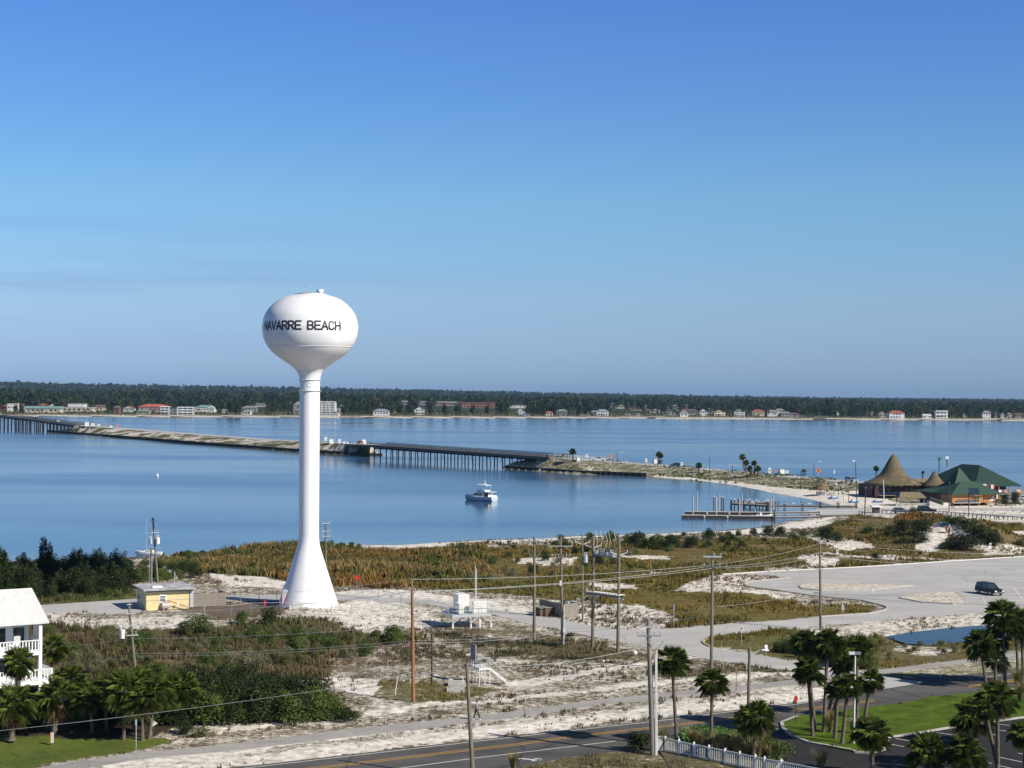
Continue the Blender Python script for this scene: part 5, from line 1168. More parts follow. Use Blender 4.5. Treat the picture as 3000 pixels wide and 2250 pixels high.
scatter(['dark', 'green', 'dark'], [(90, 2050), (560, 2055), (560, 2128), (330, 2138), (200, 2130)], 46, .9, 1.35, 'dark undergrowth bush behind the palm group at left', 'undergrowth behind the left palms', 1.5, 15)
scatter(['dark'], [(-100, 2120), (150, 2120), (160, 2145), (-100, 2150)], 12, .5, .8, 'dark low bush beneath the white house palms', 'low bushes below the white house', 1, 16, stuff=True)
scatter(['dark', 'green'], [(2280, 1905), (2340, 1900), (2540, 1915), (2570, 1960), (2480, 1965), (2380, 1935)], 24, .9, 1.4, 'dark bush behind the palms by the pond', 'bushes behind the lawn palms', 1.4, 17)
scatter(['olive'], [(2520, 1880), (2640, 1888), (2840, 1878), (2900, 1900), (2560, 1950)], 18, .4, .7, 'low olive shrub on the pond bank', 'low shrubs on the pond bank', 1.8, 18, stuff=True)
scatter(['olive', 'green'], [(1790, 1404), (2200, 1420), (2500, 1436), (2480, 1452), (2250, 1424), (2050, 1402)], 40, .35, .7, 'low shrub on the causeway bank', 'low shrubs of the causeway bank', 3, 19, stuff=True)
def merge_stuff():
    VV = []; FF = []; MI = []; ms = ['leaf', 'leaf_dark', 'leaf_olive', 'leaf_pale']; o_ = 0
    for key, i, x, y, z, s, a in STF:
        me = [c for c in kids(PROTO[key][i]) if c.name.startswith('foliage')][0].data; n = len(me.vertices)
        v = np.empty(n * 3, np.float32); me.vertices.foreach_get('co', v); v = v.reshape(-1, 3) * s; c, q = math.cos(a), math.sin(a)
        VV.append(np.stack([v[:, 0] * c - v[:, 1] * q + x, v[:, 0] * q + v[:, 1] * c + y, v[:, 2] + z], 1)); f = np.arange(n).reshape(-1, 4) + o_; o_ += n
        FF.append(f); MI.append(np.full(len(f), ms.index(me.materials[0].name.replace('broad_leaf', 'leaf').replace('dark_leaf', 'leaf_dark').replace('olive_leaf', 'leaf_olive').replace('pale_flowering_leaf', 'leaf_pale'))))
    tag(npmesh('scrub', np.concatenate(VV), np.concatenate(FF), [MT[m] for m in ms], mi=np.concatenate(MI)), 'small scattered scrub in the marsh, along the sound shore and on the causeway bank', 'scrub', kind='stuff')
merge_stuff()
# clipped hedge in the planting bed
H0 = wp([(1990, 2166), (2005, 2153), (2100, 2152), (2176, 2158), (2182, 2178), (2100, 2186), (2000, 2186)], 0)
t = thing('hedge', 'low bright green hedge behind the white picket fence', 'hedge', (H0[0][0], H0[0][1], .1))
r = np.random.default_rng(3); n = 5200; xs = r.uniform(min(p[0] for p in H0), max(p[0] for p in H0), n); ys = r.uniform(min(p[1] for p in H0), max(p[1] for p in H0), n)
m_ = inside(H0, xs, ys); xs, ys = xs[m_], ys[m_]; n = len(xs); zs = .55 + vnoise(xs, ys, 1.1, 4) * .5 + r.uniform(-.12, .1, n); low = r.uniform(0, 1, n) < .25; zs = np.where(low, zs * r.uniform(.2, .9, n), zs)
c = np.stack([xs - H0[0][0], ys - H0[0][1], zs], 1); nn = r.normal(0, .6, (n, 3)) + [0, -.3, .8]; nn /= np.linalg.norm(nn, axis=1)[:, None]; a_ = np.cross(nn, r.normal(0, 1, (n, 3))); a_ /= np.linalg.norm(a_, axis=1)[:, None]; b_ = np.cross(nn, a_); s_ = r.uniform(.06, .14, n)[:, None]
npmesh('foliage', np.stack([c - a_ * s_, c - b_ * s_ * .7, c + a_ * s_, c + b_ * s_ * .7], 1).reshape(-1, 3), np.arange(n * 4).reshape(-1, 4), mat('hedge_leaf', (.05, .12, .02), .5, .4, 1, c2=(.09, .19, .035), trans=.2), t)
# ornamental grass clumps
def clump(name, m, h, n, seed, sp=.5):
    r = random.Random(seed); w = MB()
    for i in range(n):
        a = r.uniform(0, 6.28); q = r.uniform(0, .25) * sp; l = r.uniform(.7, 1.1) * h; s = r.uniform(.15, .6) * l
        b = Vector((q * math.cos(a), q * math.sin(a), 0)); d = Vector((math.cos(a), math.sin(a), 0)); nrm = Vector((-d.y, d.x, 0)) * .022
        m1 = b + d * s * .35 + Vector((0, 0, l * .62)); t1 = b + d * s + Vector((0, 0, l * .95))
        w.add([b - nrm, b + nrm, m1 + nrm, m1 - nrm, t1], [(0, 1, 2, 3), (3, 2, 4)])
    t = thing('grass_clump', 'x', 'grass'); w.build('blades', m, t); return t
GC = mat('ornamental_grass', (.13, .14, .04), .7, .4, 2, c2=(.26, .21, .09), trans=.25)
gc0 = clump('grass_clump', GC, 1.6, 170, 3)
for i, (x, y) in enumerate([(2050, 2196), (2075, 2204), (2095, 2198), (2120, 2208), (2140, 2214), (2165, 2206), (2160, 2222), (2225, 2202), (2232, 2214), (2245, 2218), (2205, 2212), (2030, 2192), (2185, 2222), (2110, 2220), (2238, 2195), (2252, 2226), (2220, 2228), (2062, 2212)]):
    lab = 'tall feathery grass clump in the bed between hedge and picket fence'
    if i == 0: gc0.location = at(x, y, .1); gc0['label'] = lab; gc0['group'] = 'grass clumps in the bed'
    else: dup(gc0, at(x, y, .1), i, lab, scale=(random.uniform(.8, 1.3),) * 3)
for x, y, s, lab in ((1938, 2198, 1.3, 'tan grass clump between the grey pole and the picket fence'), (2432, 2147, 1.25, 'broad grass clump on the lawn under the tallest palms'), (2433, 2128, 1.0, 'grass clump behind the lawn palms'), (2395 + 10, 2262, 1.2, 'tan plume grass at the photo bottom below the drive'), (2500, 2150, 1.0, 'small clump beside the lamp post on the lawn'), (2982, 2020, 1.5, 'bright grass clump beside the right hand palms'), (2990, 2058, 1.3, 'grass clump at the right photo edge on the lawn'), (1505, 2262, 1.0, 'brown grass clump at the photo bottom by the turn lane')):
    o = dup(gc0, at(x, y, .1), x, lab, scale=(s,) * 3)
    if 'group' in o: del o['group']

# ---------------------------------------------------------------- palms
def palm_crown(seed, nf=34, R_=1.5, fan=True, dead=5, droop=.5, seg=13):
    r = random.Random(seed); V = []; Fc = []; MI = []
    def tri(a, b, c, mi): o = len(V); V.extend([a, b, c]); Fc.append((o, o + 1, o + 2)); MI.append(mi)
    for i in range(nf + dead):
        isd = i >= nf; az = r.uniform(0, 6.283); u = (i + .5) / nf
        el = rad(-75 + r.uniform(-8, 12)) if isd else rad(-52 + 135 * (1 - u) ** .85 + r.uniform(-10, 10))
        d = Vector((math.cos(az) * math.cos(el), math.sin(az) * math.cos(el), math.sin(el)))
        pl = R_ * r.uniform(.38, .58) * (.8 if isd else 1); side = Vector((-math.sin(az), math.cos(az), 0)); upv = side.cross(d) * -1
        if upv.z < 0: upv = -upv
        p0 = Vector((0, 0, 0)); p1 = d * pl + Vector((0, 0, -.06 * pl)); mi = 1 if isd else 0
        wv = side * .022; tri(p0 - wv, p0 + wv, p1, mi)
        fl = R_ * r.uniform(.5, .72); sp = rad(r.uniform(70, 98))
        for k in range(seg):
            t = (k / (seg - 1) - .5) * 2; a = t * sp; ln = fl * (1 - .28 * abs(t) ** 1.5) * r.uniform(.72, 1.15)
            dr = d * math.cos(a) + side * math.sin(a) + upv * (.22 * abs(t))
            dr.normalize(); mid = p1 + dr * ln * .55; tip = p1 + dr * ln + Vector((0, 0, -droop * ln * (.25 + .4 * (1 - abs(d.z)))))
            nrm = dr.cross(upv).normalized() * ln * .044 * (13 / seg)
            o = len(V); V.extend([p1, mid - nrm, tip, mid + nrm]); Fc.append((o, o + 1, o + 2)); Fc.append((o, o + 2, o + 3)); MI += [mi, mi]
    return V, Fc, MI
def palm_proto(kind, seed):
    t = thing('palm_tree', 'x', 'palm')
    if kind == 'sabal': V, Fc, MI = palm_crown(seed, 66, 1.5, dead=5, seg=21, droop=.75); tr = .15
    elif kind == 'fan': V, Fc, MI = palm_crown(seed, 46, 1.75, dead=16, droop=.9, seg=19); tr = .26
    w = MB(); zs = [0, .03, .1, .3, .6, .9, .96, 1.0]; rs = [1.5, 1.25, 1.1, 1.0, .95, 1.0, 1.35, 1.0]
    w.lathe([(rs[i] * tr * random.uniform(.93, 1.07), zs[i]) for i in range(8)], 10); tk = w.build('trunk', MT['bark'], t)
    c = npmesh('crown', [tuple(v) for v in V], Fc, [MT['palm'], MT['palm_dead']], t, mi=MI)
    return t
PALMS = {'sabal': [palm_proto('sabal', s) for s in (1, 2, 3, 4)], 'fan': [palm_proto('fan', s) for s in (11, 12)]}
for P in PALMS.values():
    for o in P: KIDC[o.name] = kids(o)
PU = set()
def palm(kind, cx, cy, bx, by, wpx, label, z=0.0, group=None, lean=True, kf=None):
    b = kf(bx, by) if kf else at(bx, by, z); c = up(cx, cy, b.y); k = b.y / FPX; R_ = wpx * k / 2 / 1.28 * (1.0 if kind == 'sabal' else .86)
    P = PALMS[kind]; i = random.randrange(len(P)); o = P[i]
    if (kind, i) in PU: o = dup(o, b, 0)
    else: PU.add((kind, i)); o.location = b
    o['label'] = label
    if group: o['group'] = group
    v = c - b; v.z -= .1 * R_
    for ch in kids_of(o):
        if ch.name.startswith('trunk'):
            L_ = v.length; ch.rotation_euler = v.to_track_quat('Z', 'Y').to_euler(); ch.scale = ((1.9, 1.9, L_) if b.y > 400 else (1, 1, L_))
        else: ch.location = v; ch.scale = (R_ * random.uniform(.95, 1.05), R_ * random.uniform(.95, 1.05), R_); ch.rotation_euler = (0, 0, random.uniform(0, 6.28))
    return o
def kids_of(o): return [c for c in bpy.data.objects if c.parent == o]
for a in [
    ('sabal', 1969, 1935, 1983, 2187, 88, 'slender palm just right of the weathered grey pole', .1), ('sabal', 2086, 1996, 2083, 2185, 82, 'palm rising from the hedge in front of the junction pole', .1),
    ('sabal', 2213, 2100, 2207, 2229, 106, 'full palm at the right end of the planting bed', .1), ('sabal', 2186, 2098, 2190, 2190, 66, 'thin palm half hidden behind the full planting bed palm', .1),
    ('sabal', 2366, 1962, 2381, 2156, 84, 'leftmost tall palm on the lawn, right of the stop sign', .15), ('sabal', 2361, 1880, 2388, 2137, 78, 'leaning palm behind the leftmost lawn palms', .15),
    ('sabal', 2424, 1885, 2413, 2145, 94, 'tallest palm of the lawn group', .15), ('sabal', 2462, 1945, 2424, 2095, 60, 'palm with a leaning trunk at the back of the lawn group', .15),
    ('sabal', 2455, 2012, 2446, 2163, 66, 'short palm in the centre of the lawn group', .15), ('sabal', 2484, 2008, 2467, 2178, 74, 'dark palm at the front of the lawn group', .15),
    ('sabal', 2549, 1992, 2534, 2103, 72, 'palm right of the lamp post with fronds toward the road', .15), ('sabal', 2510, 1900, 2511, 2102, 86, 'tall palm standing behind the lamp post', .15), ('sabal', 2487, 1925, 2440, 2092, 56, 'rear palm leaning right between the lawn palms', .15),
    ('sabal', 2554, 2148, 2555, 2275, 100, 'palm in the foreground at the lawn tip, trunk cut by the photo bottom', .05), ('sabal', 2718, 2196, 2721, 2290, 106, 'foreground palm left of two by the parking stalls', .05), ('sabal', 2827, 2200, 2828, 2300, 108, 'foreground palm right of two by the parking stalls', .05),
    ('sabal', 2847, 2098, 2861, 2178, 112, 'dark palm at the lawn edge above the parking stalls', .05), ('sabal', 2921, 2046, 2924, 2262, 110, 'tall foreground palm at the right crossing lawn and parking lot', .05), ('sabal', 2885, 2078, 2930, 2280, 60, 'small palm crown tucked against the tall right foreground palm', .05),
    ('sabal', 2872, 1888, 2890, 2014, 94, 'broad palm left in the right hand roadside group', .05), ('sabal', 2917, 1932, 2917, 1992, 66, 'short palm in the right hand roadside group', .05), ('sabal', 2915, 1870, 2916, 2000, 72, 'middle palm of the right hand roadside group', .05), ('sabal', 2936, 1800, 2945, 2008, 92, 'tallest palm of the right hand roadside group', .05),
    ('sabal', 2994, 1826, 2997, 2006, 96, 'palm at the right photo edge beside the road', .05), ('sabal', 3000, 2152, 3006, 2300, 84, 'palm at the right photo edge over the parking lot', .05), ('sabal', 2975, 1838, 2985, 2012, 60, 'palm behind the right edge roadside palm', .05),
    ('fan', 156, 1895, 150, 2030, 84, 'tall fan palm beside the white balcony house', 0), ('fan', 52, 1938, 54, 2130, 92, 'fan palm in front of the white house balconies', 0), ('fan', 36, 2060, 34, 2169, 118, 'stout fan palm below the white house at the left edge', 0), ('fan', 166, 2040, 158, 2151, 118, 'stout fan palm left of the low palm group', 0),
    ('sabal', 366, 2016, 362, 2169, 112, 'left palm of the low group by the shared path', 0), ('sabal', 416, 2042, 417, 2171, 108, 'middle palm of the low group by the shared path', 0), ('sabal', 455, 2020, 436, 2167, 104, 'palm of the low group in front of the small white sign', 0), ('sabal', 535, 2018, 538, 2130, 104, 'right palm of the low group with dead hanging fronds', 0),
    ('sabal', 398, 2000, 392, 2146, 96, 'rear palm of the low group by the leaning pole', 0), ('sabal', 305, 2022, 312, 2140, 96, 'palm left in the low group over the dark yard', 0), ('sabal', 492, 2012, 500, 2130, 92, 'palm between the low group and its right neighbour', 0), ('sabal', 208, 1990, 210, 2120, 92, 'palm behind the stout fan palm at left', 0), ('sabal', 262, 2050, 270, 2150, 84, 'lower palm in the shade left of the low group', 0)]:
    palm(*a)
for cx, cy, bx, by, wd, lab in [(1677, 1322, 1680, 1353, 18, 'single palm on the causeway bank beside the white pickup'), (1930, 1330, 1928, 1355, 16, 'left palm of the causeway pair'), (1936, 1334, 1933, 1356, 15, 'right palm of the causeway pair'), (2047, 1363, 2047, 1384, 18, 'small round palm on the causeway bank'),
        (2175, 1338, 2182, 1382, 17, 'tallest palm of the causeway cluster'), (2186, 1355, 2185, 1386, 16, 'second palm of the causeway cluster from left'), (2197, 1371, 2198, 1398, 15, 'shortest palm of the causeway cluster'), (2209, 1356, 2213, 1397, 16, 'fourth palm of the causeway cluster'), (2220, 1372, 2220, 1397, 17, 'rightmost palm of the causeway cluster'),
        (2567, 1372, 2568, 1396, 16, 'small palm left of the thatched cone roof'), (2704, 1383, 2703, 1401, 9, 'tiny palm behind the thatched roofs')]:
    palm('sabal', cx, cy, bx, by, wd, lab, kf=gat)
# ---------------------------------------------------------------- bridges, seawalls
def bridge(name, label, A_, B_, wd, n, skip=0, pile_w=.9, deckc='concrete_dark', rail=True, thick=1.1, bents=None):
    """deck between two world points on its near edge; a pile bent every span"""
    t = thing(name, label, 'bridge', (A_.x, A_.y, 0)); o = Vector((A_.x, A_.y, 0)); a = A_ - o; b = B_ - o
    u = (b - a); uh = Vector((u.x, u.y, 0)).normalized(); s = Vector((-uh.y, uh.x, 0));
    if s.y < 0: s = -s
    w = MB(); q = Vector((0, 0, thick))
    w.hexa([a - q, b - q, b - q + s * wd, a - q + s * wd], [a, b, b + s * wd, a + s * wd]); w.build('deck', MT[deckc], t)
    w = MB(); z3 = Vector((0, 0, .004)); w.add([a + s * .5 + z3, b + s * .5 + z3, b + s * (wd - .5) + z3, a + s * (wd - .5) + z3], [(0, 1, 2, 3)]); w.build('carriageway', MT['asphalt'], t)
    for side in (0.12, wd - .12):
        w = MB(); L_ = u.length; m = int(L_ / 2.2)
        for f in (1.0, .62): w.bar(a + s * side + Vector((0, 0, f)), b + s * side + Vector((0, 0, f)), .22, .18)
        for i in range(m + 1): c = a.lerp(b, i / m) + s * side; w.bar(c, c + Vector((0, 0, .95)), .22)
        w.build('railing', MT['concrete'] if deckc == 'concrete' else MT['concrete_dark'], t)
    for i in range(1, n):
        c = a.lerp(b, i / n); w = MB()
        w.bar(c - q + s * .3 - Vector((0, 0, .35)), c - q + s * (wd - .3) - Vector((0, 0, .35)), 1.0, .7)
        for j in range(2):
            p = c - q + s * (.7 + (wd - 1.4) * j); lean = uh * (0.9 if i % 4 == 0 else 0)
            w.bar(p - Vector((0, 0, .6)), Vector((p.x, p.y, -2.5)) + lean, pile_w)
        w.build('pile_bent', MT['wood_dark'], t)
    return t
bridge('causeway_bridge', 'low concrete bridge on dark piles joining the two causeway banks', RLn[-1], RRn[0], 10, 26, pile_w=.5)
# higher bridge at the far left, rising toward the mainland
pA = RLn[0]; P1 = up(95, 1229, 1255); P2 = up(0, 1218, 1310); P3 = up(-260, 1196, 1430)
for i, (p, q, lab) in enumerate([(P1, pA, 'lowest span of the long bridge at the left, nearest the sandy bank'), (P2, P1, 'middle span of the long bridge at the left'), (P3, P2, 'span of the long bridge leaving the photo at the left edge')]):
    bridge('long_bridge', lab, p, q, 11, max(3, int((q - p).length / 7)), pile_w=.75)['group'] = 'spans of the long bridge'
def wall_line(name, label, px, z1, th=.5, z=WZ, m='seawall', cat='seawall'):
    P = [at(x, y, z) for x, y in px]; o = P[0]; t = thing(name, label, cat, (o.x, o.y, 0)); w = MB(); cp = MB()
    for a, b in zip(P[:-1], P[1:]):
        n = Vector((-(b - a).y, (b - a).x, 0)).normalized() * th
        if n.y < 0: n = -n
        A2, B2 = Vector((a.x - o.x, a.y - o.y, 0)), Vector((b.x - o.x, b.y - o.y, 0)); dn = Vector((0, 0, -1.5)); tp = Vector((0, 0, z1))
        w.hexa([A2 + dn, B2 + dn, B2 + n + dn, A2 + n + dn], [A2 + tp, B2 + tp, B2 + n + tp, A2 + n + tp])
        e = n * .15; t2 = tp + Vector((0, 0, .003)); t3 = tp + Vector((0, 0, .16))
        cp.hexa([A2 - e + t2, B2 - e + t2, B2 + n + e + t2, A2 + n + e + t2], [A2 - e + t3, B2 - e + t3, B2 + n + e + t3, A2 + n + e + t3])
        k = int((b - a).length / 2.4)
        for i in range(k): c = A2.lerp(B2, (i + .5) / k) - n * .3; w.box(c.x, c.y, z1 / 2 - .5, .3, .3, z1 + 1)
    w.build('wall', MT[m], t); cp.build('cap', MT['concrete_dark'], t); return t
wall_line('seawall', 'dark stained seawall along the left causeway bank', [(139, 1265.5), (330, 1281), (560, 1300), (750, 1314), (900, 1326), (1032, 1333)], .85)
wall_line('seawall', 'dark ribbed seawall under the right causeway bank', [(1480, 1373), (1600, 1382), (1689, 1388.5), (1800, 1393), (1892, 1397)], .75)
wall_line('seawall', 'short dark seawall at the end of the left bank under the bridge', [(1032, 1333), (1120, 1334)], .3)
# rock banks under the bridge ends
for px, n, lab in (((1065, 1318), 90, 'pile of grey riprap rocks at the left end of the low bridge'), ((1548, 1362), 50, 'pale riprap rocks at the right end of the low bridge'), ((1925, 1394), 40, 'rubble rocks where the right seawall meets the beach')):
    c = at(*px, 1.0); t = thing('rock_pile', lab, 'rocks', (c.x, c.y, 0)); w = MB(); r = random.Random(n)
    for i in range(n):
        x, y = r.gauss(0, 6), r.gauss(0, 6); s = r.uniform(.4, .9); w.box(x, y, gz(c.x + x, c.y + y) + s * .2, s * 1.5, s, s * .8, r.uniform(0, 3), M=None)
    w.build('rocks', mat('rock', (.3, .28, .25), .9, .4, .5), t)['kind'] = 'stuff'
# far side guard rail by the right abutment
P = [p for p in offs([RRn[0], RRn[1], RRn[1].lerp(RRn[2], .15)], 10.4)]
t = thing('guard_rail', 'white guard rail on the far side of the causeway road at the bridge end', 'guard rail', (P[0].x, P[0].y, 0)); o = Vector((P[0].x, P[0].y, 0)); w = MB()
for a, b in zip(P[:-1], P[1:]):
    for f in (1.0, .6): w.bar(a - o + Vector((0, 0, f)), b - o + Vector((0, 0, f)), .1, .16)
    k = int((b - a).length / 2)
    for i in range(k + 1): c = a.lerp(b, i / k) - o; w.bar(c - Vector((0, 0, .2)), c + Vector((0, 0, 1)), .14)
w.build('rail', MT['offwhite'], t)
# causeway signs, poles, blocks
def hsign(x, y, yb, m, w_, h_, lab, sh='rect', g=None): sign(lab, (x, y), (x, yb), sh, m, w_, h_, ground_=True, glyph=g)
SG = [(0, 0, .5, .25)]
hsign(1719, 1331, 1350, 'white', 1.0, 1.2, 'white square sign left of the white pickup on the causeway', g=SG); hsign(1790.6, 1328, 1356, 'orange', 1.1, 2.2, 'tall orange construction sign at the bridge end', 'dia'); hsign(1772, 1333, 1352, 'orange', 1.0, 1.0, 'low orange sign beside the tall orange one at the bridge end', 'dia')
hsign(1893, 1343, 1360, 'white', 1.0, 1.5, 'white oval sign left of the causeway palm pair', 'oval', SG); hsign(1997, 1354, 1372, 'white', .8, 1.3, 'white sign right of the blue wagon on the causeway', g=SG); hsign(2254.5, 1370, 1392, 'white', 1.2, 2.0, 'white oval sign right of the causeway palm cluster', 'oval', SG)
hsign(2271, 1374, 1390, 'orange', .9, 1.0, 'small orange sign back beside the causeway palm cluster', 'dia'); hsign(2305, 1378, 1392, 'white', 1.3, 1.0, 'wide white sign beyond the causeway road', g=SG); hsign(2397, 1370, 1402, 'orange', 1.6, 2.1, 'orange diamond sign beside the causeway street lamp', 'dia', [(0, 0, .2, .4)])
hsign(2444, 1377, 1398, 'white', .4, 1.4, 'narrow white sign left of the silver car on the causeway'); hsign(954, 1280, 1299, 'white', 1.4, 2.0, 'white sign on the left causeway bank nearest the tower'); hsign(994.7, 1286, 1302, 'white', 1.5, 1.9, 'second white sign on the left causeway bank'); hsign(1008, 1293, 1303, 'white', 1.2, 1.2, 'low white sign left of the red car'); hsign(1018, 1294.5, 1303, 'white', .9, 1.0, 'lowest white sign left of the red car')
hsign(308, 1238, 1256, 'orange', 1.6, 2.4, 'orange sign near the left end of the causeway', 'dia'); hsign(344, 1242, 1259, 'orange', 1.8, 2.4, 'orange sign right of the first one on the left causeway', 'dia'); hsign(272, 1240, 1252, 'white', 2.6, 1.6, 'wide white sign at the long bridge end'); hsign(289, 1242, 1254, 'white', 1.8, 1.4, 'smaller white sign at the long bridge end'); hsign(325, 1247, 1258, 'white', 1.8, 1.2, 'white sign low beside the orange signs on the left causeway')
for x, y, s, lab in ((1693.6, 1352, 1.5, 'concrete block beside the causeway palm and pickup'), (1919, 1357, 1.8, 'concrete block left of the causeway palm pair'), (2289.5, 1391, 1.9, 'concrete block beyond the causeway palm cluster'), (969.6, 1304, 2.2, 'concrete block on the left bank near the tower'), (1065, 1301.5, 2.2, 'concrete block at the left end of the low bridge'), (254, 1253, 3, 'concrete block where the long bridge meets the bank')):
    p = gat(x, y); t = thing('concrete_block', lab, 'block', p, .3); w = MB(); w.box(0, 0, s / 2, s * .9, s * .7, s); w.build('block', MT['offwhite'], t); w = MB(); w.box(0, 0, s + .06, s * 1.0, s * .8, .1); w.build('cap', MT['concrete'], t)
def lamp_pole(lab, top, base, arm=None, r=.12, m='wood_dark', z0='g'):
    b = gat(*base); T_ = up(top[0], top[1], b.y); t = thing('street_lamp' if arm else 'utility_pole', lab, 'street lamp' if arm else 'utility pole', b)
    v = T_ - b; w = MB(); w.cyl((0, 0, -.2), v, r, r * .7, n=8); w.build('shaft', MT[m], t)
    if arm:
        e = v + Vector((arm, 0, .25)); w = MB(); w.tube([v * .97, v * .99 + Vector((arm * .4, 0, .1)), e], .05); o = w.build('lamp_arm', MT['galv_white'], t); w = MB(); w.ball((e.x, e.y, e.z), .5, .22, .14, 8, 5); w.build('lamp_head', MT['white'], o)
    else:
        w = MB(); w.cyl(v, v + Vector((0, 0, .15)), r * .8, r * .4, n=8); w.build('pole_cap', MT['galv'], t)
    return t, b, v
lamp_pole('street lamp right of the white pickup on the causeway', (1808, 1326), (1808, 1364), 1.6); lamp_pole('plain dark pole between the small palm and the palm cluster', (2078, 1339), (2080, 1392)); t, b, v = lamp_pole('dark pole with a white double head left of the palm cluster', (2146, 1362), (2146, 1390)); crossarm(t, v * .98, 3.2, xs=(), an=0, sz=.2)
lamp_pole('thin grey pole left of the double headed causeway pole', (2136, 1358), (2136, 1389), m='galv'); lamp_pole('street lamp beside the orange diamond sign', (2384, 1355), (2386, 1415), 2.0); lamp_pole('dark pole standing left of the beach hut', (2346, 1378), (2346, 1435)); lamp_pole('pole with a small flood light left of the thatched roof', (2506, 1353), (2511, 1486), -.6)
lamp_pole('dark leaning pole in front of the thatched building', (2536, 1430), (2533, 1511), r=.16); lamp_pole('white pole in front of the thatched building', (2588, 1408), (2590, 1468), m='galv_white', r=.14); lamp_pole('thin dark pole in front of the green tent roof', (2781, 1414), (2780, 1501)); lamp_pole('white pole under the thatched eave', (2648, 1422), (2649, 1450), m='galv_white')
lamp_pole('volleyball net pole on the beach, right one', (2487, 1432), (2486, 1469), m='wood_brown'); lamp_pole('volleyball net pole on the beach, left one', (2457, 1432), (2456, 1452)); lamp_pole('thin post on the beach near the net', (2471, 1443), (2471, 1472), r=.06)
# solar panel on a pole
b = gat(2838, 1509); t = thing('solar_panel', 'dark solar panel on a tall pole before the striped green roof', 'solar panel', b); v = up(2838, 1440, b.y) - b
w = MB(); w.cyl((0, 0, 0), v, .12, n=8); w.build('shaft', MT['wood_dark'], t)
w = MB(); M_ = Matrix.Translation(v + Vector((1.3, -.1, -.6))) @ Matrix.Rotation(rad(-30), 4, 'Y') @ Matrix.Rotation(rad(50), 4, 'X'); w.box(0, 0, 0, 2.6, 1.9, .08, M=Matrix.Translation(v + Vector((1.25, -.15, .1))) @ Matrix.Rotation(rad(55), 4, 'X')); w.build('panel', mat('solar_cell', (.02, .035, .06), .25, .2, 2), t)
# channel markers
for x, y0, y1, lab, mm in ((2751, 1340, 1366, 'dark channel marker post in the water, left of the pair', 'greenp'), (2774, 1337, 1361, 'white topped channel marker post in the water, right of the pair', 'white'), (1528, 1232, 1244, 'thin channel marker post far out near the mainland', 'grey')):
    b = at(x, y1, WZ); T_ = up(x, y0, b.y); h = T_.z - b.z; t = thing('channel_marker', lab, 'channel marker', b)
    w = MB(); w.cyl((0, 0, -1), (0, 0, h), .22 if h < 6 else .3, n=6); w.build('pile', MT['wood_dark'], t); w = MB(); w.box(0, -.35, h - .6, 1.4, .1, 1.2); w.build('board', MT[mm], t)
# ---------------------------------------------------------------- docks
def pile(px, pt, lab, r=.17, m='concrete', g=None, z=WZ, tip=True):
    b = at(px[0], px[1], z); T_ = up(pt[0], pt[1], b.y); t = thing('mooring_pile', lab, 'pile', b, 0, g); w = MB(); w.cyl((0, 0, -2), (0, 0, T_.z - b.z), r, n=10); w.build('shaft', MT[m], t)
    if tip: w = MB(); w.cyl((0, 0, T_.z - b.z), (0, 0, T_.z - b.z + .18), r * 1.15, .02, n=10); w.build('cap', MT['white' if m != 'concrete' else 'concrete'], t)
    return t
def pontoon(lab, a, b, hz=.75, wd=1.9):
    A_ = at(*a, WZ); B_ = at(*b, WZ); t = thing('floating_dock', lab, 'floating dock', A_); u = B_ - A_; n = Vector((-u.y, u.x, 0)).normalized() * wd
    w = MB(); k = 12
    for i in range(k):
        p, q = u * (i / k + .002), u * ((i + 1) / k - .002); w.hexa([p + Vector((0, 0, -.4)), q + Vector((0, 0, -.4)), q + n + Vector((0, 0, -.4)), p + n + Vector((0, 0, -.4))], [p + Vector((0, 0, hz - .12)), q + Vector((0, 0, hz - .12)), q + n + Vector((0, 0, hz - .12)), p + n + Vector((0, 0, hz - .12))])
    w.build('float', mat('dark_float', (.045, .035, .033), .8, .3, 1), t)
    w = MB(); z0, z1 = Vector((0, 0, hz - .117)), Vector((0, 0, hz)); e = n * .06
    w.hexa([z0 - e, u + z0 - e, u + n + e + z0, n + e + z0], [z1 - e, u + z1 - e, u + n + e + z1, n + e + z1]); w.build('decking', MT['concrete'], t)
    for f in (.25, .5): w = MB(); w.box(u.x * f, u.y * f - .05, hz * .5, .35, .12, .4); w.build('fender', MT['offwhite'], t)
pontoon('front floating dock of the pair, long and dark', cK(88, 540), cK(1590, 560)); pontoon('rear floating dock of the pair, long and dark', cK(145, 480), cK(1590, 497))
for (x, y0, y1), lab in zip([(275, 510, 205), (652, 515, 205), (1027, 522, 215), (1535, 545, 222)], ('first', 'second', 'third', 'fourth')): pile(cK(x, y1 and y0), cK(x, y1), 'pale mooring pile on the front floating dock, %s from the left' % lab)
for (x, y0, y1), lab in zip([(340, 440, 135), (703, 448, 150), (1067, 455, 160), (1580, 470, 195)], ('first', 'second', 'third', 'fourth')): pile(cK(x, y0), cK(x, y1), 'pale mooring pile on the rear floating dock, %s from the left' % lab)
for (x, y0, y1), lab in zip([(613, 430, 200), (737, 440, 197), (769, 440, 210)], ('left one alone', 'middle one', 'right one')): pile(cK(x, y0), cK(x, y1), 'dark pile behind the floating docks, %s' % lab, .14, 'wood_dark')
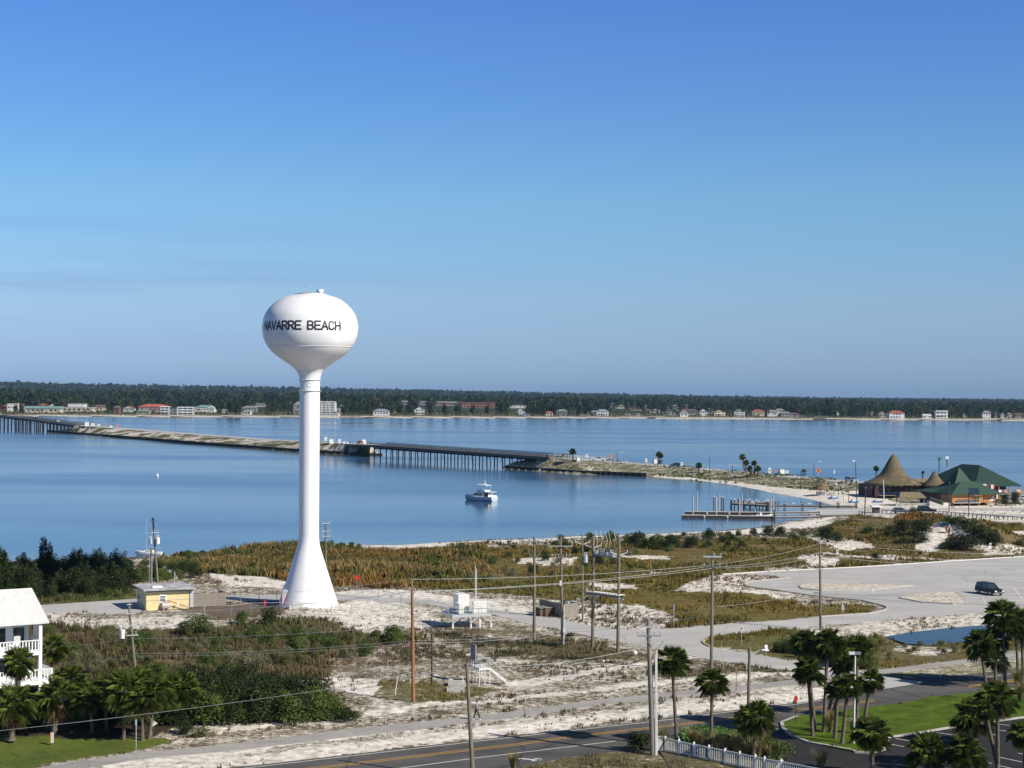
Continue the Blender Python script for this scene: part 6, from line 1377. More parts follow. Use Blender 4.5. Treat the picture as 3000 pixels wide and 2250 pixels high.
def walkway(name, lab, a, b, wd, z, step, posts=1.0, m='wood_grey', rail=False, hp=1.0):
    A_ = at(*a, z); B_ = at(*b, z); o = Vector((A_.x, A_.y, 0)); t = thing(name, lab, 'dock', o); u = B_ - A_; n = Vector((-u.y, u.x, 0)).normalized() * wd; q = Vector((0, 0, z)); k = int(u.length / .5); w = MB()
    for i in range(k):
        p, r_ = u * (i / k) + q, u * ((i + .86) / k) + q; d = Vector((0, 0, -.1)); w.hexa([p + d, r_ + d, r_ + n + d, p + n + d], [p, r_, r_ + n, p + n])
    w.build('planks', MT[m], t); w = MB(); w.bar(q - Vector((0, 0, .26)), u + q - Vector((0, 0, .26)), .15, .3); w.build('beam', MT['wood_dark'], t); k = max(1, int(u.length / step))
    for i in range(k + 1):
        for s in (0, 1):
            c = u * (i / k) + n * s + q; w = MB(); w.cyl((c.x, c.y, -2), (c.x, c.y, z + hp), .15, n=7); w.build('post', MT['wood_dark'], t)
    if rail:
        w = MB()
        for s in (0, 1):
            for f in (.55, 1.05): w.bar(n * s + q + Vector((0, 0, f)), u + n * s + q + Vector((0, 0, f)), .06)
        w.build('railing', MT['galv'], t)
    return t
walkway('pier', 'old wooden pier running from the beach to the broken dock head', cK(1480, 335), (2510, 1482), 1.8, .75, 4.5, hp=.8)
walkway('pier', 'broken dock head of old planks with gulls on it', cK(900, 300), cK(1500, 335), 3.2, .8, 3.2, hp=.9)
walkway('pier', 'low rear dock of dark planks behind the broken dock head', cK(1080, 285), cK(1500, 300), 2.2, .6, 4, m='wood_dark', hp=.2)
t = thing('debris_pile', 'heap of pale broken planks on the dock head', 'debris', at(*cK(1330, 300), .8)); w = MB(); r = random.Random(4)
for i in range(46): w.box(r.uniform(-4, 4), r.uniform(-.8, 1), r.uniform(.05, .5), r.uniform(.6, 1.8), .16, .1, r.uniform(0, 3), M=Matrix.Rotation(r.uniform(-.25, .25), 4, 'Y'))
w.build('planks', MT['offwhite'], t)['kind'] = 'stuff'
for i, (x, y0, y1) in enumerate([(890, 375, 235), (948, 370, 245), (1195, 345, 250), (1355, 370, 270), (1475, 360, 245), (1500, 360, 255), (1655, 330, 255)]):
    pile(cK(x, y0), cK(x, y1), 'dark bird topped pile around the broken dock head', .15, 'wood_dark', 'piles of the broken dock')
walkway('gangway', 'grey railed gangway from the floating docks to the boat ramp', cK(1600, 520), (2405, 1512), 1.5, .8, 9, m='galv', rail=True, hp=.2); walkway('gangway', 'second railed walkway behind the gangway near the ramp', (2270, 1499), (2400, 1500), 1.5, .8, 9, m='wood_grey', rail=True, hp=.2)
pile((2360, 1518), (2360, 1496), 'brown pile at the beach end of the gangway', .2, 'wood_brown')
w = MB(); w.prism(wp([(2395, 1487), (2530, 1486), (2560, 1512), (2370, 1513)], .1), -.6, .06); tag(w.build('ramp', MT['asphalt_old']), kind='structure')
walkway('boardwalk', 'railed boardwalk along the boat ramp', (2400, 1510), (2525, 1508), 1.4, .5, 6, rail=True, m='wood_grey', hp=.9)
# gulls
def gull(lab, p, grp): 
    t = thing('gull', lab, 'bird', p, random.uniform(0, 6), grp); w = MB(); w.ball((0, 0, .2), .24, .11, .11, 8, 5); w.ball((.22, 0, .34), .08, .07, .08, 6, 4); w.cyl((.28, 0, .34), (.36, 0, .32), .02, .005, 4); w.cyl((-.15, 0, .2), (-.38, 0, .18), .07, .02, 5); w.cyl((.02, .04, 0), (.02, .04, .12), .012, n=4); w.cyl((.02, -.04, 0), (.02, -.04, .12), .012, n=4); w.build('body', MT['white'], t); return t
g0 = None; pg = [cK(x, y) for x, y in ((1145, 262), (1195, 244), (1262, 246), (1283, 250), (1310, 262), (1350, 276), (1475, 242), (1500, 252), (890, 230), (948, 240), (1245, 275), (1400, 290), (1175, 272), (1225, 285), (1330, 288), (1636, 312), (1740, 310), (1768, 314), (1878, 312), (1905, 316), (2010, 312), (2042, 318), (2150, 316), (2178, 320), (615, 198))]
for x, y in pg:
    u_, v_ = unroll(x, y); d = (CAMH - 1.6) * FPX / v_; p = Vector((u_ * d / FPX, d, 1.55)); p.z = 1.55
    gull('white gull perched on the old dock and its piles', p, 'gulls on the dock')
# ---------------------------------------------------------------- boats
def loft(w, secs, mi=0, close=True):
    o = []; n = len(secs[0])
    for s in secs: o += s
    fs = []
    for i in range(len(secs) - 1):
        for j in range(n - 1): fs.append((i * n + j, i * n + j + 1, (i + 1) * n + j + 1, (i + 1) * n + j))
    w.add(o, fs, mi, True); w.add(secs[0], [tuple(range(n))], mi); w.add(secs[-1], [tuple(range(n))[::-1]], mi)
def hull(name, L_, B_, D_, m, par, bow_up=.4):
    w = MB(); S_ = []
    for f, bw, kz, tz in ((0, .92, -.25, 1), (.25, 1, -.35, .97), (.5, 1, -.4, 1), (.72, .82, -.38, 1.12), (.88, .48, -.2, 1.28), (.97, .16, .35, 1.38), (1, .02, .9, 1.42)):
        x = L_ * f; b = B_ / 2 * bw; z1 = D_ * tz
        S_.append([(x, b, z1), (x, b * .93, z1 * .35), (x, b * .6, kz * .5 if kz < 0 else kz), (x, 0, kz), (x, -b * .6, kz * .5 if kz < 0 else kz), (x, -b * .93, z1 * .35), (x, -b, z1)])
    loft(w, S_); o = w.build(name, m, par); w = MB(); P = [s[0] for s in S_] + [s[-1] for s in S_][::-1]; w.add([(p[0], p[1] * .97, p[2] - .02) for p in P], [tuple(range(len(P)))]); w.build('deck', MT['white'], o); return o
p1 = at(1447, 1468, WZ); p2 = at(1379, 1461, WZ)
bl = 10.2; ang = rad(152); hullm = mat('hull_white', (.50, .55, .62), .3, .05, 2)
t = thing('motor_yacht', 'white motor yacht with flybridge anchored in the sound', 'boat', p1 + Vector((.2, -.2, 0)), rad(146)); bt = t
w0 = hull('hull', bl, 3.6, 1.15, hullm, t); w = MB(); S_ = []
w.hexa([(1.0, -1.72, -.15), (bl * .93, -.35, -.15), (bl * .93, .35, -.15), (1.0, 1.72, -.15)], [(1.0, -1.74, .06), (bl * .95, -.3, .06), (bl * .95, .3, .06), (1.0, 1.74, .06)]) ; w.build('waterline', MT['seawall'], w0)
w = MB(); w.hexa([(2.9, -1.45, 1.1), (7.6, -.9, 1.2), (7.6, .9, 1.2), (2.9, 1.45, 1.1)], [(3.1, -1.3, 2.35), (5.9, -1.05, 2.3), (5.9, 1.05, 2.3), (3.1, 1.3, 2.35)]); cb = w.build('cabin', MT['white'], t)
w = MB(); w.hexa([(3.4, -1.452, 1.45), (7.0, -1.02, 1.5), (7.0, 1.02, 1.5), (3.4, 1.452, 1.45)], [(3.4, -1.39, 1.98), (6.25, -1.12, 1.95), (6.25, 1.12, 1.95), (3.4, 1.39, 1.98)]); w.build('window', MT['glass'], cb)
w = MB(); w.hexa([(2.4, -1.35, 2.36), (5.6, -1.05, 2.36), (5.6, 1.05, 2.36), (2.4, 1.35, 2.36)], [(2.4, -1.3, 2.95), (5.2, -1.0, 3.1), (5.2, 1.0, 3.1), (2.4, 1.3, 2.95)]); w.build('flybridge', MT['white'], t)
w = MB(); w.box(1.5, 0, 2.5, 2.4, 2.7, .1); w.build('cockpit_roof', MT['white'], t)
w = MB(); w.hexa([(2.0, -1.25, 4.3), (5.7, -1.1, 4.45), (5.7, 1.1, 4.45), (2.0, 1.25, 4.3)], [(2.0, -1.25, 4.4), (5.7, -1.1, 4.55), (5.7, 1.1, 4.55), (2.0, 1.25, 4.4)]); bm = w.build('bimini_top', MT['white'], t)
w = MB()
for x in (2.3, 4.3, 5.4):
    for y in (-1.1, 1.1): w.cyl((x, y, 2.8), (x + (.2 if x > 3 else -.2), y, 4.4), .04, n=5)
w.build('support', MT['galv_white'], bm)
w = MB(); w.cyl((2.6, .4, 4.4), (3.3, .4, 5.9), .09, .03); w.cyl((3.9, -.5, 4.5), (3.3, -.5, 7.6), .035, .01); w.ball((3.5, 0, 4.6), .3, .3, .15); w.build('antenna', MT['white'], t)
w = MB(); w.box(1.4, 0, 1.65, .1, 2.5, 1.0); w.box(.4, 0, 1.35, .2, 2.8, .4); w.build('stern_rail', MT['white'], t)
w = MB(); w.box(1.9, .4, 1.5, .1, .9, .9); w.box(2.88, 0, 1.7, .05, 1.6, 1.1); w.build('cabin_door', MT['redp'] if False else mat('mahogany', (.12, .03, .02), .4, .2, 2), t)
w = MB(); w.ball((1.2, -1.3, 1.25), .35, .3, .28); w.build('fender', MT['black'], t)
w = MB(); w.tube([Vector((9.8, -.15, 1.7)), Vector((9.2, -.8, 2.1)), Vector((7.6, -1.4, 1.95))], .025); w.tube([Vector((9.8, .15, 1.7)), Vector((9.2, .8, 2.1)), Vector((7.6, 1.4, 1.95))], .025); w.build('bow_rail', MT['galv'], t)
# sailboat on the left behind the woods
p = at(462, 1628, WZ); t = thing('sailboat', 'white sailboat moored behind the left woods with a bare mast', 'boat', p + Vector((.5, 1, 0)), rad(176)); h_ = hull('hull', 7.6, 2.3, .75, MT['white'], t); t.scale = (.66, .66, .78)
w = MB(); w.hexa([(2.2, -.75, .7), (5.4, -.5, .75), (5.4, .5, .75), (2.2, .75, .7)], [(2.3, -.65, 1.2), (5.0, -.45, 1.1), (5.0, .45, 1.1), (2.3, .65, 1.2)]); cb = w.build('cabin', MT['white'], t); w = MB(); w.box(3.6, 0, .98, 1.6, 1.34, .16); w.build('window', MT['glass'], cb)
w = MB(); w.cyl((4.3, 0, .9), (4.6 - .2, 0, 8.8), .06); w.cyl((4.3, 0, 2.0), (.9, 0, 1.7), .06); w.bar((4.4, -.5, 5.2), (4.4, .5, 5.2), .04); w.cyl((4.4, 0, 8.6), (7.5, 0, .9), .012, n=4); w.cyl((4.4, 0, 8.6), (.1, 0, .9), .012, n=4); w.build('mast', MT['galv'], t)
# open skiff tied to the floating dock
p = at(*cK(1235, 510), .1); t = thing('skiff', 'small open motorboat tied alongside the front floating dock', 'boat', (p.x, p.y + 1.2, WZ), rad(-2)); h_ = hull('hull', 5.2, 1.8, .75, MT['white'], t)
w = MB(); w.box(2.3, 0, 1.0, .5, .5, .8); w.box(2.5, 0, 1.45, .05, .5, .35); w.box(1.5, 0, .8, .5, .9, .3); w.build('console', MT['white'], t); w = MB(); w.box(-.2, 0, .8, .35, .35, .7); w.cyl((-.25, 0, .6), (-.25, 0, -.5), .08); w.build('outboard_motor', MT['black'], t)
# buoy and paddle craft
b = at(461, 1396, WZ); t = thing('buoy', 'tiny white buoy floating left of the tower', 'buoy', b); w = MB(); w.ball((0, 0, .3), .45, .45, .5); w.build('float', MT['white'], t); w = MB(); w.cyl((0, 0, .6), (0, 0, 1.3), .1, n=5); w.build('staff', MT['white'], t)
for x, y, a_, lab in ((2441, 1462, .4, 'blue and white paddle boat left on the beach beside the net'), (2500, 1473, .3, 'blue beach craft lying low on the sand in the middle'), (2571, 1472, .05, 'blue and white beach craft parked before the thatched building')):
    p = gat(x, y); t = thing('paddle_boat', lab, 'boat', p, a_); w = MB(); 
    for s in (-.5, .5): w.hexa([(-1.2, s - .2, .05), (1.2, s - .2, .05), (1.2, s + .2, .05), (-1.2, s + .2, .05)], [(-1.3, s - .25, .4), (1.45, s - .1, .5), (1.45, s + .1, .5), (-1.3, s + .25, .4)])
    w.build('hull', MT['blue'], t); w = MB(); w.box(0, 0, .5, 1.6, 1.1, .12); w.box(-.4, 0, .75, .1, 1.0, .5); w.build('seat', MT['white'], t)
# ---------------------------------------------------------------- cars
def side_prism(w, prof, y0, y1, tp=0.0, zt_=1e9, mi=0):
    n = len(prof); A_ = []; B_ = []
    zm = min(p[1] for p in prof); zx = max(p[1] for p in prof)
    for x, z in prof:
        k = tp * (z - zm) / (zx - zm + 1e-6); A_.append((x, y0 + k, z)); B_.append((x, y1 - k, z))
    w.add(A_ + B_, [(i, (i + 1) % n, n + (i + 1) % n, n + i) for i in range(n)], mi); w.add(A_, [tuple(range(n))[::-1]], mi); w.add(B_, [tuple(range(n))], mi)
def car(kind, p, rz, m, label, s=1.0, group=None):
    nm = {'suv': 'parked_car', 'pickup': 'pickup_truck', 'wagon': 'car'}[kind]
    t = thing(nm, label, 'pickup' if kind == 'pickup' else 'car', p, rz, group); t.scale = (s, s, s)
    L_ = 4.7 if kind != 'pickup' else 5.5; x0 = -L_ / 2; x1 = L_ / 2; w = MB()
    bd = [(x0, .38), (x0 - .03, .75), (x0 + .05, 1.02), (x1 - 1.35, 1.02), (x1 - .25, .88), (x1, .68), (x1, .36)]
    side_prism(w, bd, -.92, .92, .05); bo = w.build('body', m, t)
    cab = {'suv': [(x0 + .08, 1.0), (x0 + .22, 1.6), (x0 + .6, 1.70), (x1 - 2.15, 1.68), (x1 - 1.35, 1.0)], 'wagon': [(x0 + .1, 1.0), (x0 + .5, 1.48), (x0 + 1.0, 1.55), (x1 - 2.2, 1.52), (x1 - 1.35, 1.0)], 'pickup': [(x0 + 2.0, 1.0), (x0 + 2.15, 1.62), (x0 + 2.4, 1.72), (x1 - 1.95, 1.70), (x1 - 1.3, 1.0)]}[kind]
    w = MB(); side_prism(w, cab, -.86, .86, .16); w.build('window', MT['glass'], t)
    tp = [c for c in cab if c[1] > 1.4]; w = MB(); w.box((tp[0][0] + tp[-1][0]) / 2, 0, tp[1][1] + .0, tp[-1][0] - tp[0][0] + .1, 1.45, .07)
    for c0, c1 in ((cab[0], cab[1]), (cab[-1], cab[-2])):
        for y in (-1, 1): w.bar((c0[0], y * .87, c0[1]), (c1[0], y * .73, c1[1]), .09)
    xm = (tp[0][0] + tp[-1][0]) / 2
    for y in (-1, 1): w.bar((xm, y * .875, 1.0), (xm, y * .735, 1.62 if kind != 'wagon' else 1.48), .1)
    w.build('roof', m, t)
    if kind == 'pickup':
        w = MB(); w.box(x0 + 1.0, 0, 1.03, 1.8, 1.5, .02); w.build('cargo_bed', MT['black'], t); w = MB()
        for y in (-.86, .86): w.box(x0 + 1.0, y, 1.12, 2.0, .1, .2)
        w.box(x0 + .03, 0, 1.12, .08, 1.75, .2); w.build('bed_side', m, t)
    for x in (x0 + .85, x1 - .9):
        for y in (-.9, .9):
            w = MB(); w.cyl((x, y - .1, .36), (x, y + .1, .36), .36, n=14); wh = w.build('wheel', MT['rubber'], t)
            w = MB(); yy = y + (.105 if y > 0 else -.105); w.cyl((x, yy - .01, .36), (x, yy + .01, .36), .2, n=10); w.build('rim', MT['galv'], wh)
    for y in (-.65, .65):
        w = MB(); w.box(x1 - .02, y, .7, .1, .35, .16); w.build('headlight', MT['white'], t); w = MB(); w.box(x0, y * 1.15, .85, .08, .2, .22); w.build('tail_light', MT['redp'], t)
    w = MB(); w.box(x1 - .02, 0, .45, .12, 1.7, .14); w.build('bumper', MT['grey'], t); return t
pw, pb, ps, pn, pt_, pr_ = mat('car_white', (.72, .73, .74), .25, .03, 1), mat('car_black', (.010, .011, .013), .4, .1, 1), mat('car_silver', (.42, .46, .50), .25, .05, 1, metal=.4), mat('car_blue_grey', (.10, .14, .19), .25, .05, 1), mat('car_dark_green', (.008, .014, .016), .45, .1, 1, spec=.3), mat('car_red', (.4, .03, .03), .3, .1, 1)
ra = math.atan2(RRn[2].y - RRn[1].y, RRn[2].x - RRn[1].x)
def onroad(line, x, y, off):
    best = None
    for a, b in zip(line[:-1], line[1:]):
        for i in range(60):
            c = a.lerp(b, i / 60); u_, v_ = c.x / c.y * FPX, (CAMH - c.z) / c.y * FPX; 
            px = 1500 + (u_ * CR - (v_ + 25) * SR); e = abs(px - x)
            if best is None or e < best[0]: best = (e, c, math.atan2(b.y - a.y, b.x - a.x))
    c, an = best[1], best[2]; n = Vector((-math.sin(an), math.cos(an), 0)); n = n if n.y > 0 else -n
    return c + n * off + Vector((0, 0, .05)), an
p, a_ = onroad(RRn, 1749, 0, 2.6); car('pickup', p, a_, pw, 'white pickup driving on the causeway beside the single palm'); p, a_ = onroad(RRn, 1968, 0, 2.8); car('wagon', p, a_ + math.pi, pn, 'blue grey wagon driving on the causeway'); p, a_ = onroad(RRn, 2461, 0, 4.5); car('suv', p, a_, ps, 'silver car on the causeway left of the thatched roofs')
p, a_ = onroad(RLn, 1038, 0, 3); car('wagon', p, a_, pr_, 'red car at the left end of the low bridge')
for f, lab, mm in ((P2.lerp(P1, -.15) , 'white car on the long bridge, farthest left', pw), (P1.lerp(P2, .0) , 'dark car in the middle of the long bridge', pb), (P1.lerp(pA, .5), 'white car on the long bridge, nearest the bank', pw)):
    an = math.atan2(pA.y - P1.y, pA.x - P1.x); car('suv', f + Vector((-math.sin(an), math.cos(an), 0)) * 3 + Vector((0, 0, .02)), an, mm, lab)
car('suv', gat(2903, 1745) + Vector((0, .8, .03)), rad(-68), pt_, 'dark car parked alone on the big pale parking lot', 1.0)
car('pickup', gat(2966, 1476) + Vector((0, .5, .05)), rad(-12), pw, 'white pickup beside the orange building, nearer one', 1.0); car('pickup', gat(2985, 1469) + Vector((0, 4, .05)), rad(-15), pw, 'white pickup behind the nearer white pickup at right', 1.0)
car('suv', gat(2718, 1505) + Vector((0, 1, .05)), rad(-14), pb, 'black car with open tailgate parked behind the dune brush', 1.05); car('wagon', gat(2645, 1507) + Vector((0, 1.5, .05)), rad(-5), pn, 'grey car parked left of the round bush at the fence', .95)
# ---------------------------------------------------------------- beach restaurant
def shingled(w, prof, n, c=(0, 0, 0), rot=0.0, seedn=0.0, mi=0, smooth=True):
    vs = []; r = random.Random(5)
    for rr, z in prof:
        for i in range(n):
            t = 2 * math.pi * i / n + rot; q = rr * (1 + r.uniform(-seedn, seedn)); vs.append((c[0] + q * math.cos(t), c[1] + q * math.sin(t), c[2] + z + r.uniform(-seedn, seedn) * 2 * (1 if rr > .1 else 0)))
    fs = [(k * n + i, k * n + (i + 1) % n, (k + 1) * n + (i + 1) % n, (k + 1) * n + i) for k in range(len(prof) - 1) for i in range(n)]
    w.add(vs, fs, mi, smooth); w.add(vs[:n], [tuple(range(n))[::-1]], mi)
def hip(w, x0, y0, x1, y1, z0, z1, ridge, axis='x', over=.0, th=.18):
    cx, cy = (x0 + x1) / 2, (y0 + y1) / 2; h = ridge / 2
    r0, r1 = ((cx - h, cy, z1), (cx + h, cy, z1)) if axis == 'x' else ((cx, cy - h, z1), (cx, cy + h, z1))
    b = [(x0, y0, z0), (x1, y0, z0), (x1, y1, z0), (x0, y1, z0)]; lo = [(x, y, z - th) for x, y, z in b]
    f = [(0, 1, 5, 4), (1, 2, 5), (2, 3, 4, 5), (3, 0, 4)] if axis == 'x' else [(0, 1, 4), (1, 2, 5, 4), (2, 3, 5), (3, 0, 4, 5)]
    w.add(b + [r0, r1], f); w.add(lo + b, [(3, 2, 1, 0), (0, 1, 5, 4), (1, 2, 6, 5), (2, 3, 7, 6), (3, 0, 4, 7)])
THATCH = MT['thatch']
def fringe(prof, n, par, rot=0.0, seed=3, ln=.55, m=None):
    r = np.random.default_rng(seed); P = np.array([p for p in prof]); seg = np.hypot(*(P[1:] - P[:-1]).T) * (P[1:, 0] + P[:-1, 0] + .2); k = r.choice(len(seg), n, p=seg / seg.sum()); u = r.uniform(0, 1, n)
    R0 = P[k, 0] * (1 - u) + P[k + 1, 0] * u; Z = P[k, 1] * (1 - u) + P[k + 1, 1] * u; dr = P[k, 0] - P[k + 1, 0]; dz = P[k, 1] - P[k + 1, 1]; q = np.hypot(dr, dz) + 1e-6; dr, dz = dr / q, dz / q
    a = r.uniform(0, 6.283, n); o = r.uniform(.02, .10, n); L_ = ln * r.uniform(.6, 1.3, n); wd_ = r.uniform(.05, .13, n); c, s = np.cos(a), np.sin(a)
    V = np.zeros((n, 3, 3)); Rt = R0 + o * .3; V[:, 0] = np.stack([Rt * c - s * wd_, Rt * s + c * wd_, Z + o * .3], 1); V[:, 1] = np.stack([Rt * c + s * wd_, Rt * s - c * wd_, Z + o * .3], 1)
    Re = R0 + dr * L_ + o; V[:, 2] = np.stack([Re * c, Re * s, Z + dz * L_ + o * .6], 1)
    return npmesh('thatch_fringe', V.reshape(-1, 3), np.arange(n * 3).reshape(-1, 3), m or THATCH, par)
C0 = up(2616, 1456, 505); C0.z = 0
t = thing('thatched_hall', 'dark beach bar hall under a tall pointed thatched cone roof', 'building', C0, rad(14))
w = MB(); shingled(w, [(8.6, 3.75), (8.4, 4.15), (7.2, 4.6), (5.8, 5.25), (4.6, 5.95), (3.7, 6.8), (3.05, 7.8), (2.35, 9.1), (1.6, 10.5), (.85, 11.7), (.25, 12.5), (.02, 12.75)], 22, seedn=.025); rf_ = w.build('cone_roof', THATCH, t); fringe([(8.6, 3.75), (8.4, 4.15), (7.2, 4.6), (5.8, 5.25), (4.6, 5.95), (3.7, 6.8), (3.05, 7.8), (2.35, 9.1), (1.6, 10.5), (.85, 11.7), (.25, 12.5)], 5200, rf_)
w = MB(); hip(w, 2.5, -5.6, 14.5, 1.5, 3.75, 5.4, 9); w.build('side_roof', THATCH, t)
dk = mat('dark_timber', (.035, .028, .028), .8, .4, 1.5, c2=(.06, .05, .045))
w = MB(); w.box(-1.0, .8, 1.85, 14, 11.5, 3.6); w.box(9.5, 0, 1.8, 8, 6, 3.5); w.build('wall', dk, t)
for i, (x, y, sx, sz) in enumerate(((-6.2, -4.97, 1.2, .9), (-3.8, -4.97, 1.2, .9), (1.5, -4.97, .9, .9), (3.6, -4.97, 1.1, .9), (5.9 + 1, -3.02, .9, 1.0), (9, -3.02, .9, .9), (11, -3.02, .9, .9))):
    w = MB(); w.box(x, y, 2.4, sx, .05, sz); w.build('window', mat('dull_glass', (.10, .09, .09), .3, .3, 2) if i == 0 else bpy.data.materials['dull_glass'], t)
for x in (-7.8, -5, -2, 1, 4, 6.5, 9, 11.5, 13.5):
    w = MB(); w.cyl((x, -5.4, 0), (x, -5.4, 3.7), .12, n=6); w.build('post', MT['wood_dark'], t)
w = MB(); w.box(3, -5.8, .75, 21, 1.6, .12); w.build('deck', MT['wood_grey'], t); railing(t, [(-7.5, -6.5, .8), (-1, -6.5, .8)], .8, m='blue'); railing(t, [(1, -6.5, .8), (13.4, -6.5, .8)], .8, m='wood_dark')
w = MB(); w.box(-8.5, -5.5, 1.6, .3, 1.2, 3.2); w.box(-9.2, -3, 1.9, .25, 4, 3.7); w.build('side_screen', mat('plum_panel', (.07, .02, .035), .7, .3, 1.5), t)
C1 = up(2737, 1456, 500); C1.z = 0
t = thing('thatched_kiosk', 'smaller round hut with a pointed thatched roof between hall and green roofs', 'hut', C1)
w = MB(); shingled(w, [(3.5, 3.7), (3.35, 3.95), (2.6, 4.6), (1.9, 5.3), (1.3, 6.1), (.75, 7.0), (.25, 7.8), (.02, 8.1)], 16, seedn=.05); rf_ = w.build('cone_roof', THATCH, t); fringe([(3.5, 3.7), (3.35, 3.95), (2.6, 4.6), (1.9, 5.3), (1.3, 6.1), (.75, 7.0), (.25, 7.8)], 1600, rf_)
w = MB(); shingled(w, [(2.5, 0), (2.5, 3.72)], 14, seedn=0); w.build('wall', dk, t); w = MB(); w.box(-1.2, -2.5, 2.6, 1.0, .08, .8); w.build('window', bpy.data.materials['dull_glass'], t)
# green roofed wings
G0 = at(2790, 1484.5); k = G0.y / FPX
t = thing('orange_restaurant', 'orange wooden restaurant on stilts with a striped green roof and white sail emblem', 'building', G0, rad(15)); Wd = 13.7
w = MB(); w.box(4.6, 4, 2.25, 9.2, 8, 2.5); w.box(11.7, 4.6, 2.25, 4.0, 8, 2.5); w.box(9.45, 4.8, 2.25, .6, 7.2, 2.5); w.build('wall', MT['wood_orange'], t)
w = MB(); hip(w, -.7, -.9, Wd + .9, 8.6, 3.42, 6.6, 4.5); w.build('roof', MT['roof_green'], t)
for i in range(6):
    for y in (.3, 7.5):
        w = MB(); w.box(.3 + i * 2.6, y, .5, .28, .28, 1.0); w.build('stilt', MT['wood_brown'], t)
w = MB(); w.box(4, -.45, 1.02, 8, .9, .1); w.build('deck', MT['offwhite'], t)
w = MB()
for i in range(5): w.box(1.7 + i * 1.25, -.55, 1.55, 1.1, .06, .85)
w.build('deck_screen', mat('grey_screen', (.09, .085, .09), .7, .3, 2), t)
w = MB(); w.box(7.55, -.06, 2.1, .9, .1, 2.0); w.build('door', MT['greenp'], t); w = MB(); w.bar((6.9, -.8, 1.1), (6.9, -.8, 3.0), .1); w.bar((8.3, -.8, 1.1), (8.3, -.8, 3.0), .1); w.bar((6.6, -.8, 3.0), (8.5, -.8, 3.0), .12); w.build('porch_frame', MT['wood_orange'], t)
w = MB(); shingled(w, [(.8, 0), (.8, .1)], 14, c=(0, 0, 0), smooth=False); o = w.build('round_sign', MT['white'], t); o.rotation_euler = (rad(90), 0, 0); o.location = (7.3, -.05, 3.15); o.scale = (1, .45, 1)
w = MB()                                     # sail emblem, two curved sails
def sail(pts): w.add([(x, -.07 + .0, z) for x, z in pts] + [(x, -.02, z) for x, z in pts], [tuple(range(len(pts)))[::-1]] + [(i, (i + 1) % len(pts), len(pts) + (i + 1) % len(pts), len(pts) + i) for i in range(len(pts))])
sail([(12.0, 1.45), (12.6, 1.45), (12.62, 2.9), (12.3, 2.4)]); sail([(12.72, 1.45), (13.0, 1.45), (12.98, 2.3), (12.7, 3.15)]); sail([(11.45, 1.4), (11.9, 1.4), (12.15, 2.2), (11.75, 1.9)])
o = w.build('sail_emblem', MT['white'], t); o.location = (0, .6, 0)
w = MB(); w.box(14.3, 2.5, 2.5, 1.4, .8, 1.3); w.build('service_hatch', MT['offwhite'], t)
t = thing('tent_roof_wing', 'green roofed wing with a pointed tent shaped tower left of the orange front', 'building', up(2809, 1470, 474) * Vector((1, 1, 0)), rad(15)); 
w = MB(); shingled(w, [(13.2, 3.15), (13.0, 3.3), (9.0, 3.95), (6.0, 4.75), (4.0, 5.7), (2.8, 6.8), (1.7, 8.2), (.7, 9.4), (.02, 10.1)], 4, rot=rad(45), smooth=False); w.build('roof', MT['roof_green'], t)
w = MB(); w.box(-1.5, 1.2, 1.6, 14, 12, 3.1); w.build('wall', dk, t); w = MB(); w.box(-5.6, -5.0, 1.9, 1.8, .1, 2.2); w.build('entrance', MT['wood_orange'], t)
w = MB(); w.bar((-8.2, -7.4, 3.05), (-3.2, -7.4, 3.3), .3); w.build('gable_trim', mat('peach_trim', (.6, .33, .2), .7, .1, 2), t)
for x in (-8, -5.5, -3, 0): w = MB(); w.cyl((x, -7.2, 0), (x, -7.2, 3.1), .12, n=6); w.build('post', MT['wood_dark'], t)
B0 = up(2858, 1422.5, 489); B0.z = 0
t = thing('green_pavilion', 'large pavilion with a high dark green hip roof and open deck at right', 'building', B0, rad(20)); BW, BL = 15.2, 26
w = MB(); hip(w, -.8, -.8, BW, BL, 4.15, 9.7, 9, 'y'); w.build('roof', MT['roof_dgreen'], t)
w = MB(); w.box(BW / 2 - .5, BL / 2 + 1, 3.0, BW - 3.5, BL - 5, 2.2); w.build('wall', mat('brown_boards_dark', (.10, .06, .04), .8, .3, 1.5), t)
w = MB(); w.box(BW / 2, .6, 2.0, BW + 1.0, 3.2, .15); w.box(BW / 2, -.9, 2.0, BW + 1, .15, .3); w.build('deck', MT['wood_grey'], t)
for i in range(5): w = MB(); w.box(.3 + i * (BW - .8) / 4, -.5, 3.1, .25, .25, 2.1); w.box(.3 + i * (BW - .8) / 4, -.5, 1.0, .3, .3, 2.0); w.build('post', MT['wood_orange'], t)
railing(t, [(0, -.95, 2.1), (BW + .3, -.95, 2.1)], .95, m='wood_grey')
for x, wd_, mm, nm in ((7.6, .9, MT['white'], 'white'), (8.55, .7, mat('purple_cloth', (.25, .06, .3), .7, .1, 2), 'p'), (9.5, .7, MT['yellow'], 'y'), (13.9, 1.6, mat('peach_cloth', (.7, .35, .15), .7, .1, 2), 'o')):
    w = MB(); w.box(x, -1.02, 2.6, wd_, .03, .75); w.build('banner', mm, t)
w = MB(); w.box(BW + 3, 3, 1.5, 5, 6, .15); w.box(BW + 3, .1, 2.2, 5, .1, .2); w.build('side_deck', MT['wood_grey'], t)
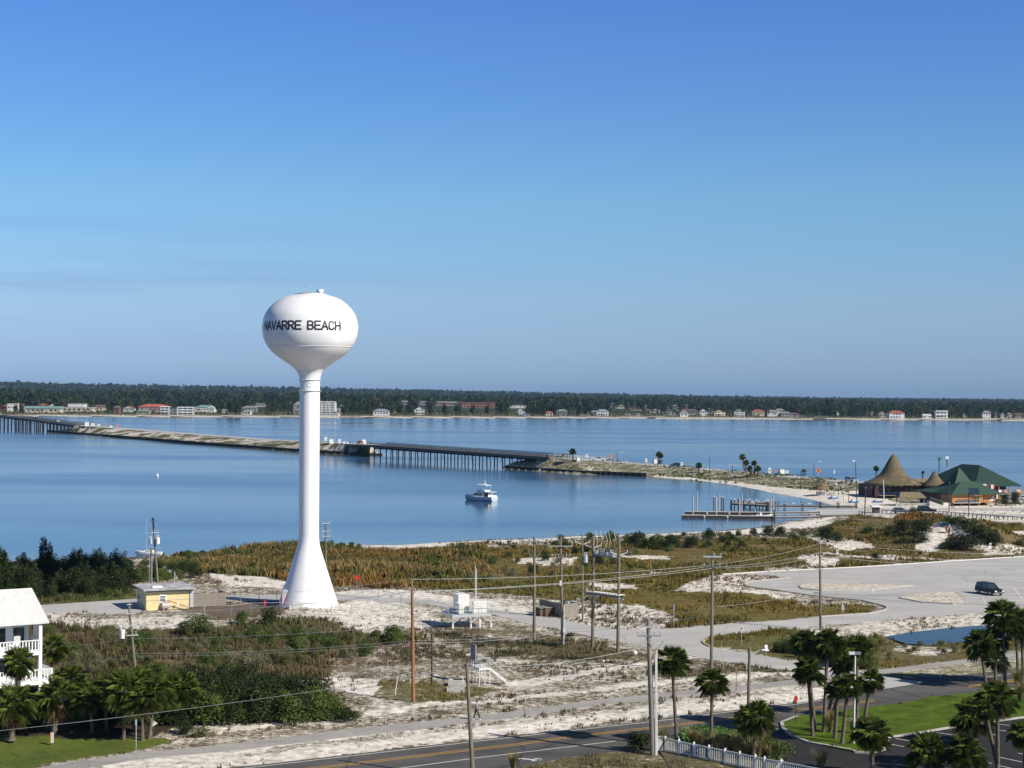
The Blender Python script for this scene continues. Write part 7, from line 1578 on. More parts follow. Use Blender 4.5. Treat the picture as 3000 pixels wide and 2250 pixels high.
t = thing('flag_banner', 'white and red flags hanging at the green roof edge', 'flag', up(2897, 1424, 470)); w = MB(); w.box(-1.2, 0, 0, .9, .04, 1.1); w.box(.9, 0, -.2, .7, .04, 1.2); w.build('cloth', MT['white'], t); w = MB(); w.box(-.4, 0, -.1, .5, .04, 1.0); w.box(1.5, 0, -.1, .4, .04, 1.2); w.build('red_cloth', MT['redp'], t); w = MB(); w.bar((-1.7, 0.05, .6), (1.8, .05, .45), .06); w.build('line', MT['grey'], t)
# lean-to, railings, ramp, signs
t = thing('thatched_shelter', 'low open shelter with thatched roof in front of the hall', 'shelter', at(2637, 1481), rad(6)); w = MB(); hip(w, -.4, -.4, 7.3, 4.2, 2.15, 3.6, 5.5); w.build('roof', THATCH, t)
for x, y in ((.2, 0), (2.4, 0), (4.7, 0), (6.7, 0), (.2, 3.8), (6.7, 3.8)): w = MB(); w.cyl((x, y, -.1), (x, y, 2.1), .1, n=6); w.build('post', MT['wood_grey'], t)
P0 = at(2626, 1484); t = thing('white_railing', 'white post and rail fence in front of the thatched shelter', 'fence', P0, rad(5)); w = MB(); n = 6; L_ = 10.2
for f in (.45, .85): w.bar((0, 0, f), (L_, 0, f), .08, .12)
w.build('rail', MT['offwhite'], t)
for i in range(n + 1): w = MB(); w.box(L_ * i / n, 0, .45, .12, .12, .95); w.build('post', MT['offwhite'], t)
t = thing('access_ramp', 'grey sloping ramp with rails between the shelter and the orange building', 'ramp', at(2768, 1484), rad(15)); w = MB(); w.hexa([(-4.6, 0, 0), (.2, 0, 0), (.2, 1.6, 0), (-4.6, 1.6, 0)], [(-4.6, 0, 1.6), (.2, 0, .1), (.2, 1.6, .1), (-4.6, 1.6, 1.6)]); w.build('ramp', MT['concrete'], t)
w = MB(); w.bar((-4.6, 0, 2.6), (.2, 0, 1.1), .08); w.bar((-4.6, 0, 2.1), (.2, 0, .6), .06); w.build('rail', MT['wood_grey'], t)
t = thing('sign_wall', 'cream low wall with a red end beside the orange building', 'wall', at(2785, 1484), rad(3)); w = MB(); w.box(-1.0, 0, .55, 2.1, .3, 1.0); w.build('panel', MT['offwhite'], t); w = MB(); w.box(.25, 0, .55, .35, .32, 1.0); w.build('end_panel', MT['redp'], t); w = MB(); w.box(-2.3, 0, .55, .35, .32, 1.0); w.build('end_panel', MT['greenp'], t)
t = thing('ticket_booth', 'small dark booth under a flat white roof by the beach road', 'booth', at(2566, 1503), rad(5)); w = MB(); w.box(0, 0, .75, 1.6, 1.4, 1.5); w.build('wall', dk, t); w = MB(); w.box(.0, 0, 1.72, 2.6, 2.4, .35); w.build('roof', MT['white'], t)
t = thing('beach_hut', 'open tiki hut with a shaggy palm roof on the beach', 'hut', gat(2407, 1452)); w = MB(); shingled(w, [(2.5, 2.0), (2.3, 2.3), (1.5, 2.9), (.7, 3.4), (.02, 3.6)], 14, seedn=.12); w.build('roof', mat('dark_thatch', (.10, .07, .04), .95, .4, 2, c2=(.17, .13, .08)), t)
w = MB(); w.box(0, 0, .5, 2.6, 1.6, 1.0); w.build('counter', MT['galv'], t)
for x in (-1.7, -.6, .6, 1.7): w = MB(); w.cyl((x, -1.0, 0), (x, -1.0, 2.2), .09, n=6); w.build('post', MT['wood_brown'], t)
t = thing('picnic_table', 'wooden picnic table right of the beach hut', 'table', gat(2437, 1450)); w = MB(); w.box(0, 0, .75, 1.8, .8, .06); w.build('table_top', MT['wood_brown'], t); w = MB(); w.box(0, -.7, .45, 1.8, .3, .05); w.box(0, .7, .45, 1.8, .3, .05); w.build('bench', MT['wood_brown'], t); w = MB(); w.bar((-.7, -.7, .0), (-.5, 0, .74), .08); w.bar((.7, -.7, 0), (.5, 0, .74), .08); w.bar((-.7, .7, 0), (-.5, 0, .74), .08); w.bar((.7, .7, 0), (.5, 0, .74), .08); w.build('leg', MT['wood_brown'], t)
t = thing('red_frame', 'red frame stand left of the beach hut', 'stand', gat(2398, 1446)); w = MB(); w.bar((0, 0, 0), (0, 0, 1.7), .12); w.bar((.9, 0, 0), (.9, 0, 1.7), .12); w.build('post', MT['redp'], t); w = MB(); w.bar((0, 0, 1.5), (.9, 0, 1.5), .1); w.bar((0, 0, .8), (.9, 0, .8), .1); w.build('bar', MT['redp'], t)
for a, b, lab in (((2584, 1505), (2665, 1510), 'dark post and rail fence left of the black car'), ((2750, 1509), (3060, 1532), 'long dark post and rail fence behind the dune')):
    A_ = at(*a); B_ = at(*b); t = thing('post_rail_fence', lab, 'fence', A_); u = B_ - A_; n = int(u.length / 1.25); w = MB(); w.bar(Vector((0, 0, .92)), u + Vector((0, 0, .92)), .14, .14); w.build('rail', MT['wood_dark'], t)
    for i in range(n + 1): c = u * (i / n); w = MB(); w.box(c.x, c.y, .48, .17, .17, .98); w.build('post', MT['wood_dark'], t)
t = thing('volleyball_net', 'pale net strung between two poles on the beach', 'net', gat(2487, 1468)); a = Vector((0, 0, 0)); b = gat(2456, 1452) - gat(2487, 1468); w = MB()
for z in (1.6, 2.5): w.bar(a + Vector((0, 0, z)), b + Vector((0, 0, z)), .05)
w.build('tape', MT['offwhite'], t)
# ---------------------------------------------------------------- far shore houses
WC = dict(w=(.60, .60, .57), c=(.48, .43, .34), y=(.50, .38, .20), p=(.33, .23, .20), g=(.21, .22, .21), r=(.20, .09, .07), b=(.30, .38, .44), t=(.32, .27, .20), s=(.22, .25, .25))
RC = dict(r=(.30, .09, .06), o=(.42, .12, .07), g=(.19, .19, .19), d=(.08, .08, .085), t=(.16, .28, .27), b=(.12, .15, .20), n=(.14, .09, .065), w=(.55, .55, .55), u=(.22, .25, .30))
WM = {k: mat('house_wall_' + k, v, .8, .08, .3) for k, v in WC.items()}; RM = {k: mat('house_roof_' + k, v, .8, .12, .3) for k, v in RC.items()}
def gatf(x, y):
    zs = np.linspace(16, .6, 200); P = [at(x, y, z) for z in zs]; hh = height(np.array([p.x for p in P]), np.array([p.y for p in P])); ok = hh >= zs
    k = np.argmax(ok) if ok.any() else 199
    return Vector((P[k].x, P[k].y, float(zs[k])))
def house(x0, x1, ytop, ybase, wc, rc, kind, storeys, label, extra=0.0, roofh=.35, balcony=False, depth=None):
    """front elevation taken from the photo; stands on the real ground"""
    ys = 1220 + .0 + (x0 / 3000) * 12
    d0 = gat(x0, min(ybase, 1300)) if False else None
    cx = ((x0 + x1) / 2); base = gatf(cx, ybase); d = base.y; zg = base.z; top = up(cx, ytop, d).z; wd = (x1 - x0) * d / FPX; dp = depth or min(max(wd * .6, 7), 18)
    H_ = top - zg; t = thing('house' if wd < 26 else 'building', label, 'house' if wd < 26 else 'building', (base.x, base.y, zg), rad(random.uniform(-4, 4)), None)
    rh = H_ * roofh if kind != 'flat' else .5; wh = H_ - rh; w = MB(); w.box(0, dp / 2, wh / 2 - .5, wd * .94, dp, wh + 1); w.build('wall', WM[wc], t)
    w = MB(); h = wd / 2
    if kind == 'hip': hip(w, -h, -.7, h, dp + .7, wh + .02, H_, wd * .45, th=.3)
    elif kind == 'gable_side': hip(w, -h, -.7, h, dp + .7, wh + .02, H_, wd * .98, th=.3)
    elif kind == 'gable_front':
        w.add([(-h, -.6, wh), (h, -.6, wh), (0, -.6, H_), (-h, dp, wh), (h, dp, wh), (0, dp, H_)], [(0, 3, 5, 2), (1, 2, 5, 4), (0, 1, 4, 3)]); 
        q = MB(); q.add([(-h * .94, -.02, wh), (h * .94, -.02, wh), (0, -.02, H_ - .1)], [(0, 1, 2)]); q.build('gable', WM[wc], t)
    else: w.box(0, dp / 2, wh + .25, wd, dp + 1, .5)
    w.build('roof', RM[rc], t)
    n = max(2, int(wd / (3.4 if wd < 30 else 6)))
    for s in range(storeys):
        z = wh * (s + .55) / storeys; hh = min(wh / storeys * .5, 1.9)
        for i in range(n):
            if random.random() < .12: continue
            w = MB(); w.box(-wd * .43 + wd * .86 * (i + .5) / n, -.03, z, wd * .86 / n * random.uniform(.4, .65), .06, hh); w.build('window', MT['glass'], t)
    if balcony:
        w = MB()
        for s in range(storeys + (0 if kind != 'flat' else 1)): w.box(0, -1.0, wh * s / storeys + .5, wd * .97, 1.9, .9 if s else .3)
        w.build('balcony', MT['white'], t)
        w = MB()
        for i in range(n // 2 + 2): w.box(-wd * .47 + wd * .94 * i / (n // 2 + 1), -1.7, wh / 2, .35, .35, wh)
        w.build('column', MT['white'], t)
    return t
HS = [(20, 52, 1182, 1205, 'w', 'w', 'flat', 1, 'white block store at the left edge of the far shore', 60), (0, 16, 1186, 1204, 'r', 'r', 'hip', 1, 'red roofed house at the very left edge of the far shore', 40), (54, 89, 1182, 1200, 'c', 'n', 'hip', 1, 'building with a rust roof behind the teal store front', 120),
    (105, 146, 1183, 1200, 't', 'r', 'hip', 1, 'long rust roof behind the middle of the teal store', 120), (143, 166, 1182, 1203, 'w', 't', 'gable_front', 1, 'white gabled store behind the right part of the teal store', 90), (69, 177, 1190, 1209, 'c', 't', 'gable_side', 1, 'long store with a pale teal roof and tall glass fronts', 15),
    (197, 248, 1183, 1205, 'w', 'w', 'flat', 1, 'tall white store front with red signs in the shopping strip', 60), (176, 272, 1193, 1206, 'c', 'w', 'flat', 1, 'long low shopping strip with a white fascia', 45), (248, 269, 1185, 1196, 't', 'n', 'hip', 1, 'brown roof right of the tall white store front', 80), (271, 316, 1186, 1203, 'c', 'n', 'gable_side', 1, 'brown roofed end of the shopping strip', 45),
    (332, 350, 1188, 1210, 'r', 'n', 'hip', 1, 'dark red cottage right of the shopping strip', 15), (360, 394, 1189, 1207, 'w', 'r', 'gable_front', 1, 'white house with a red gable left of the coral roof', 20), (402, 492, 1184, 1208, 'p', 'o', 'hip', 1, 'long building with a bright coral red roof', 60), (400, 437, 1200, 1214, 't', 't', 'hip', 1, 'small kiosk with a teal roof below the coral roof', 0),
    (469, 496, 1191, 1215, 's', 'w', 'flat', 3, 'left wing of the white balconied motel', 0, True), (519, 567, 1193, 1216, 's', 'w', 'flat', 3, 'right wing of the white balconied motel', 0, True), (494, 519, 1193, 1214, 'g', 'd', 'flat', 3, 'dark link block between the motel wings', 25),
    (570, 632, 1187, 1207, 'w', 't', 'hip', 1, 'white hall with a pale teal roof right of the motel', 60), (604, 628, 1189, 1208, 'w', 'w', 'gable_front', 1, 'white gabled front joined to the teal roof hall', 40), (651, 667, 1199, 1209, 'w', 'w', 'flat', 1, 'white trailer right of the teal roof hall', 20), (707, 753, 1189, 1208, 's', 'g', 'hip', 1, 'grey green roofed house left of the tower column', 20), (706, 735, 1201, 1215, 'w', 'w', 'gable_front', 1, 'white cottage below the grey green roof near the tower', 0),
    (743, 778, 1182, 1192, 'w', 'g', 'gable_side', 1, 'pale low roofs in the trees left of the tower column', 160), (858, 902, 1176, 1213, 'g', 'g', 'hip', 2, 'grey roofed block half hidden by the tower column', 20), (900, 985, 1177, 1212, 'w', 'd', 'flat', 5, 'five storey white hotel with balconies right of the tower column', 10, True), (930, 947, 1172, 1179, 'p', 'w', 'flat', 1, 'left roof pavilion on the five storey hotel', 14), (952, 968, 1171, 1179, 'p', 'w', 'flat', 1, 'right roof pavilion on the five storey hotel', 14),
    (975, 996, 1197, 1210, 'c', 'w', 'flat', 1, 'low cream annex at the right of the hotel', 12), (925, 994, 1211, 1219, 'w', 'w', 'flat', 1, 'low white terrace building in front of the hotel', 0), (987, 1012, 1187, 1195, 's', 't', 'gable_side', 1, 'pale teal roof in the trees right of the hotel', 110), (1112, 1126, 1176, 1187, 't', 'n', 'gable_front', 1, 'tan house high in the trees above the white hall', 300),
    (1092, 1141, 1198, 1218, 'w', 'u', 'hip', 1, 'white waterfront hall with a pale blue roof', 0), (1150, 1158, 1200, 1212, 'c', 'n', 'flat', 1, 'narrow tan house right of the blue roofed hall', 15), (1170, 1203, 1174, 1186, 'g', 'g', 'gable_side', 1, 'grey roofed row house in the woods, left one', 330), (1224, 1254, 1175, 1187, 'g', 'g', 'gable_side', 1, 'grey roofed row house in the woods, right one', 330),
    (1214, 1243, 1191, 1216, 'w', 'g', 'gable_front', 2, 'two storey white house with porches standing alone', 0, True), (1272, 1345, 1176, 1189, 'p', 'g', 'gable_side', 1, 'long pinkish row of houses in the woods', 330), (1349, 1453, 1179, 1196, 'r', 'o', 'flat', 2, 'long brick red building in the woods', 260), (1492, 1542, 1186, 1196, 'w', 'n', 'flat', 1, 'long low white building in the woods', 220),
    (1514, 1538, 1197, 1214, 'w', 'g', 'gable_front', 2, 'white gabled house left of the small blue cottage', 25), (1531, 1550, 1208, 1218, 'b', 'u', 'gable_front', 1, 'small pale blue cottage near the far beach', 0), (1598, 1620, 1205, 1217, 'w', 'o', 'hip', 1, 'cottage with a bright orange roof', 0), (1629, 1664, 1199, 1218, 'g', 'g', 'hip', 1, 'brown grey house with a broad hip roof', 0), (1681, 1696, 1205, 1217, 'p', 'n', 'hip', 1, 'small pink house right of the broad hip roof', 0),
    (1700, 1718, 1212, 1217, 'c', 'g', 'flat', 1, 'low cream garden building near the far beach', 0), (1719, 1730, 1205, 1218, 't', 'n', 'gable_front', 1, 'narrow tan house left of the white house', 0), (1729, 1757, 1203, 1216, 's', 'u', 'hip', 1, 'slate roofed house joined left of the white two storey house', 15), (1748, 1783, 1199, 1219, 'w', 'u', 'hip', 2, 'white two storey house with terraces near the shore', 0, True), (1786, 1803, 1181, 1193, 's', 'b', 'hip', 1, 'slate blue roof high in the woods', 250)]
r_ = random.Random(31)
vill = []
for i in range(26):
    x = 1806 + i * 8.2 + r_.uniform(-3, 3); yb = r_.choice([1197, 1203, 1209, 1216, 1219]); vill.append((x, x + r_.uniform(11, 19), yb - r_.uniform(8, 12), yb))
for i, (a, b, c, d) in enumerate(vill): HS.append((a, b, c, d, r_.choice('wwcptg'), r_.choice('ggndru'), r_.choice(['hip', 'gable_front', 'gable_side']), 1, 'small house in the dense village left of the white A-frame', max(0, (1221 - d) * 22)))
HS += [(1992, 2016, 1203, 1222, 'w', 'g', 'hip', 1, 'white house with a grey hip roof at the village end', 0), (2009, 2046, 1198, 1216, 'g', 'd', 'hip', 1, 'long dark roofed house behind the village end', 30), (2049, 2073, 1197, 1219, 'w', 'd', 'gable_front', 2, 'white A-frame house with a steep front gable', 0), (2072, 2088, 1195, 1211, 'g', 'd', 'hip', 1, 'dark roof right behind the white A-frame', 30),
    (2091, 2124, 1200, 1219, 'y', 'n', 'gable_front', 2, 'yellow two storey house on the far shore', 0, True), (2139, 2146, 1199, 1215, 'r', 'd', 'flat', 2, 'narrow red house right of the yellow house', 15), (2150, 2182, 1196, 1222, 'g', 'd', 'gable_front', 3, 'tall grey green house with steep gable and balconies', 0, True), (2203, 2241, 1200, 1219, 'c', 'r', 'hip', 1, 'cream house with a rust red roof', 0), (2246, 2278, 1201, 1220, 'w', 'g', 'gable_side', 1, 'white house with a long grey gable', 0),
    (2270, 2300, 1197, 1216, 'w', 'g', 'hip', 2, 'white house behind with a flat grey hip roof', 20), (2287, 2319, 1206, 1223, 's', 'g', 'hip', 2, 'grey and white stepped house by the far pier', 0), (2312, 2342, 1209, 1222, 'p', 'n', 'hip', 1, 'low house with a brown roof by the far pier', 5), (2396, 2406, 1199, 1208, 'w', 'g', 'flat', 1, 'small white house among dark trees', 80), (2447, 2464, 1205, 1216, 'w', 'n', 'gable_front', 1, 'small white and orange house among dark trees', 20), (2472, 2482, 1205, 1217, 'w', 'g', 'gable_front', 1, 'narrow white house among dark trees', 15),
    (2538, 2545, 1206, 1219, 'r', 'n', 'flat', 2, 'narrow red house left of the pink house', 10), (2549, 2565, 1203, 1219, 'p', 'n', 'gable_front', 2, 'pink gabled house left of the grey gable', 5), (2573, 2599, 1205, 1223, 't', 'g', 'gable_front', 1, 'grey gabled house with an open porch', 0, True), (2604, 2651, 1203, 1226, 'w', 'r', 'hip', 2, 'large white villa with a red tiled roof at the water', 0), (2703, 2729, 1213, 1226, 'w', 'w', 'gable_side', 1, 'low white bungalow on the far right shore', 0),
    (2740, 2776, 1204, 1226, 'w', 'c' if False else 'w', 'flat', 2, 'white flat roofed villa with tall porch', 0, True), (2790, 2800, 1209, 1219, 'p', 'r', 'gable_front', 1, 'small red gabled house behind trees at right', 40), (2818, 2832, 1211, 1223, 'c', 'n', 'gable_front', 1, 'tan house behind trees at the far right', 10), (2878, 2903, 1203, 1227, 'w', 'g', 'hip', 3, 'tall white tower house on the far right shore', 0), (2909, 2927, 1207, 1223, 'g', 'g', 'gable_front', 1, 'grey gabled house right of the tower house', 0),
    (2931, 2946, 1209, 1225, 'c', 'g', 'gable_front', 1, 'cream gabled house second right of the tower house', 0), (2948, 2966, 1209, 1224, 'w', 'g', 'hip', 1, 'white house near the right photo edge', 0), (2969, 3004, 1210, 1224, 'p', 'n', 'hip', 1, 'pinkish house at the right photo edge', 0)]
HW = []
for h in HS:
    bal = len(h) > 10 and h[10]
    g = house(*h[:8], h[8], h[9], balcony=bal, roofh={'flat': .1, 'hip': .3, 'gable_side': .33, 'gable_front': .36}[h[6]])
    if 'dense village' in h[8]: g['group'] = 'houses of the far shore village'
    HW.append((g.location.x, g.location.y, (h[1] - h[0]) * g.location.y / FPX))
# boathouses on piles
for x0, x1, y0, y1, lab in ((2328, 2356, 1218, 1230, 'boat house on piles with a pale roof left of two'), (2385, 2405, 1220, 1231, 'boat house on piles in the middle of the far right shore'), (2408, 2423, 1220, 1231, 'boat house on piles right beside the middle one')):
    b = at((x0 + x1) / 2, y1, WZ); k = b.y / FPX; wd = (x1 - x0) * k; t = thing('boat_house', lab, 'boat house', b); H_ = (y1 - y0) * k; w = MB(); w.box(0, 3, H_ - .4, wd, 7, .6); w.build('roof', RM['g'], t); w = MB(); w.box(0, 3, H_ * .35, wd, 7, .4); w.build('deck', MT['wood_grey'], t)
    for i in range(4):
        w = MB(); w.box(-wd / 2 + .3 + (wd - .6) * i / 3, .2, H_ / 2 - .6, .3, .3, H_); w.build('post', MT['wood_dark'], t)
walkway('pier', 'long low pier before the far shore houses at the middle right', (2230, 1229), (2420, 1231), 2.5, .9, 12, m='wood_grey', hp=.5); walkway('pier', 'low pier in front of the white hotel', (995, 1222), (1090, 1223.5), 2.5, .9, 14, m='wood_dark', hp=.5)
t = thing('retaining_wall', 'white beach wall below the village on the far shore', 'wall', at(1850, 1223.3, 0)); a = at(1843, 1223, .2); b = at(1945, 1224, .2); w = MB(); w.bar(a - t.location, b - t.location, 1.2, 3.0); w.build('wall', MT['offwhite'], t)
w = MB(); w.bar(a - t.location + Vector((0, 0, 1.7)), b - t.location + Vector((0, 0, 1.7)), 1.5, .3); w.build('cap', MT['white'], t)
t = thing('retaining_wall', 'white beach wall at the far right shore', 'wall', at(2880, 1229, 0)); a = at(2872, 1229, .2); b = at(3000, 1230, .2); w = MB(); w.bar(a - t.location, b - t.location, 1.2, 2.6); w.build('wall', MT['offwhite'], t)
w = MB(); w.bar(a - t.location + Vector((0, 0, 1.45)), b - t.location + Vector((0, 0, 1.45)), 1.5, .3); w.build('cap', MT['white'], t)
# ---- woods of the mainland
def wood(name, label, pts, leafs, size, wid, m, seed):
    r = np.random.default_rng(seed); n = len(pts); P = np.array(pts); k = leafs
    h = P[:, 3]; d = r.normal(0, 1, (n, k, 3)); d /= np.linalg.norm(d, axis=2)[..., None]; rr = r.uniform(.45, 1.05, (n, k, 1))
    top = r.uniform(0, 1, (n, k)); rad_ = (h * .24)[:, None] * (1.2 - top * top * .7) * wid * (.8 + .4 * r.uniform(0, 1, (n, 1)))
    c = np.zeros((n, k, 3)); c[..., 0] = P[:, 0, None] + d[..., 0] * rr[..., 0] * rad_; c[..., 1] = P[:, 1, None] + d[..., 1] * rr[..., 0] * rad_; c[..., 2] = P[:, 2, None] + h[:, None] * (.22 + .78 * top)
    nn = np.stack([d[..., 0], d[..., 1], np.abs(d[..., 2]) * .6 + .3], 2) + r.normal(0, .35, (n, k, 3)); nn /= np.linalg.norm(nn, axis=2)[..., None]
    a = np.cross(nn, r.normal(0, 1, (n, k, 3))); a /= np.linalg.norm(a, axis=2)[..., None]; b = np.cross(nn, a); s = size * r.uniform(.6, 1.3, (n, k, 1)) * (h / 16)[:, None, None]
    V = np.stack([c - a * s, c - b * s * .7, c + a * s, c + b * s * .7], 2).reshape(-1, 3)
    base = np.array([[.020, .038, .012], [.028, .050, .014], [.040, .058, .018], [.016, .030, .012], [.05, .05, .022]])
    ci = base[r.choice(5, n, p=[.28, .27, .2, .15, .1])] * r.uniform(.55, 1.6, (n, 1)); C = np.ones((n, k, 4, 4)); C[..., :3] = ci[:, None, None, :]
    return tag(npmesh(name, V, np.arange(len(V)).reshape(-1, 4), m, cols=C.reshape(-1, 4)), label, 'woodland', kind='stuff')
r = np.random.default_rng(77)
def wpts(n, y0, y1, h0, h1, pw=1.0, amax=.33):
    o = []; HA = np.array(HW)
    yy = y0 + (y1 - y0) * r.uniform(0, 1, n) ** pw; xx = yy * r.uniform(-amax, amax, n)
    sd = segdist([MAINS], xx, yy, False); pn = .78 + vnoise(xx, yy, 140, 41) * .5 + vnoise(xx, yy, 45, 42) * .35; z = height(xx, yy); ok = (z > 1.0) & inside(MAIN, xx, yy)
    for i in np.where(ok)[0]:
        x, y = xx[i], yy[i]; w_ = HA[:, 2] / 2 - 1.5
        dx = np.abs(HA[:, 0] * y / HA[:, 1] - x)
        fr = (dx < w_) & (y < HA[:, 1] + 6); beh = (dx < w_) & (np.abs(y - HA[:, 1] - 8) < 12)
        h = r.uniform(h0, h1) * (pn[i] * (1 - .28 * min(max((xx[i] / yy[i] + .1) / .4, 0), 1)) if h1 > 6 else 1)
        if h1 < 6:
            if sd[i] > 14 and sd[i] < 420: o.append((x, y, z[i] - .3, h))
            continue
        if beh.any(): continue
        if fr.any(): continue
        gap = sd[i]
        az = x / y
        if az < -.115 and gap < 230 and r.uniform() < .9: continue
        if az > .06 and az < .16 and gap < 330 and r.uniform() < .85: continue
        if gap < 22: continue
        o.append((x, y, z[i] - .5, h * (.5 if gap < 90 else 1)))
    return o
WOODM = grass_material(); WOODM.name = 'woodland_leaves'
FR = wpts(2600, 1830, 2250, 8, 20)
wood('woodland', 'dark pine woods along the mainland behind the far shore houses', FR, 80, 1.05, 1, WOODM, 8)
LW = wpts(2600, 1830, 2350, 1.5, 4.5)
wood('woodland', 'low bushes and hedges between the far shore houses', LW, 26, 2.2, 1, WOODM, 18)
M2 = wpts(3800, 2150, 3400, 15, 25, 1.3)
wood('woodland', 'deeper band of dark woods behind the first mainland trees', M2, 46, 1.8, 1.25, WOODM, 9)
M3 = wpts(3600, 3300, 5600, 15, 20, 1.0)
wood('woodland', 'hazy woods rolling toward the horizon', M3, 20, 3.6, 1.9, WOODM, 10)
M4 = wpts(4200, 5600, 9500, 16, 20, 1.0)
wood('woodland', 'blue grey wooded ridge on the horizon', M4, 16, 5.0, 2.6, WOODM, 11)
# single trees one can tell apart on the far shore
TR = [(bush_proto('shore_tree', 'x', 'tree', 4.5, 12, 420, .9, 'leaf_dark', 300 + i, nl=8, spire=2)) for i in range(3)]
for o in TR: KIDC[o.name] = kids(o)
n_ = 0
for x, y, s, lab in [(678, 1219, 1.5, 'big round dark tree at the water left of the white cottage'), (694, 1219, 1.2, 'dark tree joined right of the big round shore tree'), (1005, 1217, 1.2, 'dark shore tree just right of the hotel'), (1030, 1218, 1.3, 'tall dark shore tree right of the hotel'), (1055, 1218, 1.15, 'dark shore tree midway between hotel and white hall'), (1078, 1218, 1.2, 'dark shore tree left of the white hall'), (1175, 1217, 1.2, 'dark tree right of the white hall'), (1200, 1217, 1.3, 'dark tree left of the lone white house'),
        (1262, 1217, 1.2, 'dark tree right of the lone white house'), (1300, 1217, 1.2, 'shore tree below the pinkish row'), (1340, 1217, 1.2, 'shore tree below the brick building, left'), (1385, 1217, 1.2, 'shore tree below the brick building, middle'), (1430, 1217, 1.15, 'shore tree below the brick building, right'), (1470, 1218, 1.2, 'shore tree right of the brick building'), (1565, 1218, 1.2, 'dark tree right of the pale blue cottage'), (1585, 1218, 1.1, 'dark tree left of the orange roof'),
        (2340, 1219, 1.1, 'dark tree behind the far boat houses'), (2430, 1220, 1.3, 'dark tree right of the boat houses'), (2500, 1222, 1.2, 'dark tree left of the narrow red house'), (2668, 1226, 1.3, 'dark tree right of the large white villa'), (2690, 1226, 1.4, 'tall dark tree left of the white bungalow'), (2660, 1224, 1.0, 'lower tree hugging the white villa'), (2850, 1224, 1.2, 'dark tree left of the tower house'), (2808, 1224, 1.1, 'dark tree right of the flat roofed villa'), (560, 1190, 1.0, 'tree above the motel roof'), (45, 1210, .9, 'dark tree in front of the white block store'), (60, 1211, 1.0, 'dark tree left of the teal store')]:
    p = gatf(x, min(y, 1216)); p.z -= .4
    if n_ < 3: o = TR[n_]; o.location = p; o['label'] = lab
    else: o = dup(TR[n_ % 3], p, n_, lab)
    o.scale = (s, s, s * .95); n_ += 1
# ---------------------------------------------------------------- white balcony house at the left edge
E0 = up(125, 1816, 161.5); HA_ = rad(34)
t = thing('balcony_house', 'white house with pale metal roof and two railed balconies at the left edge', 'house', (E0.x, E0.y, 0), HA_)
ze = E0.z; LX = 16.0
w = MB(); z2 = ze + 2.55
w.add([(-LX, -.5, ze - .12), (.45, -.5, ze - .12), (.45, 4.6, z2), (-LX, 4.6, z2), (.45, 9.7, ze - .12), (-LX, 9.7, ze - .12)], [(0, 1, 2, 3), (3, 2, 4, 5)])
w.add([(-LX, -.5, ze - .3), (.45, -.5, ze - .3), (.45, 4.6, z2 - .18), (-LX, 4.6, z2 - .18), (.45, 9.7, ze - .3), (-LX, 9.7, ze - .3)], [(3, 2, 1, 0), (5, 4, 2, 3)])
w.box(-LX / 2 + .22, -.51, ze - .2, LX + .45, .03, .18); w.build('roof', MT['roof_white'], t)
w = MB(); w.box(-LX / 2 - .3, 5.5, ze / 2 + 1.1, LX - .6, 6.6, ze - 2.4); w.add([(-.01, 2.2, ze - .1), (-.01, 8.8, ze - .1), (-.01, 4.6, z2 - .3)], [(0, 1, 2)]); w.box(-.15, 1.0, ze - 1.35, .12, 2.2, 2.4); w.build('wall', MT['white'], t)
for lv, zb_, x1 in ((1, 5.25, -.35), (2, 2.45, .75)):
    w = MB(); w.box((x1 - LX) / 2, .95, zb_ - .1, x1 + LX, 2.9, .25); w.box((x1 - LX) / 2, -.52, zb_ - .08, x1 + LX, .06, .4); w.build('balcony_floor', MT['white'], t)
    w = MB(); w.box((x1 - LX) / 2, -.5, zb_ + 1.12, x1 + LX, .14, .08); w.box((x1 - LX) / 2, -.5, zb_ + .2, x1 + LX, .08, .08)
    n = int((x1 + LX) / .3)
    for i in range(n): w.box(-LX + (i + .5) * .3, -.5, zb_ + .65, .1, .05, .95)
    for i in range(4): w.box(x1 - .03 - i * 4.2, -.5, zb_ + .6, .16, .16, 1.2)
    w.box(x1, .9, zb_ + 1.12, .1, 2.8, .08)
    for i in range(9): w.box(x1, -.3 + i * .3, zb_ + .65, .05, .1, .95)
    w.build('balcony_railing', MT['white'], t)
for x in (-.35, -1.25, -5.2, -9.5): w = MB(); w.box(x, -.35 if x > -1 else .1, ze / 2 - .3, .3, .3, ze - .4 if x == -.35 else 2.4 + .0); w.build('post', MT['white'], t)
for i, x in enumerate((-1.6, -3.4, -5.4, -7.6)):
    w = MB(); w.box(x, 2.17, 6.45, 1.3, .08, 2.0); fr = w.build('window', MT['white'], t); w = MB(); w.box(x, 2.11, 6.45, 1.05, .06, 1.75); w.build('pane', MT['glass'], fr)
    w = MB(); w.box(x, 2.17, 3.6, 1.3, .08, 1.9); fr = w.build('window', MT['white'], t); w = MB(); w.box(x, 2.11, 3.6, 1.05, .06, 1.65); w.build('pane', MT['glass'], fr)
p = up(122 - 64, 1862, 161.5); t2 = thing('deck_chair', 'white deck chair on the upper balcony of the white house', 'chair', E0 + Vector((-2.3, -.7, 5.3 - ze))); w = MB(); w.box(0, 0, .42, .6, .6, .08); w.build('seat', MT['white'], t2); w = MB(); w.box(0, .3, .9, .6, .07, 1.0); w.build('backrest', MT['white'], t2)
for x in (-.25, .25): w = MB(); w.box(x, 0, .2, .06, .5, .4); w.build('leg', MT['white'], t2)
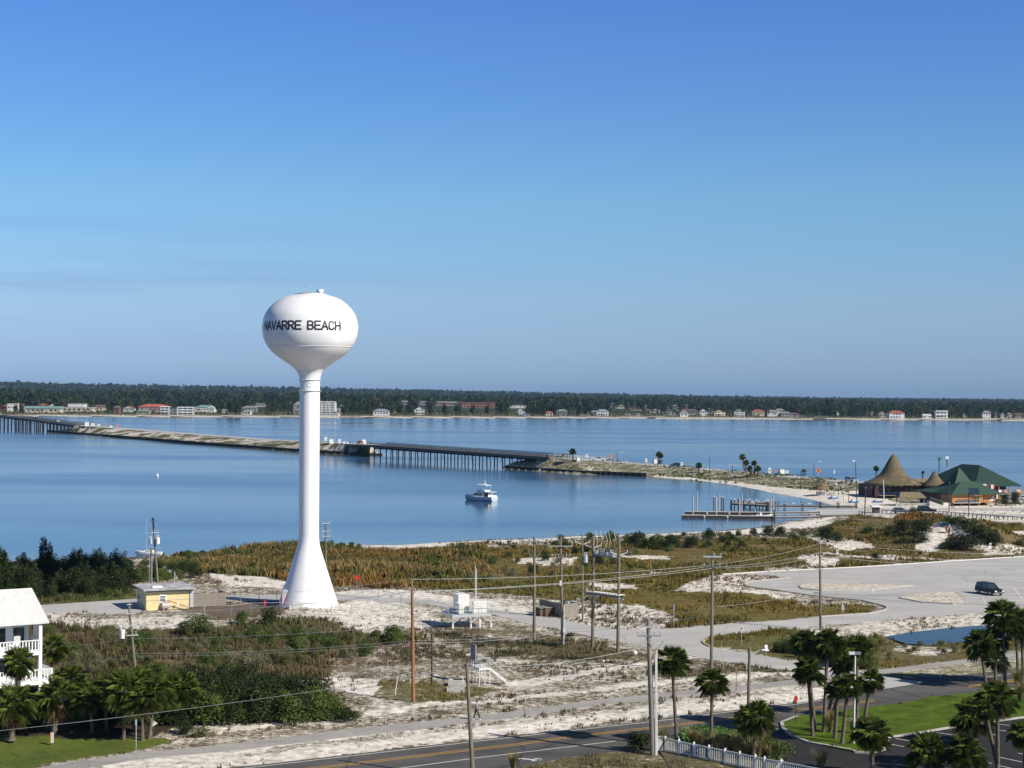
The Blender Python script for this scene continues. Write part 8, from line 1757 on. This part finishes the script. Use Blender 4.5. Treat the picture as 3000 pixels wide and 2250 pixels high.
tag((lambda w: (w.prism(wp([(-300, 2060), (215, 2075), (240, 2110), (60, 2130), (-300, 2120)]), -.1, .03), w.build('driveway', MT['asphalt_dark']))[1])(MB()), kind='structure')
t = thing('garden_shed', 'small dark shed with a pale roof in the shade behind the palms', 'shed', at(237, 2110), rad(-15)); w = MB(); w.box(0, 0, 1.0, 1.8, 2.0, 2.0); w.build('wall', MT['grey'], t); w = MB(); w.box(0, 0, 2.1, 2.4, 2.4, .12, M=Matrix.Rotation(rad(8), 4, 'X')); w.build('roof', MT['offwhite'], t)
t = thing('road_sign', 'white tilted sign panel behind the low palm group', 'sign', at(444, 2155)); w = MB(); w.cyl((0, 0, 0), (0, 0, 1.2), .04, n=6); w.build('post', MT['galv'], t); w = MB(); w.add([(0, -.05, .75), (.5, -.05, 1.05), (.1, -.05, 1.45), (0, .0, .75), (.5, .0, 1.05), (.1, .0, 1.45)], [(0, 1, 2), (5, 4, 3), (0, 3, 4, 1), (1, 4, 5, 2), (2, 5, 3, 0)]); w.build('panel', MT['white'], t)
sign('thin grey roadside sign post on the lawn by the low palm group', (398, 2108), (398, 2196), 'rect', 'galv', .14, .5)
# white picket fence at the foot of the photo
PF = [at(1949, 2188, .1), at(1990, 2198, .1), at(2030, 2204, .1), at(2077, 2214, .1), at(2123, 2222, .1), at(2166, 2231, .1), at(2210, 2241, .1), at(2240, 2247, .1), at(2288, 2257, .1), at(2400, 2278, .1)]
PF = [at(x, y + 21, .1) for x, y in [(1949, 2180), (1989, 2189), (2033, 2198), (2077, 2207), (2124, 2217), (2167, 2226), (2213, 2236), (2240, 2242), (2289, 2251), (2400, 2272)]]
t = thing('picket_fence', 'white picket fence with square posts at the bottom of the photo', 'fence', PF[0]); o = PF[0]; hf = 1.05
for a, b in zip(PF[:-1], PF[1:]):
    w = MB(); w.bar(a - o + Vector((0, 0, hf)), b - o + Vector((0, 0, hf)), .07, .1); w.bar(a - o + Vector((0, 0, .15)), b - o + Vector((0, 0, .15)), .05, .08); n = max(2, int((b - a).length / .17))
    an = math.atan2((b - a).y, (b - a).x)
    for i in range(1, n): c = a.lerp(b, i / n) - o; w.box(c.x, c.y, hf / 2 + .05, .04, .03, hf - .1, an)
    w.build('panel', MT['white'], t); c = a - o; w = MB(); w.box(c.x, c.y, hf / 2 + .06, .14, .14, hf + .12); w.add([(c.x - .1, c.y - .1, hf + .12), (c.x + .1, c.y - .1, hf + .12), (c.x + .1, c.y + .1, hf + .12), (c.x - .1, c.y + .1, hf + .12), (c.x, c.y, hf + .28)], [(0, 1, 4), (1, 2, 4), (2, 3, 4), (3, 0, 4), (3, 2, 1, 0)]); w.build('post', MT['white'], t)
t = thing('trash_enclosure', 'white corner panel at the left end of the picket fence', 'fence', PF[0] + Vector((-.45, .25, 0))); w = MB(); w.box(0, 0, .6, .5, .5, 1.2); w.build('panel', MT['offwhite'], t); w = MB(); w.box(0, 0, 1.23, .6, .6, .07); w.build('cap', MT['white'], t)
# ---------------------------------------------------------------- people
def skin(name, J, E, m, par, lv=1):
    """J: joint -> (x,y,z,r); E: joined pairs; the first joint is the root"""
    ks = list(J); me = bpy.data.meshes.new(name); me.from_pydata([J[k][:3] for k in ks], [(ks.index(a), ks.index(b)) for a, b in E], [])
    ob = bpy.data.objects.new(name, me); COL.objects.link(ob); md = ob.modifiers.new('skin', 'SKIN'); md.use_smooth_shade = True
    for i, k in enumerate(ks): me.skin_vertices[0].data[i].radius = (J[k][3], J[k][3] * (J[k][4] if len(J[k]) > 4 else 1))
    me.skin_vertices[0].data[0].use_root = True; s = ob.modifiers.new('sub', 'SUBSURF'); s.levels = s.render_levels = lv
    me.materials.append(m)
    if par: ob.parent = par
    return ob
def person(label, p, rz, shirt, legs, hair, stride=.28, arm=.2, s=1.0, group=None):
    t = thing('person', label, 'person', p, rz, group); t.scale = (s, s, s); q = stride
    J = {'pel': (0, 0, .98, .12, .8), 'wai': (0, 0, 1.12, .115, .8), 'che': (0, .01, 1.32, .14, .75), 'nek': (0, 0, 1.5, .055), 'hd0': (0, 0, 1.58, .075), 'hd1': (0, .01, 1.68, .09), 'hd2': (0, 0, 1.74, .06)}
    E = [('pel', 'wai'), ('wai', 'che'), ('che', 'nek'), ('nek', 'hd0'), ('hd0', 'hd1'), ('hd1', 'hd2')]
    for n, sx, f in (('l', -1, 1), ('r', 1, -1)):
        J.update({n + 'hip': (sx * .09, 0, .92, .085), n + 'kne': (sx * .09, f * q * .55 + .03, .5, .058), n + 'ank': (sx * .09, f * q, .08, .04), n + 'toe': (sx * .1, f * q + .15, .035, .032),
                  n + 'sho': (sx * .18, 0, 1.42, .055), n + 'elb': (sx * .22, -f * arm * .4, 1.15, .042), n + 'wri': (sx * .22, -f * arm + .06, .92, .028), n + 'plm': (sx * .22, -f * arm + .08, .85, .03, .5)})
        E += [('pel', n + 'hip'), (n + 'hip', n + 'kne'), (n + 'kne', n + 'ank'), (n + 'ank', n + 'toe'), ('che', n + 'sho'), (n + 'sho', n + 'elb'), (n + 'elb', n + 'wri'), (n + 'wri', n + 'plm')]
        for i in range(5):
            th = i == 4; x = sx * .22 + (0 if not th else 0); y = -f * arm + .08 + (i - 1.5) * .02 + (.02 if th else 0)
            J[n + 'f%d' % i] = (x, y + (.02 if th else 0), .79 + (.03 if th else 0), .011); J[n + 'g%d' % i] = (x - sx * .015, y + (.03 if th else 0), (.75 if not th else .79) + .006 * abs(i - 1.5), .009)
            E += [(n + 'plm', n + 'f%d' % i), (n + 'f%d' % i, n + 'g%d' % i)]
    J['nos'] = (0, .11, 1.66, .018); E.append(('hd1', 'nos'))
    skin('body', J, E, MT['skin'], t)
    g = {k: (J[k][0], J[k][1], J[k][2], J[k][3] * 1.22 + .008, .85) for k in ('pel', 'wai', 'che')}; Es = [('wai', 'pel'), ('wai', 'che')]; g = {'wai': g['wai'], 'pel': g['pel'], 'che': g['che']}
    for n in 'lr':
        for k in ('sho', 'elb'): v = J[n + k]; g[n + k] = (v[0], v[1], v[2], v[3] * 1.35)
        v, u = J[n + 'elb'], J[n + 'wri']; g[n + 'cuf'] = ((v[0] + u[0]) / 2, (v[1] + u[1]) / 2, (v[2] + u[2]) / 2, .05); Es += [('che', n + 'sho'), (n + 'sho', n + 'elb'), (n + 'elb', n + 'cuf')]
    skin('shirt', g, Es, shirt, t); g = {'pel': (0, 0, .96, .155, .8)}; Es = []
    for n in 'lr':
        for k, r_ in (('hip', .105), ('kne', .08), ('ank', .065)): v = J[n + k]; g[n + k] = (v[0], v[1], v[2] + (.04 if k == 'ank' else 0), r_)
        Es += [('pel', n + 'hip'), (n + 'hip', n + 'kne'), (n + 'kne', n + 'ank')]
    skin('trousers', g, Es, legs, t)
    for n in 'lr': v = J[n + 'ank']; w = MB(); w.ball((v[0], v[1] + .07, .05), .055, .14, .055, 8, 5); w.build('shoe', MT['white'], t)
    w = MB(); w.ball((0, -.02, 1.73), .10, .105, .10, 10, 6); w.build('hair', hair, t)
    for sx in (-1, 1): w = MB(); w.ball((sx * .035, .09, 1.69), .012, .01, .01, 6, 4); w.build('eye', MT['black'], t)
    w = MB(); w.box(0, .095, 1.615, .045, .012, .01); w.build('mouth', mat('lips', (.3, .1, .08), .5, .1, 2) if 'lips' not in bpy.data.materials else bpy.data.materials['lips'], t)
    return t
denim, grey_s, dkh = mat('dark_trousers', (.02, .02, .025), .8, .2, 5), mat('blue_grey_jacket', (.16, .19, .25), .8, .3, 5), mat('grey_hair', (.12, .11, .10), .8, .3, 8)
pt = person('person in a blue grey jacket and black trousers walking on the shared path', at(1397, 2109, .035), rad(70), grey_s, denim, dkh)
w = MB(); w.box(.2, .12, 1.05, .12, .2, .34); tb = w.build('tote_bag', MT['white']); tb.location = pt.location; tb.rotation_euler = (0, 0, rad(70)); tag(tb, 'white bag carried by the person walking on the shared path', 'bag')
red_s = mat('dark_red_shirt', (.18, .02, .03), .8, .2, 5)
person('person with a white cap standing on top of the sand dune', gat(2781, 1565), rad(10), mat('tan_shirt', (.3, .24, .2), .8, .2, 5), denim, MT['white'], .08, .05)
person('person in dark red bending down on the sand dune, left of the standing one', gat(2772, 1565), rad(120), red_s, red_s, dkh, .12, .25, .92)
person('person in white working aboard the open skiff at the floating dock', at(*cK(1295, 508), .1) * Vector((1, 1, 0)) + Vector((0, 1.25, -.05)), rad(80), MT['white'], denim, MT['white'], .1, .2)
person('person in white standing by the thatched shelter roof edge', Vector((C0.x + 7.2, C0.y - 5.9, .85)), 0, MT['white'], MT['white'], dkh, .08, .05)
# ---------------------------------------------------------------- air
w = MB(); w.box(0, 4960, 28, 15000, 10060, 70); hz = w.build('haze', None if False else bpy.data.materials.new('haze_air'), None); tag(hz, kind='stuff')
hm = hz.data.materials[0]; hm.use_nodes = True; hn = hm.node_tree.nodes; hn.remove(hn['Principled BSDF']); pv_ = hn.new('ShaderNodeVolumePrincipled'); pv_.inputs['Color'].default_value = (.42, .64, 1, 1); pv_.inputs['Density'].default_value = .000035; pv_.inputs['Anisotropy'].default_value = .2
hm.node_tree.links.new(pv_.outputs[0], hn['Material Output'].inputs['Volume'])
# ---------------------------------------------------------------- sky, sun, camera
W = bpy.data.worlds.new('World'); SC.world = W; W.use_nodes = True
wn = W.node_tree.nodes; wl = W.node_tree.links
sky = wn.new('ShaderNodeTexSky'); sky.sky_type = 'NISHITA'; sky.sun_disc = False
SUN_EL, SUN_AZ = rad(36), rad(122)
sky.sun_elevation = SUN_EL; sky.sun_rotation = SUN_AZ; sky.air_density = 1.0; sky.dust_density = .3; sky.ozone_density = 4.0; sky.altitude = 0
bg = wn['Background']; bg.inputs[1].default_value = .09
tc = wn.new('ShaderNodeTexCoord'); sx = wn.new('ShaderNodeSeparateXYZ'); wl.new(tc.outputs['Generated'], sx.inputs[0])
rp = wn.new('ShaderNodeValToRGB'); cr = rp.color_ramp; KS = .78
ST = [(0.0, (.50, .79, 1.52)), (.02, (.60, .82, 1.44)), (.054, (.75, .93, 1.31)), (.113, (.77, 1.08, 1.33)), (.171, (.66, .99, 1.42)), (.224, (.60, .92, 1.50)), (.5, (.50, .60, .74)), (1.0, (.42, .48, .56))]
while len(cr.elements) < len(ST): cr.elements.new(.5)
for e, (p_, c_) in zip(cr.elements, ST): e.position = p_; e.color = (*[v * KS / 2 for v in c_], 1)
wl.new(sx.outputs[2], rp.inputs[0])
mxs = wn.new('ShaderNodeVectorMath'); mxs.operation = 'MULTIPLY'; wl.new(sky.outputs[0], mxs.inputs[0]); wl.new(rp.outputs[0], mxs.inputs[1])
cm = wn.new('ShaderNodeMapping'); cm.inputs['Scale'].default_value = (2.2, 2.2, 60); wl.new(tc.outputs['Generated'], cm.inputs[0])
cn = wn.new('ShaderNodeTexNoise'); cn.inputs['Scale'].default_value = 1.5; cn.inputs['Detail'].default_value = 5; wl.new(cm.outputs[0], cn.inputs['Vector'])
c1_ = wn.new('ShaderNodeMapRange'); c1_.inputs[1].default_value = .5; c1_.inputs[2].default_value = .72; wl.new(cn.outputs[0], c1_.inputs[0])
c2_ = wn.new('ShaderNodeValToRGB'); c2_.color_ramp.elements[0].position = .02; c2_.color_ramp.elements[1].position = .06; c2_.color_ramp.elements[0].color = (0, 0, 0, 1); q_ = c2_.color_ramp.elements.new(.13); q_.color = (0, 0, 0, 1); wl.new(sx.outputs[2], c2_.inputs[0])
c3_ = wn.new('ShaderNodeMapRange'); c3_.inputs[1].default_value = .05; c3_.inputs[2].default_value = -.25; wl.new(sx.outputs[0], c3_.inputs[0])
c4_ = wn.new('ShaderNodeMath'); c4_.operation = 'MULTIPLY'; wl.new(c1_.outputs[0], c4_.inputs[0]); wl.new(c2_.outputs[0], c4_.inputs[1]); c5_ = wn.new('ShaderNodeMath'); c5_.operation = 'MULTIPLY'; wl.new(c4_.outputs[0], c5_.inputs[0]); wl.new(c3_.outputs[0], c5_.inputs[1])
c6_ = wn.new('ShaderNodeMixRGB'); c6_.blend_type = 'MULTIPLY'; c6_.inputs[2].default_value = (.86, .84, .92, 1); wl.new(c5_.outputs[0], c6_.inputs[0]); wl.new(mxs.outputs[0], c6_.inputs[1])
mx2 = wn.new('ShaderNodeVectorMath'); mx2.operation = 'SCALE'; mx2.inputs[3].default_value = 2; wl.new(c6_.outputs[0], mx2.inputs[0]); wl.new(mx2.outputs[0], bg.inputs[0])
sl = bpy.data.lights.new('sun', 'SUN'); sl.energy = 4.6; sl.angle = rad(.5); sl.color = (1, .93, .80)
so = bpy.data.objects.new('sun', sl); COL.objects.link(so)
sv = Vector((math.cos(SUN_EL) * math.sin(SUN_AZ), math.cos(SUN_EL) * math.cos(SUN_AZ), math.sin(SUN_EL)))
so.rotation_euler = sv.to_track_quat('Z', 'Y').to_euler(); so.location = (100, -50, 150)
cd = bpy.data.cameras.new('camera'); cam = bpy.data.objects.new('camera', cd); COL.objects.link(cam)
cd.sensor_width = 36; cd.lens = 60; cd.shift_y = 25 / 3000; cd.clip_start = 1; cd.clip_end = 30000
cam.location = (0, 0, CAMH); cam.rotation_euler = (rad(90), -ROLL, 0); SC.camera = cam
SC.view_settings.view_transform = 'Standard'; SC.view_settings.look = 'None'; SC.view_settings.exposure = .35; SC.view_settings.gamma = 1
SC.render.engine = 'CYCLES'; SC.cycles.max_bounces = 6; SC.cycles.transparent_max_bounces = 8; SC.cycles.volume_bounces = 0
